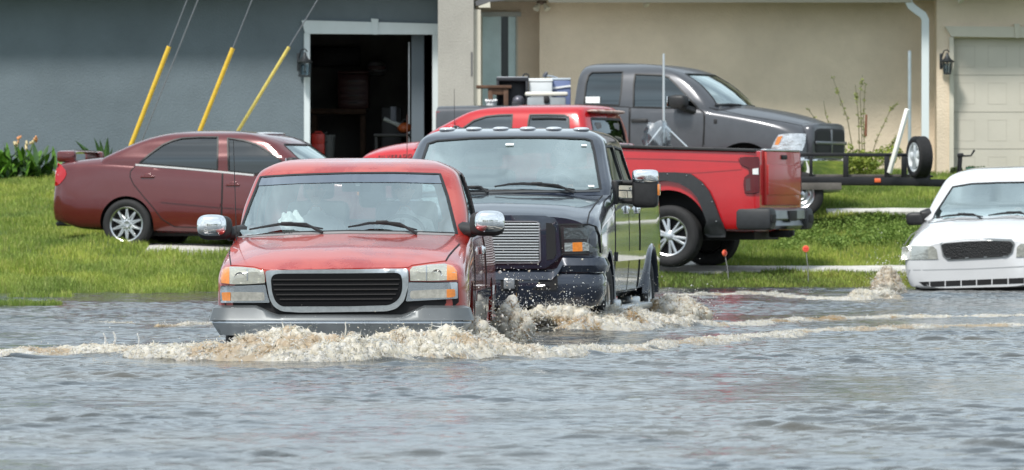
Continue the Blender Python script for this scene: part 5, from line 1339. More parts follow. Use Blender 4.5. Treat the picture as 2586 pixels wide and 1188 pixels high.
# ================================================================ red crew cab pickup in the driveway (rear quarter view)
def c8(x, y): return (1560+x/2.8167, 240+y/2.8167)
def c9(x, y): return (1180+x*.47344, 120+y*.47344)
def red_crewcab():
    hd = math.atan2(math.sin(R(19.5)), -math.cos(R(19.5)))
    V = Veh('pickup_truck', 'bright red crew cab pickup with black fender flares parked in the driveway', 'pickup truck', (3.62, 80.08, .36), hd)
    rt = V.root
    paint = mat('bright_red_paint', (.43,.006,.011), .22, .05, coat=.7, vary=.08, scale=2)
    gate_red = mat('tailgate_red_paint', (.44,.022,.022), .38, .0, coat=.3, col2=(.42,.045,.032), scale=4)  # tailgate red, mottled slightly paler by noise
    flare = mat('flare_plastic', (.022,.024,.027), .55, vary=.15, scale=20)
    g_s = glass_mat('crew_side_glass', (.12,.13,.14), .22, .02, (.62,.68,.72)); g_w = glass_mat('windshield_glass')
    F_ = lambda px, py, y=1.0: V.side(px, py, y)
    zr0, zr1 = F_(1905,383)[1], F_(1574,373)[1]; xr0, xr1 = .02, F_(1480,372)[0]
    sl = (zr1-zr0)/(F_(1574,373)[0]-F_(1905,383)[0])            # driveway slope carried by the body
    Z = lambda x, z: z+sl*x
    zb = F_(1833,588)[1]
    def sec(x, zb_, zs, zt, w=1.0, wt=.93, hood=None):
        top = hood if hood else zt
        return (x, [(0,zb_),(w*.92,zb_),(w*.985,zb_+.12),(w*1.0,zb_+(zs-zb_)*.45),(w*.985,zs-.25),(w*.97,zs-.02),(wt,zt),(wt*.55,top),(0,top+.01)])
    R0 = zr0; XQ = V.side(1487, 300, .82)[0]
    body = loft_x([sec(.0,zb+.06,R0,R0+.01,.955,.92), sec(.06,zb+.02,R0,R0+.01,.985,.945), sec(.25,zb,Z(.25,R0),Z(.25,R0)+.01,1.0,.955), sec(XQ-.10,zb+sl*1.8-.02,Z(XQ-.10,R0),Z(XQ-.10,R0)+.01,1.0,.955), sec(XQ-.04,zb+sl*1.9-.04,Z(XQ,R0)+.05,Z(XQ,R0)+.06,1.0,.955),
                   sec(4.3,zb+sl*4.3-.04,Z(4.3,R0)-.05,Z(4.3,R0)+.0,1.0,.92), sec(4.55,zb+sl*4.5,Z(4.5,R0)-.10,Z(4.5,R0)-.06,1.0,.88,Z(4.5,R0)+.03), sec(5.1,zb+sl*5,Z(5.1,R0)-.16,Z(5.1,R0)-.10,1.0,.88,Z(5.1,R0)-.01), sec(5.65,zb+sl*5.5,Z(5.65,R0)-.24,Z(5.65,R0)-.20,.97,.84,Z(5.65,R0)-.12), sec(5.85,zb+sl*5.7+.1,Z(5.8,R0)-.42,Z(5.8,R0)-.38,.9,.7,Z(5.8,R0)-.30)], 4, 2)
    def lv(py, xr, xf, w, cf, cr, px=1380, y=.6):
        return (V.side(px, py, y)[1], xf, xr, w, cf, cr)
    ax = lambda px, py, y=.66: V.side(px, py, y)[0]
    zb2 = Z(2.,R0)+.0; xq = XQ
    L_ = [(zb2-.02, ax(1062,360)+.30, xq-.06, .95,.28,.04), (zb2+.05, ax(1076,351)+.25, xq-.05,.945,.27,.04), lv(334, xq-.03, ax(1103,334)+.2,.925,.24,.05), lv(309,xq,ax(1146,309)+.18,.88,.2,.06), lv(294,xq+.02,ax(1172,294)+.16,.845,.17,.07), lv(281,xq+.04,ax(1199,281)+.14,.80,.15,.08), lv(272,xq+.06,ax(1236,272)+.10,.72,.13,.09), lv(267,xq+.12,ax(1290,267)+.0,.58,.1,.1), lv(264.5,xq+.3,3.7,.35,.06,.08), lv(264,xq+.6,3.4,.1,.02,.02)]
    cv, cf, co = loft_z(L_, 3)
    V.skin(body, co); cuts = []
    window(V, 'pix', [(1156,345),(1172,322),(1196,305),(1228,294.5),(1260,291),(1294,290),(1290,345)], g_s, cuts, True, 12, .022)
    window(V, 'pix', [(1332,345),(1334,310),(1338,290.5),(1380,290),(1425,291),(1436,296),(1438,345)], g_s, cuts, True, 12, .022)
    bl = [V.hits('pix', [c9(656,378),c9(838,378),c9(862,516),c9(840,522),c9(700,520),c9(650,470)])[i][0] for i in range(6)]
    zt = bl[1].z-.02; zb3 = bl[2].z-.02
    window(V, 'rear', [(-.70,zb3),(.70,zb3),(.63,zt),(-.63,zt)], g_s, cuts, False, .2, .03, 'rear_window', rnd=.04)
    zt, zb3 = V.side(1199,283,.6)[1], V.side(1085,348,.6)[1]
    window(V, 'front', [(-.78,zb3),(.78,zb3),(.66,zt),(-.66,zt)], g_w, cuts, False, .2, .03, 'windshield', rnd=.04)
    link('cab', cut((cv, cf), cuts, [paint, M_DARK]), None, rt)
    xw, zw = F_(1686,597,1.0); r = .415; xf = xw+3.75; zf = zw+sl*3.75
    wa = [cyl_y(x, z+.06, .56, s*.55, s*1.3) for x, z in ((xw,zw),(xf,zf)) for s in (1,-1)]
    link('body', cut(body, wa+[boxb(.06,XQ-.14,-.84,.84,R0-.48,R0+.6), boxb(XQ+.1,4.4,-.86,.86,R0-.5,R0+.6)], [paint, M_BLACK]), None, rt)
    for x, z in ((xw,zw),(xf,zf)):
        for s in (1,-1): wheel(V, x, s*.84, z, r, .28, .262, 'split5', s)
    # flares traced on the near side
    fl = [c8(250,572),c8(330,566),c8(420,552),c8(525,563),c8(602,618),c8(655,685),c8(690,760),c8(735,880),c8(772,955),c8(768,985),c8(700,985),c8(655,975),c8(640,900),c8(618,840),c8(575,735),c8(520,672),c8(440,628),c8(360,612),c8(250,620)]
    fpl = [V.hits('pix', fl)[i][0] for i in range(len(fl))]
    half = [(p.x, p.z) for p in fpl]; xm = xw+.03
    o_ = [q for q in half[:10] if q[0] < xm]; i_ = [q for q in half[10:] if q[0] < xm]
    flip = lambda L_: [(2*xm-q[0], q[1]) for q in reversed(L_)]
    ring_o, ring_i = flip(o_)+o_, i_+flip(i_)
    fv = V.prism('left', ring_o+ring_i, .055, -.03, .09)
    for vf in (fv, mirror(fv)): mk('fender_flare', vf, flare, rt, 50)
    ff = move(fv, (xf-xw, 0, zf-zw))
    for vf in (ff, mirror(ff)): mk('fender_flare', vf, flare, rt, 50)
    for q in (c8(362,565),c8(498,575),c8(612,640),c8(680,760),c8(710,895)):
        p, n = V.hits('pix', [q])[0]
        mk('flare_bolt', ball(p+n*.057, .011, 1), M_TRIM, rt)
    for s in (1,-1):
        mk('bed_rail_cap', join(*[bar((x0_, s*.955, Z(x0_, R0)+.012), (x0_+(XQ-.13-.05)/4+.005, s*.955, Z(x0_+(XQ-.13-.05)/4, R0)+.012), .10, .045, bev=.012) for x0_ in [.05+(XQ-.13-.05)/4*i for i in range(4)]]), M_DARK, rt)
    V.strip('bed_crease', 'pix', [c8(60,438),c8(400,446),c8(860,462)], paint, .05, .010, step=12)
    V.strip('bed_crease', 'pix', [c8(320,540),c8(560,545),c8(880,520)], paint, .04, .008, step=12)
    # rear: tailgate, lamps, bumper
    zt, zb4 = R0+.015, V.plane(1960, 521, 0, .0).z
    tg = mk('tailgate', box((-.012,0,(zt+zb4)/2), (.06,1.52,zt-zb4-.02), .018), gate_red, rt)
    zc, zd = V.plane(1960, 417, 0, 0).z, V.plane(1960, 493, 0, 0).z
    mk('tailgate_panel', box((-.05,0,(zc+zd)/2), (.022,1.50,zc-zd), .012), gate_red, tg)
    mk('tailgate_handle', box((-.05,0,zt-.085), (.03,.24,.06), .014), M_BLACK, tg)
    mk('tailgate_top', box((.0,0,zt+.006), (.09,1.54,.028), .01), M_TRIM, tg)
    lamp = [c8(872,452),c8(905,446),c8(1000,446),c8(1003,560),c8(1003,692),c8(960,702),c8(908,698),c8(900,640),c8(905,590),c8(938,565),c8(935,522),c8(885,500),c8(868,475)]
    tl = V.panel('tail_light', 'pix', lamp, mat('ruby_lens', (.085,.001,.004), .2, coat=.2), .03, .03, 8, both=True)
    V.strip('lamp_gasket', 'pix', lamp, M_BLACK, .016, .012, closed=True, step=7, both=True)
    white_l = mat('clear_lamp', (.7,.7,.68), .2, coat=1.)
    for k, t_ in enumerate(tl):
        v2 = V.prism('pix', [c8(962,528),c8(996,522),c8(997,568),c8(962,566)], .034, .0, 6); mk('reversing_lamp', v2 if k == 0 else mirror(v2), white_l, t_)
        v3 = V.prism('pix', [c8(915,600),c8(945,592),c8(948,680),c8(915,684)], .034, .0, 6); mk('lamp_bar', v3 if k == 0 else mirror(v3), mat('dark_red_lens', (.05,.001,.003), .15, coat=1.), t_)
    zbt, zbb = V.plane(1960, 526, 0, -.15).z, V.plane(1960, 580, 0, -.15).z
    zm = (zbt+zbb)/2
    prof = [(-.18,zbt-.01),(.10,zbt),(.16,zbt-.03),(.17,zm),(.12,zm-.02),(.14,zbb+.05),(.08,zbb),(-.10,zbb)]
    bm_ = sweep_plan(prof, .80, .03, .05, 26)
    bm_ = ([Vector((-v.x, v.y, v.z)) for v in bm_[0]], [tuple(reversed(f)) for f in bm_[1]])
    bo = mk('rear_bumper', bm_, mat('bumper_steel', (.20,.215,.23), .28, .9, vary=.15, scale=6), rt, 40)
    for s in (1,-1):
        mk('bumper_end', box((.08,s*.865,zm+.0), (.50,.29,(zbt-zbb)*1.04), .06), flare, bo)
        mk('bumper_step', box((-.165,s*.875,zm), (.03,.20,(zbt-zbb)*.42), .012), M_BLACK, bo)
    mk('plate_recess', box((-.172,0,zm+.04), (.02,.36,.14), .01), M_BLACK, bo)
    mk('tow_hitch', join(box((.0,0,zbb-.06), (.3,.12,.10), .02), box((-.14,0,zbb-.05), (.1,.08,.08), .01)), M_BLACK, rt)
    mk('underbody', boxb(.2, 5.2, -.55, .55, zw-.05, zb+.1), M_BLACK, rt)
    mk('spare_wheel', move(lathe([(.12,-.1),(.3,-.12),(.38,-.1),(.40,0),(.38,.1),(.3,.12),(.12,.1)], 30), Matrix.Translation((.95,0,zw+.06))), M_TYRE, rt)
    mk('roof_spoiler', rounded_shell((XQ+.03,0,V.plane(1535,283,0,XQ).z), (.20,1.40,.055), 3), mat('peeling_clearcoat', (.22,.07,.035), .6, col2=(.60,.50,.44), scale=9), rt, 60)
    for s in (1,-1): mk('window_visor', join(*[box((0,0,0),(.01,.01,.01))]) if False else tube([V.hits('pix', [q])[0][0]*1 if s == 1 else Vector((V.hits('pix', [q])[0][0].x, -V.hits('pix', [q])[0][0].y, V.hits('pix', [q])[0][0].z)) for q in ((1342,300),(1390,299),(1428,301))], .016, 6), M_DARK, rt)
    # lettering along the hood side
    cu = bpy.data.curves.new('hood_lettering', 'FONT'); cu.body = 'SILVERADO'; cu.size = .155; cu.space_character = 1.35; cu.extrude = .004
    to = bpy.data.objects.new('hood_lettering', cu); COL.objects.link(to)
    dg = bpy.context.evaluated_depsgraph_get(); dg.update(); me = bpy.data.meshes.new_from_object(to.evaluated_get(dg)); bpy.data.objects.remove(to)
    h0, h1 = V.hits('pix', [(956,394.5)])[0], V.hits('pix', [(1041,390)])[0]
    xs_ = [v.co.x for v in me.vertices]; wd = max(xs_)
    ex = (h1[0]-h0[0]); k_ = ex.length/wd; ex.normalize(); n = ((h0[1]+h1[1])/2); up = n.cross(ex).normalized(); 
    if up.z < 0: up = -up
    for v in me.vertices:
        q = h0[0]+ex*v.co.x*k_+up*(v.co.y*k_*1.05-.055)
        hh = V.cast(q+n*.4, -n); v.co = (hh[0]+n*(.004+v.co.z)) if hh else q
    link('hood_lettering', me, mat('lettering_black', (.03,.006,.008), .5), rt)
    a_ = V.plane(1148, 300, 1, .9); t_ = V.plane(1147, 225, 1, .92)
    mk('antenna', tube([a_+Vector((0,0,-.12)), t_], [.005,.003], 6), M_DARK, rt)
    seats(V, 3.3, R0-.35, (.38,-.38), h=.62); seats(V, 2.62, R0-.35, (.38,-.38), h=.55)
    for s in (1,-1): door_mirror(V, (4.25, s*1.16, Z(4.2,R0)+.12), (.14,.24,.22), s, (4.3, s*.95, Z(4.3,R0)+.03), paint)
    for s in (1,-1): mk('headlight', box((5.72,s*.74,Z(5.7,R0)-.5), (.14,.3,.16), .04), M_REFLECT, rt)
    mk('front_grille', box((5.83,0,Z(5.7,R0)-.55), (.08,1.1,.26), .04), M_DARK, rt); mk('front_bumper', box((5.92,0,Z(5.7,R0)-.86), (.18,1.9,.22), .06), M_CHROME, rt)
    door(V, [(XQ+.12,zb+.1),(XQ+.12,Z(2,R0)),(3.02,Z(3,R0)),(3.02,zb+.2)], paint, (XQ+.25, 1.0, R0+.0-.1), paint)
    door(V, [(3.05,zb+.2),(3.05,Z(3,R0)),(4.2,Z(4,R0)-.02),(4.2,zb+.4)], paint, (3.25, 1.0, R0+.1), paint)
    return V

# ================================================================ dark grey quad cab pickup beside the cream house
def grey_pickup():
    hd = R(-22)
    V = Veh('pickup_truck', 'dark grey crew cab pickup facing right in front of the cream house wall', 'pickup truck', (4.50, 87.02, 1.10), hd)
    rt = V.root
    paint = mat('graphite_paint', (.085,.088,.097), .30, .45, coat=.35, vary=.1, scale=3)
    g_s = glass_mat('grey_side_glass', (.04,.05,.055), .14, .02, (.6,.68,.72)); g_w = glass_mat('windshield_glass')
    S = lambda px, py, y=-1.0: V.side(px, py, y)
    def st(pxc, yb, ys, yt, wm=1.0, ws=.96, wt=.86, yh=None):
        x = S(pxc, ys)[0]; zb = S(pxc, yb)[1]; zs = S(pxc, ys)[1]; zt = V.side(pxc, yt, -.8)[1]; zh = V.side(pxc, yh, -.0)[1] if yh else zt
        return (x, [(0,zb),(wm*.93,zb),(wm*.985,zb+.12),(wm,zb+(zs-zb)*.5),(ws+.025,zs-.10),(ws,zs),(wt,zt),(wt*.55,max(zt,zh)-.005),(0,max(zt,zh)+.01)])
    rows = [st(2026,452,352,334,.78,.74,.62,322), st(2019,456,343,328,.88,.84,.72,316), st(2003,460,334,316,.945,.90,.78,307), st(1965,462,318,303,.985,.94,.82,294), st(1900,462,302,292,1.0,.96,.85,280), st(1800,460,284,277,1.0,.965,.86,268), st(1770,458,280,272,1.0,.97,.90,268), st(1600,454,274,268), st(1450,450,268,263), st(1436,450,272,266), st(1200,446,272,266), st(1100,444,274,268)]
    body = loft_x(rows, 4, 2)
    ax = lambda px, py, y: V.side(px, py, y)[0]
    def lv(py, pr, pf, w, cf, cr): return (V.side(1600, py, -w)[1], ax(pf, py, -w)+cf, ax(pr, py, -w), w, cf, cr)
    L_ = [lv(284,1436,1790,.955,.32,.05), lv(264,1439,1781,.95,.32,.05), lv(240,1441,1766,.915,.28,.06), lv(215,1444,1745,.865,.24,.07), lv(196,1447,1722,.82,.21,.08), lv(183,1450,1703,.77,.19,.10), lv(172,1457,1678,.68,.16,.12), lv(165,1470,1645,.55,.13,.13), lv(161,1495,1600,.33,.08,.1), lv(159.5,1525,1565,.1,.02,.02)]
    cv, cf, co = loft_z(L_, 3)
    V.skin(body, co); cuts = []
    window(V, 'pix', [c9(622,300),c9(632,200),c9(645,150),c9(665,133),c9(830,130),c9(822,230),c9(810,310)], g_s, cuts, True, 14, .022)
    window(V, 'pix', [c9(886,318),c9(887,200),c9(895,142),c9(1035,147),c9(1075,160),c9(1130,215),c9(1200,290),c9(1235,328)], g_s, cuts, True, 14, .022)
    zt, zb = V.side(1712,186,-.7)[1], V.side(1790,266,-.9)[1]
    window(V, 'front', [(-.80,zb),(.80,zb),(.66,zt),(-.66,zt)], g_w, cuts, False, .2, .03, 'windshield', rnd=.04)
    link('cab', cut((cv, cf), cuts, [paint, M_DARK]), None, rt)
    xf, zf = S(1850, 0)[0], .40
    xf = S(1878, 400)[0]; xw = xf-3.57
    x_cab = S(1437, 270)[0]
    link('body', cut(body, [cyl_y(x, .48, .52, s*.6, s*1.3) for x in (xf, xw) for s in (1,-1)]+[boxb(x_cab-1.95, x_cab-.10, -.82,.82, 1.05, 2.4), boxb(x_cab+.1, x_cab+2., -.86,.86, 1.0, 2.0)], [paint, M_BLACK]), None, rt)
    for x in (xf, xw):
        for s in (1,-1): wheel(V, x, s*.84, .42, .41, .27, .25, 'five', s)
    door(V, [c9(872,322),c9(868,420),c9(868,700),c9(1245,700),c9(1262,430),c9(1262,345),c9(1235,332)], paint, None, None, 'pix', .014)
    door(V, [c9(864,320),c9(860,700),c9(600,700),c9(590,560),c9(596,306)], paint, None, None, 'pix', .014)
    for q in (c9(918,391), c9(650,372)):
        x, z = S(*q)
        for s in (1,-1): mk('door_handle', box((x, s*1.0, z), (.26,.05,.06), .02), M_DARK, rt)
    p = V.plane(*c9(1128,296), 1, -1.14)
    for s in (1,-1): door_mirror(V, (p.x, s*1.15, p.z+.02), (.28,.22,.20), s, (p.x+.16, s*.95, p.z-.14), None)
    lamp = [c9(1620,545),c9(1640,500),c9(1662,466),c9(1720,460),c9(1806,462),c9(1800,510),c9(1786,552),c9(1700,552)]
    for h, s in zip(V.panel('headlight', 'pix', lamp, mat('headlight_clear2', (.62,.64,.66), .16, .6, coat=1., vary=.25, scale=9, bump=.02, bscale=12), .010, .03, 8, both=True), (1,-1)):
        v2 = V.prism('pix', [c9(1640,520),c9(1656,478),c9(1684,472),c9(1672,500),c9(1660,522)], .014, 0, 6); mk('turn_signal', v2 if s == 1 else mirror(v2), M_AMBER, h)
    # grille block with a cross, chrome bumper
    gz0, gz1 = V.plane(2080, 392, 0, 0).z, V.plane(2080, 322, 0, 0).z
    gx = S(2026,352)[0]-.05
    sur = rounded_shell((gx+.02,0,(gz0+gz1)/2-.01), (.24,1.52,gz1-gz0+.14), 6)
    gs = mk('grille_shell', sur, paint, rt, 60)
    mk('grille', rounded_shell((gx+.075,0,(gz0+gz1)/2-.01), (.15,1.36,gz1-gz0-.01), 7), M_BLACK, gs, 60)
    mk('grille_cross', join(box((gx+.150,0,(gz0+gz1)/2-.03), (.03,1.36,.05), .012), box((gx+.152,0,(gz0+gz1)/2-.01), (.03,.06,gz1-gz0-.05), .012)), mat('cross_grey', (.16,.17,.18), .3, .7), gs)
    bz = V.plane(2090, 412, 0, .1).z
    mk('front_bumper', sweep_plan([(-.15,bz+.06),(.08,bz+.07),(.12,bz+.03),(.11,bz-.10),(.03,bz-.22),(-.15,bz-.22)], .98, .10, .3, 26, gx+.05), M_CHROME, rt, 40)
    mk('lower_valance', sweep_plan([(-.15,bz-.225),(.06,bz-.225),(.02,bz-.42),(-.15,bz-.44)], .95, .10, .3, 26, gx+.05), paint, rt, 40)
    p, n = V.hits('pix', [c9(670,281)])[0]
    mk('window_sticker', move(box((0,0,0), (.225,.095,.004), 0), Matrix.Translation(p+n*.006) @ Matrix.Rotation(math.pi/2, 4, 'X')), mat('white_sticker', (.78,.80,.80), .5), rt)
    V.strip('hood_gap', 'pix', [c9(1290,322),c9(1500,368),c9(1700,400),c9(1810,425)], M_BLACK, .010, .003, step=12)
    V.strip('door_gap', 'pix', [c9(1268,345),c9(1262,520)], M_BLACK, .014, .003, step=12)
    h = V.hits('pix', [c9(1322,312),c9(1400,308),c9(1460,316)])
    mk('wiper', tube([p_+n_*.02 for p_, n_ in h], .018, 6), M_DARK, rt)
    a_ = V.plane(*c9(1323,395), 1, -.99); mk('fender_badge', box(a_, (.05,.02,.07), .01), M_DARK, rt)
    seats(V, S(1680,0)[0]-.1, .95, (.4,-.4)); seats(V, S(1540,0)[0]-.1, .95, (.4,-.4), h=.55)
    mk('dashboard', box((S(1775,0)[0],0,1.5), (.4,1.6,.16), .06), mat('dash_grey', (.16,.16,.165), .7), rt)
    for s in (1,-1): mk('tail_light', box((S(1105,0)[0],s*.9,1.3), (.1,.15,.4), .03), M_REDLENS, rt)
    mk('rear_bumper', box((S(1095,0)[0]-.1,0,.75), (.2,1.9,.2), .05), M_CHROME, rt)
    return V
# ================================================================ houses
def stucco(name, col):
    return mat(name, col, .9, vary=.11, scale=.9, bump=.009, bscale=34, spec=.2, det=9)
M_GREY = stucco('grey_stucco', (.145,.178,.20)); M_CREAM = stucco('cream_stucco', (.70,.59,.455)); M_PIER = stucco('pale_stucco', (.36,.345,.31))
M_WHITE = mat('white_trim', (.60,.66,.68), .55, vary=.05, scale=3); M_CTRIM = mat('cream_trim', (.56,.53,.44), .6, vary=.05, scale=3)
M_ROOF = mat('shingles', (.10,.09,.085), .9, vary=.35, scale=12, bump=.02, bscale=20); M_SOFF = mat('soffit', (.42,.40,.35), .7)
M_WOOD = mat('brown_wood', (.09,.045,.025), .7, vary=.35, scale=9)
def XZ(pts, d): return [(PX(px, d), PZ(py, d)) for px, py in pts]
def slab(d0, d1, pts):
    return prism_poly(XZ(pts, d0), d0, d1, 'xz')
def grey_house():
    d = 95.; zg = 1.45
    t = thing('house', 'slate grey stucco house with a dark open garage framed in white', 'house', (PX(500, d), d+4, zg))
    def pt(name, vf, m, par=None, smooth=35): return mk(name, move(vf, -Vector(t.location)), m, par or t, smooth)
    x0, x1, xl, xr = PX(-900, d), PX(1200, d), PX(783, d), PX(1098, d)
    zt = PZ(-30, d); zo = PZ(85, d)
    pt('wall', join(boxb(x0, xl, d, d+.22, zg-.6, zt), boxb(xl, xr, d, d+.22, zo, zt), boxb(xr, x1, d, d+.22, zg-.6, zt), boxb(x0, x0+.22, d+.22, d+9, zg-.6, zt), boxb(x1-.22, x1, d+.22, d+9, zg-.6, zt), boxb(x0, x1, d+9, d+9.2, zg-.6, zt)), M_GREY)
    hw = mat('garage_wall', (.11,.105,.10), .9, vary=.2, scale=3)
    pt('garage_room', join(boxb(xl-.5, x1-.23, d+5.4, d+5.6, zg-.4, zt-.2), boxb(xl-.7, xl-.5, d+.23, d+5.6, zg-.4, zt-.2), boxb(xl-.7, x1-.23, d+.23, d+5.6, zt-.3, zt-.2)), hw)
    pt('garage_floor', boxb(xl-.7, x1-.23, d-.2, d+5.6, zg-.3, zg+.12), M_CONC)
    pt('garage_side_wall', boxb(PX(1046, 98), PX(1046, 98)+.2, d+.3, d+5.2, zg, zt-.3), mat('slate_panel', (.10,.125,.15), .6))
    pt('door_track', join(tube([(PX(1033,96.5), d+1.5, zg), (PX(1033,96.5), d+1.5, zo-.1)], .02, 6)), M_TRIM)
    for nm, poly in (('door_jamb', [(768,85),(783,85),(783,470),(768,470)]), ('door_jamb', [(1092,85),(1106,85),(1106,470),(1092,470)]), ('door_header', [(762,52),(1112,61),(1108,88),(780,86),(771,86)])):
        pt(nm, prism_poly(XZ(poly, d), d-.05 if nm == 'door_jamb' else d-.07, d+.05, 'xz'), M_WHITE)
    pt('keystone', prism_poly(XZ([(937,48),(956,49),(953,88),(943,88)], d), d-.10, d+.02, 'xz'), M_WHITE)
    ov = .75; zs = PZ(-34, d)
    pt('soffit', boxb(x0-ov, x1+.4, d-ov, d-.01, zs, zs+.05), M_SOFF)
    pt('fascia', boxb(x0-ov, x1+.4, d-ov-.03, d-ov, zs-.02, zs+.2), M_WHITE)
    v = [Vector(p) for p in ((x0-ov,d-ov-.05,zs+.2),(x1+.4,d-ov-.05,zs+.2),(x1+.4,d+10,zs+.2),(x0-ov,d+10,zs+.2),(x0+4.2,d+4.6,zs+2.2),(x1-4.2,d+4.6,zs+2.2))]
    pt('roof', (v, [(0,1,5,4),(1,2,5),(2,3,4,5),(3,0,4),(3,2,1,0)]), M_ROOF)
def cream_house():
    d = 95.6; zg = 1.5
    t = thing('house', 'cream stucco house with a recessed porch, white downspout and closed beige garage door', 'house', (PX(1850, d), d+4, zg))
    def pt(name, vf, m, par=None, smooth=35): return mk(name, move(vf, -Vector(t.location)), m, par or t, smooth)
    zt = PZ(-30, 94); dp, dg = 93.6, 94.4
    xa = PX(1362, d); xe = PX(2352, d)
    win = (PX(1214, d), PX(1308, d), PZ(330, d), PZ(40, d))
    pt('wall', join(boxb(PX(1190, d), win[0], d, d+.2, zg-.6, zt), boxb(win[0], win[1], d, d+.2, win[3], zt), boxb(win[0], win[1], d, d+.2, zg-.6, win[2]), boxb(win[1], xa+.1, d, d+.2, zg-.6, zt),
                    boxb(xa, xe+.5, d-.6, d-.4, zg-.6, zt), boxb(xa, xa+.2, d-.4, d, zg-.6, zt)), M_CREAM)
    # pale front pier, butting the grey garage
    pt('pier', boxb(PX(1106, dp), PX(1196, dp), dp, d+8, zg-.6, zt), M_PIER)
    pt('pier_trim', boxb(PX(1196, dp)+.002, PX(1214, dp), dp+.10, dp+.35, zg-.6, PZ(24, dp)), M_CTRIM)
    pt('pier_vent', boxb(PX(1189, dp), PX(1193, dp), dp-.012, dp+.01, PZ(192, dp), PZ(132, dp)), mat('vent_dark', (.12,.12,.12), .7))
    w = pt('window', join(boxb(win[0], win[0]+.03, d-.02, d+.1, win[2], win[3]), boxb(win[1]-.03, win[1], d-.02, d+.1, win[2], win[3]), boxb(win[0]+.03, win[1]-.03, d-.02, d+.1, win[2], win[2]+.03)), M_CTRIM)
    pt('window_head', boxb(win[0]-.04, win[1]+.05, d-.06, d-.001, PZ(42, d), PZ(31, d)), mat('pale_trim', (.45,.47,.44), .6), w)
    blind = mat('vertical_blind', (.80,.90,.90), .6, vary=.06)
    bl = []
    ed = [(1217,1268),(1284,1303)]
    for a, b in ed:
        k = int((b-a)/6)
        for i in range(k): bl.append(box((PX(a+3+i*6, d), d+.05, (win[2]+win[3])/2), (.042,.012,win[3]-win[2]-.02), 0, rot=Matrix.Rotation(R(12), 4, 'Z')))
    for b in bl: pt('blind_slat', b, blind, w)
    pt('pane', boxb(win[0]+.03, win[1]-.03, d+.005, d+.010, win[2]+.03, win[3]), glass_mat('house_glass', (.92,.95,.95), .0), w)
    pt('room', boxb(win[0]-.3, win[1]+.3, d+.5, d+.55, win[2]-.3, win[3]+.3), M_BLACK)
    # beam along the porch and eave
    zb = PZ(9, d-.6)
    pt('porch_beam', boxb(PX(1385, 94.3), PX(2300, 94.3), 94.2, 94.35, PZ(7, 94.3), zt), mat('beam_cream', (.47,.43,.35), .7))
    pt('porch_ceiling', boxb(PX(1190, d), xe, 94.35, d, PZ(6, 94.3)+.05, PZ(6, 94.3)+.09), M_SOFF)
    pt('gutter', prism_poly(XZ([(1200,5),(1232,-6),(1290,-8),(1290,0),(1240,6),(1203,16)], 93.3), 93.1, 93.3, 'xz'), mat('gutter_dark', (.10,.10,.105), .5))
    pt('gutter_end', prism_poly(XZ([(1208,17),(1238,6),(1238,20),(1210,20)], 93.2), 93.05, 93.25, 'xz'), M_CTRIM)
    # garage block on the right, standing forward
    gx0, gx1 = PX(2400, dg), PX(2640, dg); zo = PZ(96, dg)
    pt('garage_wall', join(boxb(xe, gx0, dg, dg+.2, zg-.6, zt), boxb(gx0, gx1, dg, dg+.2, zo, zt), boxb(gx1, gx1+.3, dg, dg+.2, zg-.6, zt), boxb(xe, xe+.2, dg+.2, d-.4, zg-.6, zt), boxb(gx1+.1, gx1+.3, dg+.2, dg+9, zg-.6, zt)), M_CREAM)
    gd = pt('garage_door', boxb(gx0, gx1, dg+.12, dg+.17, zg, zo), mat('beige_door', (.53,.50,.43), .55, vary=.04, scale=2))
    n = 4; hgt = (zo-zg)/n
    for i in range(n):
        for j in range(3):
            wv = (gx1-gx0)/3
            a0, a1, b0, b1 = gx0+wv*j+.10, gx0+wv*(j+1)-.10, zg+hgt*i+.12, zg+hgt*(i+1)-.12
            pt('door_panel', join(boxb(a0, a1, dg+.118, dg+.121, b0, b0+.014), boxb(a0, a1, dg+.118, dg+.121, b1-.014, b1), boxb(a0, a0+.014, dg+.118, dg+.121, b0+.014, b1-.014), boxb(a1-.014, a1, dg+.118, dg+.121, b0+.014, b1-.014)), mat('panel_edge', (.48,.45,.385), .6), gd)
        if i: pt('door_joint', boxb(gx0, gx1, dg+.116, dg+.1205, zg+hgt*i-.006, zg+hgt*i+.006), mat('joint_shadow', (.36,.34,.29), .8), gd)
    for nm, poly, dd in (('door_jamb', [(2397,94),(2408,94),(2408,460),(2397,460)], .05), ('door_header', [(2386,67),(2652,69),(2642,97),(2402,93)], .07)):
        pt(nm, prism_poly(XZ(poly, dg), dg-dd, dg+.06, 'xz'), M_CTRIM)
    pt('keystone', prism_poly(XZ([(2560,61),(2574,61),(2573,97),(2564,97)], dg), dg-.10, dg+.02, 'xz'), M_CTRIM)
    dd = dg-.10
    pth = [(2292,-30),(2294,4),(2300,16),(2318,30),(2330,38),(2336,50),(2336,90),(2336,455)]
    rect = []
    pts = [Vector((PX(px, dd), dd-.03, PZ(py, dd))) for px, py in pth]
    V_, Fs = [], []
    for i, p in enumerate(pts):
        tdir = (pts[min(i+1, len(pts)-1)]-pts[max(i-1, 0)]).normalized(); sd = Vector((tdir.z, 0, -tdir.x)); 
        if sd.x < 0: sd = -sd
        for a, b in ((-.058,-.04),(.058,-.04),(.058,.04),(-.058,.04)): V_.append(p+sd*a+Vector((0, b, 0)))
    for i in range(len(pts)-1):
        for j in range(4): Fs.append((i*4+j, i*4+(j+1)%4, (i+1)*4+(j+1)%4, (i+1)*4+j))
    pt('downspout', fix_normals((V_, Fs)), mat('white_pipe', (.66,.72,.73), .4), None, 30)
    ov = .75; x0, x1 = PX(1106, dp), gx1+.3
    zs = PZ(-34, 94)
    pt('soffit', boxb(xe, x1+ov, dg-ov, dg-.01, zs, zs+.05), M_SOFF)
    pt('fascia', boxb(xe, x1+ov, dg-ov-.03, dg-ov, zs-.02, zs+.2), M_CTRIM)
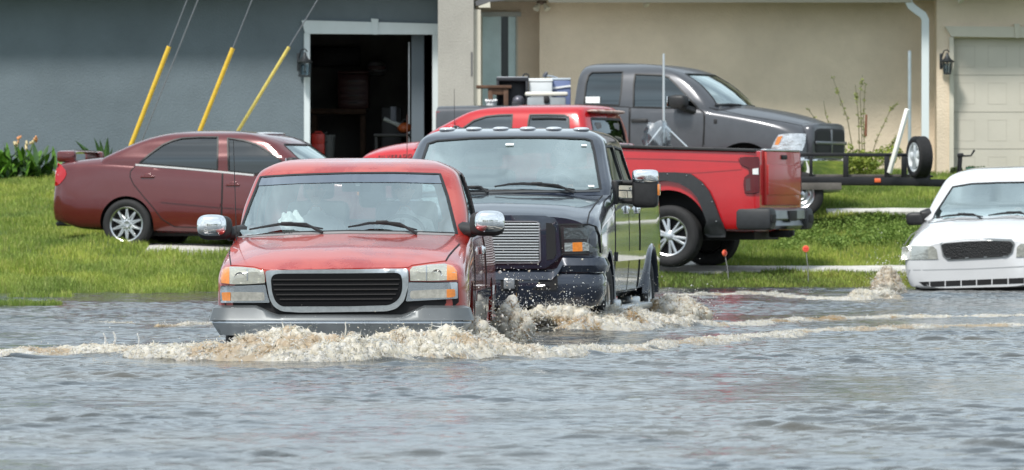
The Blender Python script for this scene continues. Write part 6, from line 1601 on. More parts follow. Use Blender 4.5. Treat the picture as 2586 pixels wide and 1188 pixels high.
    v = [Vector(p) for p in ((x0-.1,93.55,zs+.2),(x1+ov,93.55,zs+.2),(x1+ov,d+9,zs+.2),(x0-.1,d+9,zs+.2),(x0+4.2,d+2.6,zs+2.3),(x1-4.2,d+2.6,zs+2.3))]
    pt('roof', (v, [(0,1,5,4),(1,2,5),(2,3,4,5),(3,0,4),(3,2,1,0)]), M_ROOF)
def lantern(label, px, py, d, h, open_top):
    c = P(px, py, d)
    t = thing('wall_lantern', label, 'lantern', c)
    iron = mat('lantern_iron', (.035,.04,.045), .5, .5)
    s = h/.5
    wl = .26*s
    mk('bracket', join(box((-.11*s,.09,.02*s), (.05*s,.05,.30*s), .01), tube([(-.10*s,.06,.10*s),(-.06*s,.0,.22*s),(0,-.02,.235*s),(.04*s,-.02,.19*s)], .012*s, 6), tube([(-.10*s,.06,-.06*s),(-.05*s,.0,-.04*s),(-.02*s,-.02,-.02*s)], .010*s, 6)), iron, t)
    roof = lathe([(.001,.19*s),(.02*s,.17*s),(.035*s,.12*s),(.06*s,.075*s),(.135*s,.02*s),(.125*s,.0),(.001,.0)], 8)
    mk('cap', move(roof, (.0,-.02,.0)), iron, t)
    k = []
    for i in range(8):
        a = 2*math.pi*i/8; k.append(tube([(.105*s*math.cos(a), -.02+.105*s*math.sin(a), 0), ((.095 if open_top else .06)*s*math.cos(a), -.02+(.095 if open_top else .06)*s*math.sin(a), -.20*s)], .008*s, 5))
    k.append(move(lathe([(.001,-.20*s),(.11*s if open_top else .07*s,-.20*s),(.11*s if open_top else .07*s,-.225*s),(.001,-.235*s)], 10), (0,-.02,0)))
    mk('cage', join(*k), iron, t)
    mk('lamp_glass', move(lathe([(.09*s,-.01*s),((.082 if open_top else .055)*s,-.195*s)], 12), (0,-.02,0)), glass_mat('frosted', (.62,.70,.75), .25, .3), t)
    mk('bulb', ball((0,-.02,-.10*s), .03*s, 2, (1,1,1.6)), mat('bulb_white', (.8,.8,.78), .3), t)
def floodlight(label, px, py, d, heads):
    c = P(px, py, d); t = thing('floodlight', label, 'floodlight', c)
    w = mat('floodlight_white', (.62,.58,.48), .4)
    mk('base', move(lathe([(.001,.12),(.08,.12),(.085,.09),(.05,.06),(.001,.06)], 16), (0,0,0)), mat('brown_base', (.14,.10,.08), .6), t)
    for s in heads:
        q = lathe([(.001,.08),(.025,.07),(.03,.03),(.05,-.03),(.052,-.06),(.001,-.05)], 16)
        T = Matrix.Translation((.07*s,-.06,.03)) @ Matrix.Rotation(R(-28*s), 4, 'Y') @ Matrix.Rotation(R(-25), 4, 'X')
        mk('lamp_head', move(q, T), w, t)

# ================================================================ things in the garage, on the lawn and on the trailer
def one(name, label, cat, vf, m, group=None, smooth=35):
    o = mk(name, vf, m, None, smooth); return tag(o, label, cat, group)
def at_origin(name, label, cat, c, parts, group=None):
    t = thing(name, label, cat, c, 0, group)
    for nm, vf, m in parts: mk(nm, vf, m, t)
    return t
def garage_stuff():
    zf = 1.57
    D = 99.0
    c = P(850, 145, 100.2); 
    sg = at_origin('sign_board', 'black rectangular sign with faint lettering on the back wall of the open garage', 'sign', c, [('board', box((0,0,0), (PX(912,100.2)-PX(790,100.2), .05, .32), .02), mat('sign_black', (.004,.004,.007), .5))])
    cu = bpy.data.curves.new('lettering', 'FONT'); cu.body = 'LENG'; cu.size = .15; cu.align_x = 'CENTER'; cu.align_y = 'CENTER'; cu.extrude = .002
    to = bpy.data.objects.new('lettering', cu); COL.objects.link(to); dg = bpy.context.evaluated_depsgraph_get(); dg.update()
    me = bpy.data.meshes.new_from_object(to.evaluated_get(dg)); bpy.data.objects.remove(to)
    lo = link('lettering', me, mat('faint_letters', (.02,.022,.03), .6), sg); lo.rotation_euler = (R(90),0,0); lo.location = (-.10,-.03,0)
    w0, w1 = PX(786,D), PX(925,D)
    b = P(855, 282, D)
    at_origin('workbench', 'dark wooden workbench along the left side of the open garage', 'workbench', (b.x, D+.3, zf), [('bench_top', box((0,0,b.z-zf), (w1-w0,.7,.09), .01), M_WOOD)]+[('leg', box((s*(w1-w0)*.44,q,(b.z-zf)/2-.02), (.08,.08,b.z-zf-.09), 0), M_WOOD) for s in (1,-1) for q in (-.28,.28)])
    tb = P(892, 228, D); zt = b.z+.045; red = mat('tool_red', (.055,.006,.007), .4)
    at_origin('toolbox', 'dark red tool chest standing on the workbench in the garage', 'toolbox', (tb.x, D+.25, zt), [('chest', box((0,0,.29), (.52,.36,.58), .02), red)]+[('drawer', box((0,-.185,.1+.12*i), (.46,.02,.10), .006), red) for i in range(4)]+[('handle', box((0,-.20,.1+.12*i), (.16,.02,.018), .004), M_DARK) for i in range(4)]+[('lid', box((0,-.02,.61), (.52,.40,.05), .02), red)])
    hp = P(946, 172, 98.6)
    at_origin('helmet', 'red and white striped helmet hanging on the garage back wall', 'helmet', (hp.x, 100.1, hp.z-.1), [('shell', ball((0,-.1,.12), .17, 3, (1,.9,.85)), mat('helmet_white', (.30,.30,.32), .4)), ('stripe', box((0,-.24,.13), (.30,.06,.07), .02), red), ('visor', box((0,-.25,.03), (.28,.05,.07), .02), M_DARK)])
    x = P(988, 238, 98.)
    at_origin('freezer', 'narrow pale panel appliance standing behind the clutter at the right of the garage', 'appliance', (x.x, 98.4, zf), [('cabinet', box((0,0,.62), (.34,.4,1.24), .02), mat('dark_cabinet', (.03,.03,.034), .5)), ('panel', box((.03,-.21,1.12), (.10,.03,.26), .01), mat('pale_panel', (.42,.45,.55), .4))])
    x = P(829, 350, 96.6)
    at_origin('bin', 'tall grey plastic bin just inside the left of the garage', 'bin', (x.x, 96.6, zf), [('bin_body', lathe([(.001,0),(.085,0),(.11,.74),(.001,.74)], 20), mat('bin_grey', (.12,.125,.13), .6)), ('rim', lathe([(.105,.72),(.125,.72),(.125,.76),(.105,.76)], 20), mat('bin_grey', (.12,.125,.13), .6))])
    for k, (px, py, hh) in enumerate(((803,352,.20),(803,378,.22))):
        p = P(px, py, 96.)
        at_origin('fuel_can', 'red fuel can stacked on top of another at the left door jamb' if k == 0 else 'lower red fuel can at the left garage door jamb', 'fuel can', (p.x, 96., p.z-hh/2), [('can', box((0,0,hh/2), (.22,.18,hh*.92), .03), mat('can_red', (.50,.03,.02), .4)), ('handle', tube([(-.06,0,hh*.9),(-.04,0,hh*1.08),(.05,0,hh*1.08),(.07,0,hh*.9)], .014, 6), mat('can_red', (.50,.03,.02), .4)), ('spout', tube([(.08,0,hh*.85),(.15,0,hh*1.1)], .014, 6), M_DARK)])
    p = P(1022, 322, 96.5)
    at_origin('leaf_blower', 'orange garden blower lying on a dark cart inside the garage', 'leaf blower', (p.x, 96.5, p.z-.1), [('housing', ball((0,0,.09), .11, 2, (1.1,.9,.8)), mat('tool_orange', (.42,.09,.02), .45)), ('nozzle', tube([(-.08,0,.13),(-.22,-.02,.19),(-.34,-.03,.24)], [.04,.03,.035], 8), mat('nozzle_grey', (.35,.37,.36), .5)), ('grip', tube([(-.06,0,.16),(0,0,.24),(.08,0,.16)], .018, 6), M_DARK)])
    at_origin('cart', 'dark metal cart carrying the orange blower in the garage', 'cart', (p.x-.1, 96.5, zf), [('tray', box((0,0,p.z-.13-zf), (.8,.5,.05), .01), M_DARK)]+[('leg', box((sx*.36,sy*.2,(p.z-.15-zf)/2), (.04,.04,p.z-.15-zf), 0), M_DARK) for sx in (1,-1) for sy in (1,-1)])
def guy_wires():
    yel = mat('guard_yellow', (.62,.40,.03), .45, vary=.12, scale=14); steel = mat('guy_steel', (.20,.21,.22), .4, .7)
    spec = (((332,364),(427,118),(470,0),'leftmost thick yellow guy wire guard behind the maroon sedan'), ((505,330),(588,122),(636,0),'middle yellow guy wire guard rising above the maroon sedan roof'), ((601,332),(730,119),(796,0),'thinner paler yellow guy wire guard nearest the garage, most tilted'))
    for (b, e, w, lab), d, r in zip(spec, (86., 86.5, 87.), (.034,.033,.026)):
        B, E = P(*b, d), P(*e, d); dr = (E-B)/(E.z-B.z); g = gz(B.x, d); base = B+dr*(g-B.z)
        t = thing('guy_wire', lab, 'guy wire', base, 0, 'guy wires with yellow guards')
        mk('guard', tube([(B-base)+dr*(-.25), (E-base)], r, 12), yel if r > .03 else mat('guard_pale', (.55,.44,.10), .45, vary=.15, scale=14), t)
        mk('cable', tube([Vector((0,0,0)), E-base+dr*9], .009, 6), steel, t)
        mk('anchor', tube([dr*(-.3), dr*.35], .02, 8), steel, t)
    d = 88.; B, E = P(352, 372, d), P(500, 0, d); dr = (E-B)/(E.z-B.z); base = B+dr*(gz(B.x, d)-B.z)
    t = thing('guy_wire', 'bare thin guy wire without a guard just right of the leftmost yellow guard', 'guy wire', base)
    mk('cable', tube([Vector((0,0,0)), dr*9], .010, 6), steel, t); mk('anchor', tube([dr*(-.3), dr*.3], .018, 8), steel, t)
def leaf_blade(base, az, ln, wid, droop, lift, n=7):
    V_, Fs = [], []
    d = Vector((math.cos(az), math.sin(az), 0)); s = Vector((-d.y, d.x, 0))
    for i in range(n):
        t = i/(n-1); w = wid*math.sin(math.pi*min(1, .12+t*.86))*.5
        p = Vector(base)+d*ln*t*lift+Vector((0,0,ln*(t*(1-lift*.5)-droop*t*t)))
        V_ += [p-s*w, p+Vector((0,0,-w*.25)), p+s*w]
    for i in range(n-1):
        for j in range(2): Fs.append((i*3+j, i*3+j+1, (i+1)*3+j+1, (i+1)*3+j))
    return V_, Fs
def plants():
    g1 = mat('leaf_green', (.06,.16,.012), .5, col2=(.12,.26,.02), scale=7); g2 = mat('leaf_dark', (.02,.06,.012), .5, col2=(.045,.10,.02), scale=7)
    org = mat('petal_orange', (.62,.16,.02), .5, col2=(.60,.40,.20), scale=12); st_ = mat('stem_green', (.10,.17,.05), .6)
    for k, (px, pyb, hpx, lab) in enumerate(((50,466,120,'clump of canna lilies with orange flowers at the foot of the grey wall, left edge'), (15,466,70,'low dark bushy plant beside the canna lilies at the left edge'))):
        d = 93.6; b = P(px, pyb, d); zb = gz(b.x, d); H_ = PZ(pyb-hpx, d)-zb
        t = thing('flowering_plant', lab, 'plant', (b.x, d, zb))
        lv, fl = [], []
        for i in range(150 if k == 0 else 110):
            a = rng.uniform(0, 6.28); o = Vector((rng.normal(0, .26), rng.normal(0, .16), rng.uniform(0, H_*.4)))
            lv.append(leaf_blade(o, a, H_*rng.uniform(.4, .75), .09 if k == 0 else .07, rng.uniform(.0, .45), rng.uniform(.15, .8)))
        for v_ in (0, 1): mk('leaves', join(*lv[v_::2]), (g1, g2)[v_] if k == 0 else g2, t)
        if k == 0:
            for sx, sz in ((-.10,.86),(-.02,.98),(.12,.80),(.24,.94),(.20,.84)):
                q = Vector((sx, rng.normal(0, .05), H_*sz)); s_ = mk('stalk', tube([(sx*.5,0,0), q*.7, q], .008, 5), st_, t)
                mk('flower', join(*[ball(q+Vector(rng.normal(0,.022,3)), rng.uniform(.018,.034), 1, (.8,.8,1.3)) for _ in range(5)]), org if sx in (-.02,.24,-.28) else mat('petal_pale', (.60,.48,.26), .5), s_)
    d = 92.; b = P(265, 455, d); zb = gz(b.x, d)
    t = thing('agave_plant', 'broad leaved dark plant showing above the boot of the maroon sedan', 'plant', (b.x, d, zb))
    for px0, py0, px1, py1, w in ((262,395,190,355,.10),(258,398,238,348,.07),(262,392,272,346,.11),(255,396,252,352,.08),(250,398,215,372,.08),(268,398,285,372,.07)):
        e = P(px1, py1, d)-Vector((b.x, d, zb)); V_, Fs = [], []
        for i in range(8):
            u = i/7; p = Vector((e.x*u**1.3, rng.normal(0,.01), e.z*(u**.8))); ww = w*math.sin(math.pi*min(1, .15+u*.85))
            V_ += [p+Vector((-ww*.5,0,-ww*.3)), p+Vector((0,-.03,0)), p+Vector((ww*.5,0,ww*.3))]
        for i in range(7):
            for j in range(2): Fs.append((i*3+j, i*3+j+1, (i+1)*3+j+1, (i+1)*3+j))
        mk('leaf', (V_, Fs), g2, t)
    # yellow-green shrub with bare shoots behind the trailer
    d = 92.6; b = P(2185, 450, d); zb = gz(b.x, d)
    t = thing('shrub', 'yellow green shrub with long bare shoots against the cream wall behind the trailer', 'shrub', (b.x, d, zb))
    v, f, c = merge([leaves(170, (x, rng.normal(0,.1), z), (.20,.16,.15), .040, (.16,.23,.04), (.42,.47,.10)) for x, z in [(rng.normal(.02,.30), rng.uniform(.08,.52)) for _ in range(11)]])
    link('foliage', fast_mesh('foliage', v, f, False, c), lawn_mat, t)
    twig = mat('twig', (.16,.14,.08), .8); lf = []
    L0 = Vector((b.x, d, zb))
    for pts in ([(2160,420),(2140,300),(2118,240),(2103,196)], [(2178,430),(2176,330),(2172,240),(2178,190)], [(2172,430),(2168,300),(2160,215)], [(2190,430),(2215,350),(2250,275),(2268,258)], [(2150,440),(2110,360),(2085,290),(2080,255)], [(2185,430),(2180,300),(2185,215)], [(2200,430),(2240,380),(2278,330)], [(2140,430),(2090,345),(2040,275)]):
        q = [P(x, y, d)-L0 for x, y in pts]; mk('shoot', tube([q[0]*.5]+q, [.012]+[.010-.002*i for i in range(len(q))], 5), twig, t)
        for i in range(9):
            u = rng.uniform(.25, 1)*(len(q)-1); a = q[int(u)] if int(u) >= len(q)-1 else q[int(u)].lerp(q[int(u)+1], u % 1)
            lf.append(leaves(9, tuple(a), (.035,.03,.035), .022, (.16,.20,.06), (.36,.40,.12)))
    v, f, c = merge(lf); link('shoot_leaves', fast_mesh('shoot_leaves', v, f, False, c), lawn_mat, t)
    p0, p1 = P(2186, 345, d)-L0, P(2188, 290, d)-L0
    mk('broken_stem', tube([p0*Vector((1,1,0)).length*0+p0, p1], [.022,.016], 6), mat('red_stem', (.22,.09,.05), .8), t)
    for k, (px, py, lab) in enumerate(((2452,448,'small potted conifer on the left by the cream garage door'), (2478,448,'small potted conifer on the right by the cream garage door'))):
        d = 93.8; b = P(px, 462, d); zb = gz(b.x, d)
        t = thing('potted_conifer', lab, 'plant', (b.x, d, zb), 0, 'potted conifers by the cream garage')
        hh = P(px, py-12, d).z-zb
        mk('pot', lathe([(.001,0),(.07,0),(.09,.13),(.075,.13),(.001,.11)], 16), mat('green_pot', (.05,.16,.12), .5), t)
        v, f, c = merge([leaves(70, (0,0,z), (.075*(1-.8*(z-.12)/(hh-.1)),)*2+(.03,), .02, (.03,.08,.02), (.07,.14,.04)) for z in np.linspace(.13, hh, 7)])
        link('crown', fast_mesh('crown', v, f, False, c), lawn_mat, t)
        mk('trunk', tube([(0,0,.1),(0,0,hh*.8)], .008, 5), twig, t)
    b = P(2511, 440, 93.7); zb = gz(b.x, 93.7)
    at_origin('cooler', 'blue lidded cooler in front of the cream garage door', 'cooler', (b.x, 93.7, zb), [('tub', box((0,0,(b.z-zb)*.42), (.30,.24,(b.z-zb)*.84), .03), mat('cooler_blue', (.03,.12,.42), .4)), ('lid', box((0,0,b.z-zb-.03), (.33,.26,.07), .03), mat('cooler_blue', (.03,.12,.42), .4)), ('handle', tube([(-.12,-.02,b.z-zb-.03),(-.09,-.02,b.z-zb+.06),(.09,-.02,b.z-zb+.06),(.12,-.02,b.z-zb-.03)], .012, 6), M_DARK)])
    v, f, c = merge([leaves(240, (PX(2408+i*7, 94)+0, 94.0, gz(PX(2408+i*7,94), 94)+.07), (.06,.05,.08), .025, (.05,.08,.03), (.12,.16,.06)) for i in range(3)])
    tag(link('weed_tuft', fast_mesh('weed_tuft', v, f, False, c), lawn_mat), 'small grey green weed tuft at the foot of the cream garage jamb', 'weeds')
def trailer():
    d = 84.4; zg = 1.0
    blk = mat('trailer_black', (.013,.013,.015), .45, .2, vary=.2, scale=9, rvary=.1)
    c = P(2150, 520, d)
    t = thing('utility_trailer', 'black flat utility trailer with a rail fence between the red and grey pickups', 'trailer', (c.x, d, gz(c.x, d)))
    O = Vector(t.location); L = lambda px, py, dd=d: P(px, py, dd)-O
    wdt = 1.5
    def rail(name, a, b, w=.05, h=.05): mk(name, bar(a, b, w, h, bev=.006), blk, t)
    xl = 1905
    rail('frame_beam', L(xl,456), L(2345,459), .06, .115); rail('frame_beam', L(xl,456)+Vector((0,wdt,.0)), L(2345,459)+Vector((0,wdt,0)), .06, .115)
    rail('top_rail', L(xl,390), L(2292,392))
    for px in (2018,2048,2136,2240,2283):
        w = .045 if px in (2048,2018) else .075
        rail('upright', L(px,450), L(px,391.5), w, .05); 
    for px in (1960,2060,2160,2260,2340):
        rail('cross_member', L(px,459), L(px,459)+Vector((0,wdt,0)), .05, .07)
    for k in range(7): mk('deck_board', boxb(L(xl,0).x, L(2335,0).x, .06+k*.2, .245+k*.2, L(0,447).z, L(0,447).z+.035, .004), mat('weathered_board', (.11,.10,.09), .85, vary=.3, scale=5), t)
    mk('side_board', boxb(L(xl,0).x, L(2125,0).x, -.04, -.005, L(0,480).z, L(0,462).z, .004), mat('weathered_board', (.11,.10,.09), .85, vary=.3, scale=5), t)
    rail('tongue', L(2330,461)+Vector((0,wdt,0)), L(2560,466)+Vector((0,wdt*.5,0)), .06, .10); rail('tongue', L(2330,461), L(2560,466)+Vector((0,wdt*.5,0)), .06, .10)
    mk('coupler', box(L(2572,466)+Vector((0,wdt*.5,0)), (.2,.1,.1), .03), blk, t)
    jb = L(2421,470)+Vector((0,.28,0)); jt = L(2429,392)+Vector((0,.28,0))
    jk = mk('jack', join(tube([jb+Vector((0,0,-.25)), jt], .032, 10), box(jt, (.09,.08,.06), .015)), blk, t)
    mk('crank', tube([jt+Vector((0,0,.0)), L(2440,394)+Vector((0,.28,0)), L(2456,393)+Vector((0,.28,0)), L(2465,379)+Vector((0,.28,0))], [.012,.012,.012,.016], 6), blk, jk)
    mk('side_marker', box(L(2216,456)+Vector((0,-.04,0)), (.09,.02,.06), .01), mat('marker_orange', (.75,.13,.03), .3, coat=1.), t)
    class _T: pass
    Vt = _T(); Vt.root = t
    gx = L(2023, 492); rr = .325
    for q, sg in ((.10,-1),(1.45,1)):
        w = wheel(Vt, gx.x, q, gx.z+.0, rr, .20, .19, 'steel', sg, M_TRIM)
    # spare wheel, standing on the deck edge and facing right
    sc = L(2322, 397.5); T = Matrix.Translation((sc.x, .02, sc.z)) @ Matrix.Rotation(R(-72), 4, 'Z') @ Matrix.Rotation(math.pi, 4, 'Z')
    Vs = _T(); Vs.root = t
    before = set(bpy.data.objects)
    base = wheel(Vs, 0, 0, 0, .30, .20, .205, 'five', 1, mat('wheel_white', (.66,.70,.72), .35))
    base.matrix_local = T; base.name = 'spare_wheel'
    mk('spare_bracket', join(bar(L(2345,458), L(2345,395), .05, .05), bar(L(2345,420), L(2325,420), .03, .03), box(L(2352,446), (.05,.05,.03), .01)), blk, t)
    # board and post
    a, b = P(2291.5, 276, 84.05), P(2246, 437, 84.25)
    tag(mk('wood_plank', bar(a, b, .055, .055, bev=.004), mat('bleached_board', (.86,.85,.80), .6), None), 'bright white wooden plank leaning in the trailer against its rail', 'plank')
    dp = 92.; p = P(2297, 130, dp); zb = gz(p.x, dp)
    tp = thing('metal_post', 'thin galvanised metal post standing against the cream wall behind the spare tyre', 'post', (p.x, dp, zb))
    mk('post', tube([(0,0,-.2),(0,0,p.z-zb)], .026, 10), mat('galvanised', (.42,.48,.50), .4, .5, vary=.1), tp); mk('post_cap', ball((0,0,p.z-zb), .029, 2, (1,1,.4)), M_TRIM, tp)
def bed_cargo(VG):
    # tripod mast and bag standing in the red crew cab's bed
    d = 80.9; al = mat('aluminium_tube', (.62,.65,.66), .35, .7)
    top, hub, l0, l1 = P(1676,136,d), P(1676,316,d), P(1632,372,d), P(1734,372,d)
    zf = .36+.95
    def down(a, b): k = (b-a)/(b.z-a.z); return a+k*(zf+.02-a.z)
    f0, f1 = down(hub, l0), down(hub, l1)
    base = Vector((hub.x, d, zf)); t = thing('tripod_mast', 'silver tripod with tall thin mast in the red crew cab pickup bed', 'tripod', base)
    mk('mast', tube([hub-base+Vector((0,0,-.25)), hub-base, top-base], [.020,.019,.015], 10), al, t)
    for e in (f0, f1, Vector((hub.x+.05, d+.55, zf+.02)), ): mk('leg', tube([hub-base, e-base], .018, 8), al, t)
    mk('hub_collar', tube([hub-base+Vector((0,0,-.05)), hub-base+Vector((0,0,.06))], .034, 10), M_TRIM, t)
    c = P(1660, 352, d-.1)
    V_, Fs = [], []
    n, m = 22, 14
    for i in range(m):
        u = i/(m-1)
        for j in range(n):
            a = 2*math.pi*j/n; r = (.02+.15*math.sin(math.pi*min(1, .10+u*.75))**.7)*(1+.16*math.sin(a*5+u*9)+.10*math.sin(a*9-u*14))
            V_.append(Vector((r*math.cos(a)*1.05, r*math.sin(a)*.6, -.26+.50*u+.02*math.sin(a*3+u*5))))
    for i in range(m-1):
        for j in range(n): Fs.append((i*n+j, i*n+(j+1) % n, (i+1)*n+(j+1) % n, (i+1)*n+j))
    Fs.append(tuple(reversed(range(n))))
    bag = move((V_, Fs), c); 
    tb = mk('plastic_bag', bag, glass_mat('clear_film', (.80,.83,.85), .22, .25, (.9,.93,.95)), None, 70); tag(tb, 'crumpled translucent plastic bag tied to the tripod in the red pickup bed', 'bag')
    # loads in the grey pickup's bed
    D = 88.6; zfl = 1.10+1.06
    def bx(px0, px1, py0, dd=D): return PX(px0, dd), PX(px1, dd), PZ(py0, dd)
    def put(name, label, cat, px0, px1, py0, dep, parts, dd=D):
        x0, x1, zt = bx(px0, px1, py0, dd); w, h = x1-x0, zt-zfl
        t = thing(name, label, cat, ((x0+x1)/2, dd, zfl)); [mk(nm, vf, m, t) for nm, vf, m in parts(w, h, dep)]; return t
    blk = mat('case_black', (.012,.014,.02), .5, vary=.2)
    put('equipment_case', 'black open fronted equipment case in the bed of the grey pickup', 'case', 1254, 1334, 197, .5, lambda w, h, q: [('case', join(box((0,.1,h/2), (w,q-.2,h-.02), .01), box((0,-.12,h-.03), (w,.24,.05), .01), box((-w/2+.02,-.12,h/2), (.04,.24,h-.06), .01), box((w/2-.02,-.12,h/2), (.04,.24,h-.06), .01)), blk), ('slot_panel', box((.12,-.01,h-.10), (w*.30,.02,.04), .005), mat('slot_pale', (.45,.52,.55), .4)), ('knob', move(lathe([(.001,-.03),(.022,-.03),(.022,0),(.001,0)], 12, 'y'), (w*.38,-.01,h-.10)), M_TRIM), ('top_sheet', box((-.0,-.0,h+.006), (w*.98,q*.9,.014), .004), mat('sheet_grey', (.40,.42,.45), .4))], D+.15)
    put('storage_box', 'tall pale grey storage box between the black case and the blue bin', 'box', 1334, 1396, 201, .45, lambda w, h, q: [('tub', box((0,0,h/2-.02), (w*.96,q*.96,h-.04), .02), mat('box_pale', (.55,.58,.60), .5, vary=.06)), ('lid', box((0,0,h-.015), (w,q,.05), .015), mat('lid_white', (.75,.78,.80), .45))], D+.2)
    put('bin', 'blue plastic bin with a white strap beside the grey pickup cab', 'bin', 1392, 1441, 201, .45, lambda w, h, q: [('tub', box((0,0,h/2), (w,q,h-.03), .02), mat('bin_blue', (.13,.17,.32), .5)), ('lid', box((0,0,h), (w*1.02,q*1.02,.035), .012), mat('lid_bluegrey', (.42,.48,.54), .5)), ('strap', bar((-w/2,-q/2-.012,h-.14), (w/2,-q/2-.012,h-.10), .012, .03), mat('strap_white', (.75,.76,.78), .5))], D+.32)
    put('storage_tote', 'grey tote with a cream coloured lid at the front edge of the grey pickup bed', 'tote', 1326, 1434, 234, .42, lambda w, h, q: [('tub', box((0,0,h/2-.03), (w*.90,q*.9,h-.08), .02), mat('tote_grey', (.30,.33,.35), .5, vary=.1)), ('lid', box((0,0,h-.025), (w,q,.06), .022), mat('tote_lid', (.78,.75,.66), .45)), ('latch', box((0,-q/2-.0,h-.11), (.08,.03,.10), .01), M_DARK)], D-.35)
    put('wooden_table', 'dark brown wooden table with open legs at the back of the grey pickup bed', 'table', 1203, 1292, 216, .5, lambda w, h, q: [('table_top', box((0,0,h-.025), (w,q,.045), .006), M_WOOD)]+[('leg', box((sx*w*.22+w*.12,sy*q*.4,(h-.05)/2), (.07,.05,h-.05), .004), M_WOOD) for sx in (1,-1) for sy in (1,-1)]+[('apron', box((w*.12,-q*.4,h-.10), (w*.4,.03,.09), .004), M_WOOD)], D-.1)
    put('basket', 'white woven basket under the brown table in the grey pickup bed', 'basket', 1227, 1253, 248, .16, lambda w, h, q: [('weave', lathe([(.001,0),(w*.40,0),(w*.47,h*.9),(w*.43,h*.9),(w*.36,.02),(.001,.02)], 20), mat('basket_white', (.62,.63,.64), .6, vary=.3, scale=60)), ('rim', tube([(w*.5*math.cos(2*math.pi*i/24), w*.5*math.sin(2*math.pi*i/24), h*.93+.012*(-1)**i) for i in range(24)], .016, 6, closed=True), mat('basket_rim', (.80,.81,.82), .5))], D-.3)
    put('power_tool', 'small black machine with a rounded grey motor beside the tote in the grey pickup bed', 'tool', 1292, 1326, 240, .2, lambda w, h, q: [('motor', ball((0,0,h-.09), .095, 2, (1,1,.9)), mat('motor_grey', (.10,.10,.12), .35, .4)), ('stand', box((-.02,0,(h-.1)/2), (w*.8,q,h-.1), .02), blk)], D-.35)
    # loop and fold seen on top of the loads
    h = P(1328, 192, D+.2); tag(mk('hose_loop', tube([Vector((h.x+.042*math.cos(a), D+.2, h.z-.015+.045*math.sin(a))) for a in np.linspace(-.5, math.pi+.5, 16)], .011, 6), M_DARK, None), 'short dark hose loop sticking up behind the black case', 'hose')
    h = P(1380, 190, D+.2); t = thing('clamp_lamp', 'small dark clamp lamp lying on top of the pale storage box lid', 'lamp', (h.x, D+.2, PZ(201, D+.2)+.01))
    mk('shade', tube([(-.03,0,.02),(-.02,0,.06),(.01,0,.10)], [.035,.03,.02], 8), mat('lamp_dark', (.04,.045,.06), .4), t); mk('arm', tube([(0,0,.05),(.10,0,.035),(.17,0,.01)], .012, 6), mat('arm_grey', (.25,.28,.31), .5), t)
    # two reflector markers at the drive edge
    for px, py, pb, lab, tilt in ((1830,640,694,'round orange driveway marker tilted in front of the red crew cab wheel', 28), (2035,629,722,'round orange driveway marker upright on the grass strip', 0)):
        d = 79.3 if tilt else 78.9; c = P(px, py, d); fx = P(px+(12 if tilt else 8), pb, d); zb = gz(fx.x, d)
        t = thing('driveway_marker', lab, 'marker', (fx.x, d, zb), 0, 'orange driveway markers')
        o = c-Vector((fx.x, d, zb))
        mk('stake', tube([(0,0,-.12), o*.5+Vector((.005,0,0)), o], .006, 6), mat('stake_grey', (.22,.22,.22), .5), t)
        T = Matrix.Translation(o) @ Matrix.Rotation(R(tilt*1.9), 4, 'Z') @ Matrix.Rotation(R(tilt*.5), 4, 'Y')
        q = lathe([(.001,-.014),(.040,-.014),(.046,-.008),(.046,.008),(.040,.014),(.001,.014)], 24, 'y')
        ds = mk('disc', move(q, T), mat('marker_plastic', (.75,.12,.05), .35, coat=.6), t)
        mk('reflector', move(join(box((0,-.016,.012), (.055,.006,.014), .004), box((0,-.016,-.010), (.055,.006,.014), .004)), T), mat('reflector_red', (.85,.03,.02), .2, coat=1.), ds)
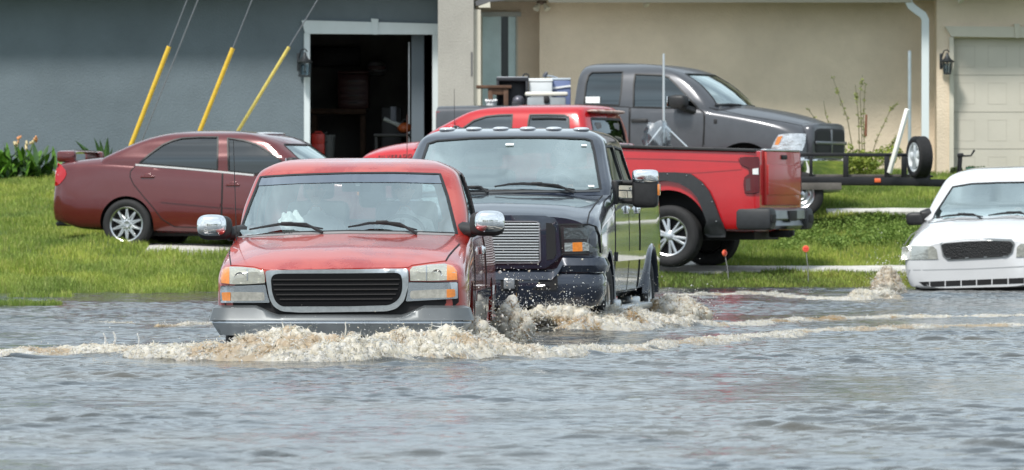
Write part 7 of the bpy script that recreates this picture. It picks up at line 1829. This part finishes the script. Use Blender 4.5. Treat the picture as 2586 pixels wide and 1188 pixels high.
def trees():
    "street trees beyond the right edge: what the wet flanks of the trucks mirror"
    bark = mat('bark', (.09,.07,.05), .9, vary=.3, scale=6, bump=.02, bscale=15); lm = attr_mat('tree_leaves', .55, .25)
    def grow(name_label, x, y, h, grp):
        t = thing('tree', name_label, 'tree', (x, y, gz(x, y) if y > 60 else 0.), 0, grp)
        tr = [tube([(0,0,-.3),(.1,.0,h*.25),(.05,.1,h*.5),(0,0,h*.8)], [.28,.22,.16,.06], 10)]; pts = []
        for i in range(10):
            a = 2.4*i; z0 = h*(.18+.06*i); e = Vector((math.cos(a)*h*.24, math.sin(a)*h*.24, z0+h*.12)); tr.append(tube([(0.05,0,z0), e*.5+Vector((0,0,z0*.5)), e], [.10,.07,.03], 6)); pts.append(e)
        mk('trunk', join(*tr), bark, t)
        v, f, c = merge([leaves(520, tuple(p+Vector(rng.normal(0, h*.06, 3))), (h*.16,h*.16,h*.12), .17, (.025,.06,.012), (.07,.13,.03)) for p in pts for _ in range(2)])
        link('crown', fast_mesh('crown', v, f, False, c), lm, t); return t
    def again(t, x, y, rz, sc):
        c = t.copy(); COL.objects.link(c); c.location = (x, y, gz(x, y) if y > 60 else 0.); c.rotation_euler = (0, 0, rz); c.scale = (sc,)*3
        for ch in t.children: d = ch.copy(); COL.objects.link(d); d.parent = c
        return c
    t = grow('leafy tree in the row along the road beyond the right edge', 12.9, 101, 7.6, 'trees beyond the right edge')
    for k, (x, y, sc) in enumerate(((16.6,108,1.1),(20.8,115,1.),(26,124,1.25),(33,138,1.35),(42,156,1.5))): again(t, x, y, k*1.7, sc)
    u = grow('leafy tree in the row across the road behind the viewpoint', -30, -48, 9, 'trees behind the viewpoint')
    for k, x in enumerate((-21,-13,-4,4,12,21,31,41)): again(u, x, -46-3*(k % 3), k*2.1, .85+.12*(k % 4))
red_pickup(); blue_pickup(); white_sedan(); maroon_sedan(); VS = red_crewcab(); VG = grey_pickup()
grey_house(); cream_house()
lantern('black caged wall lantern on the grey wall beside the open garage', 770, 160, 94.8, .48, True)
lantern('dark wall lantern on the cream wall left of the closed garage door', 2392, 158, 94.2, .42, False)
floodlight('twin headed floodlight under the porch ceiling near the window', 1368, 22, 94.9, (-1, 1))
floodlight('single floodlight on the porch ceiling above the grey pickup', 1618, 12, 94.8, (1,))
floodlight('single floodlight above the cream garage door', 2412, 2, 94.2, (1,))
garage_stuff(); guy_wires(); plants(); trailer(); bed_cargo(VG); trees()
cam = bpy.data.cameras.new('camera'); cam_o = bpy.data.objects.new('camera', cam); COL.objects.link(cam_o)
cam_o.location = (0, 0, EYE); cam_o.rotation_euler = (R(90), 0, 0)
cam.sensor_width = 36; cam.lens = PF/2586*36; cam.shift_y = (PHY-594)/2586
cam.clip_start = 1; cam.clip_end = 4000
cam.dof.use_dof = True; cam.dof.focus_distance = 47.5; cam.dof.aperture_fstop = 7.5
scene.camera = cam_o
scene.render.resolution_x, scene.render.resolution_y = 1024, 470
scene.view_settings.view_transform = 'Standard'; scene.view_settings.look = 'None'
scene.view_settings.exposure = EXPOSURE; scene.view_settings.gamma = 1; scene.view_settings.use_curve_mapping = False
scene.cycles.max_bounces = 8; scene.cycles.transparent_max_bounces = 12; scene.cycles.use_denoising = True
scene.cycles.sample_clamp_indirect = 6
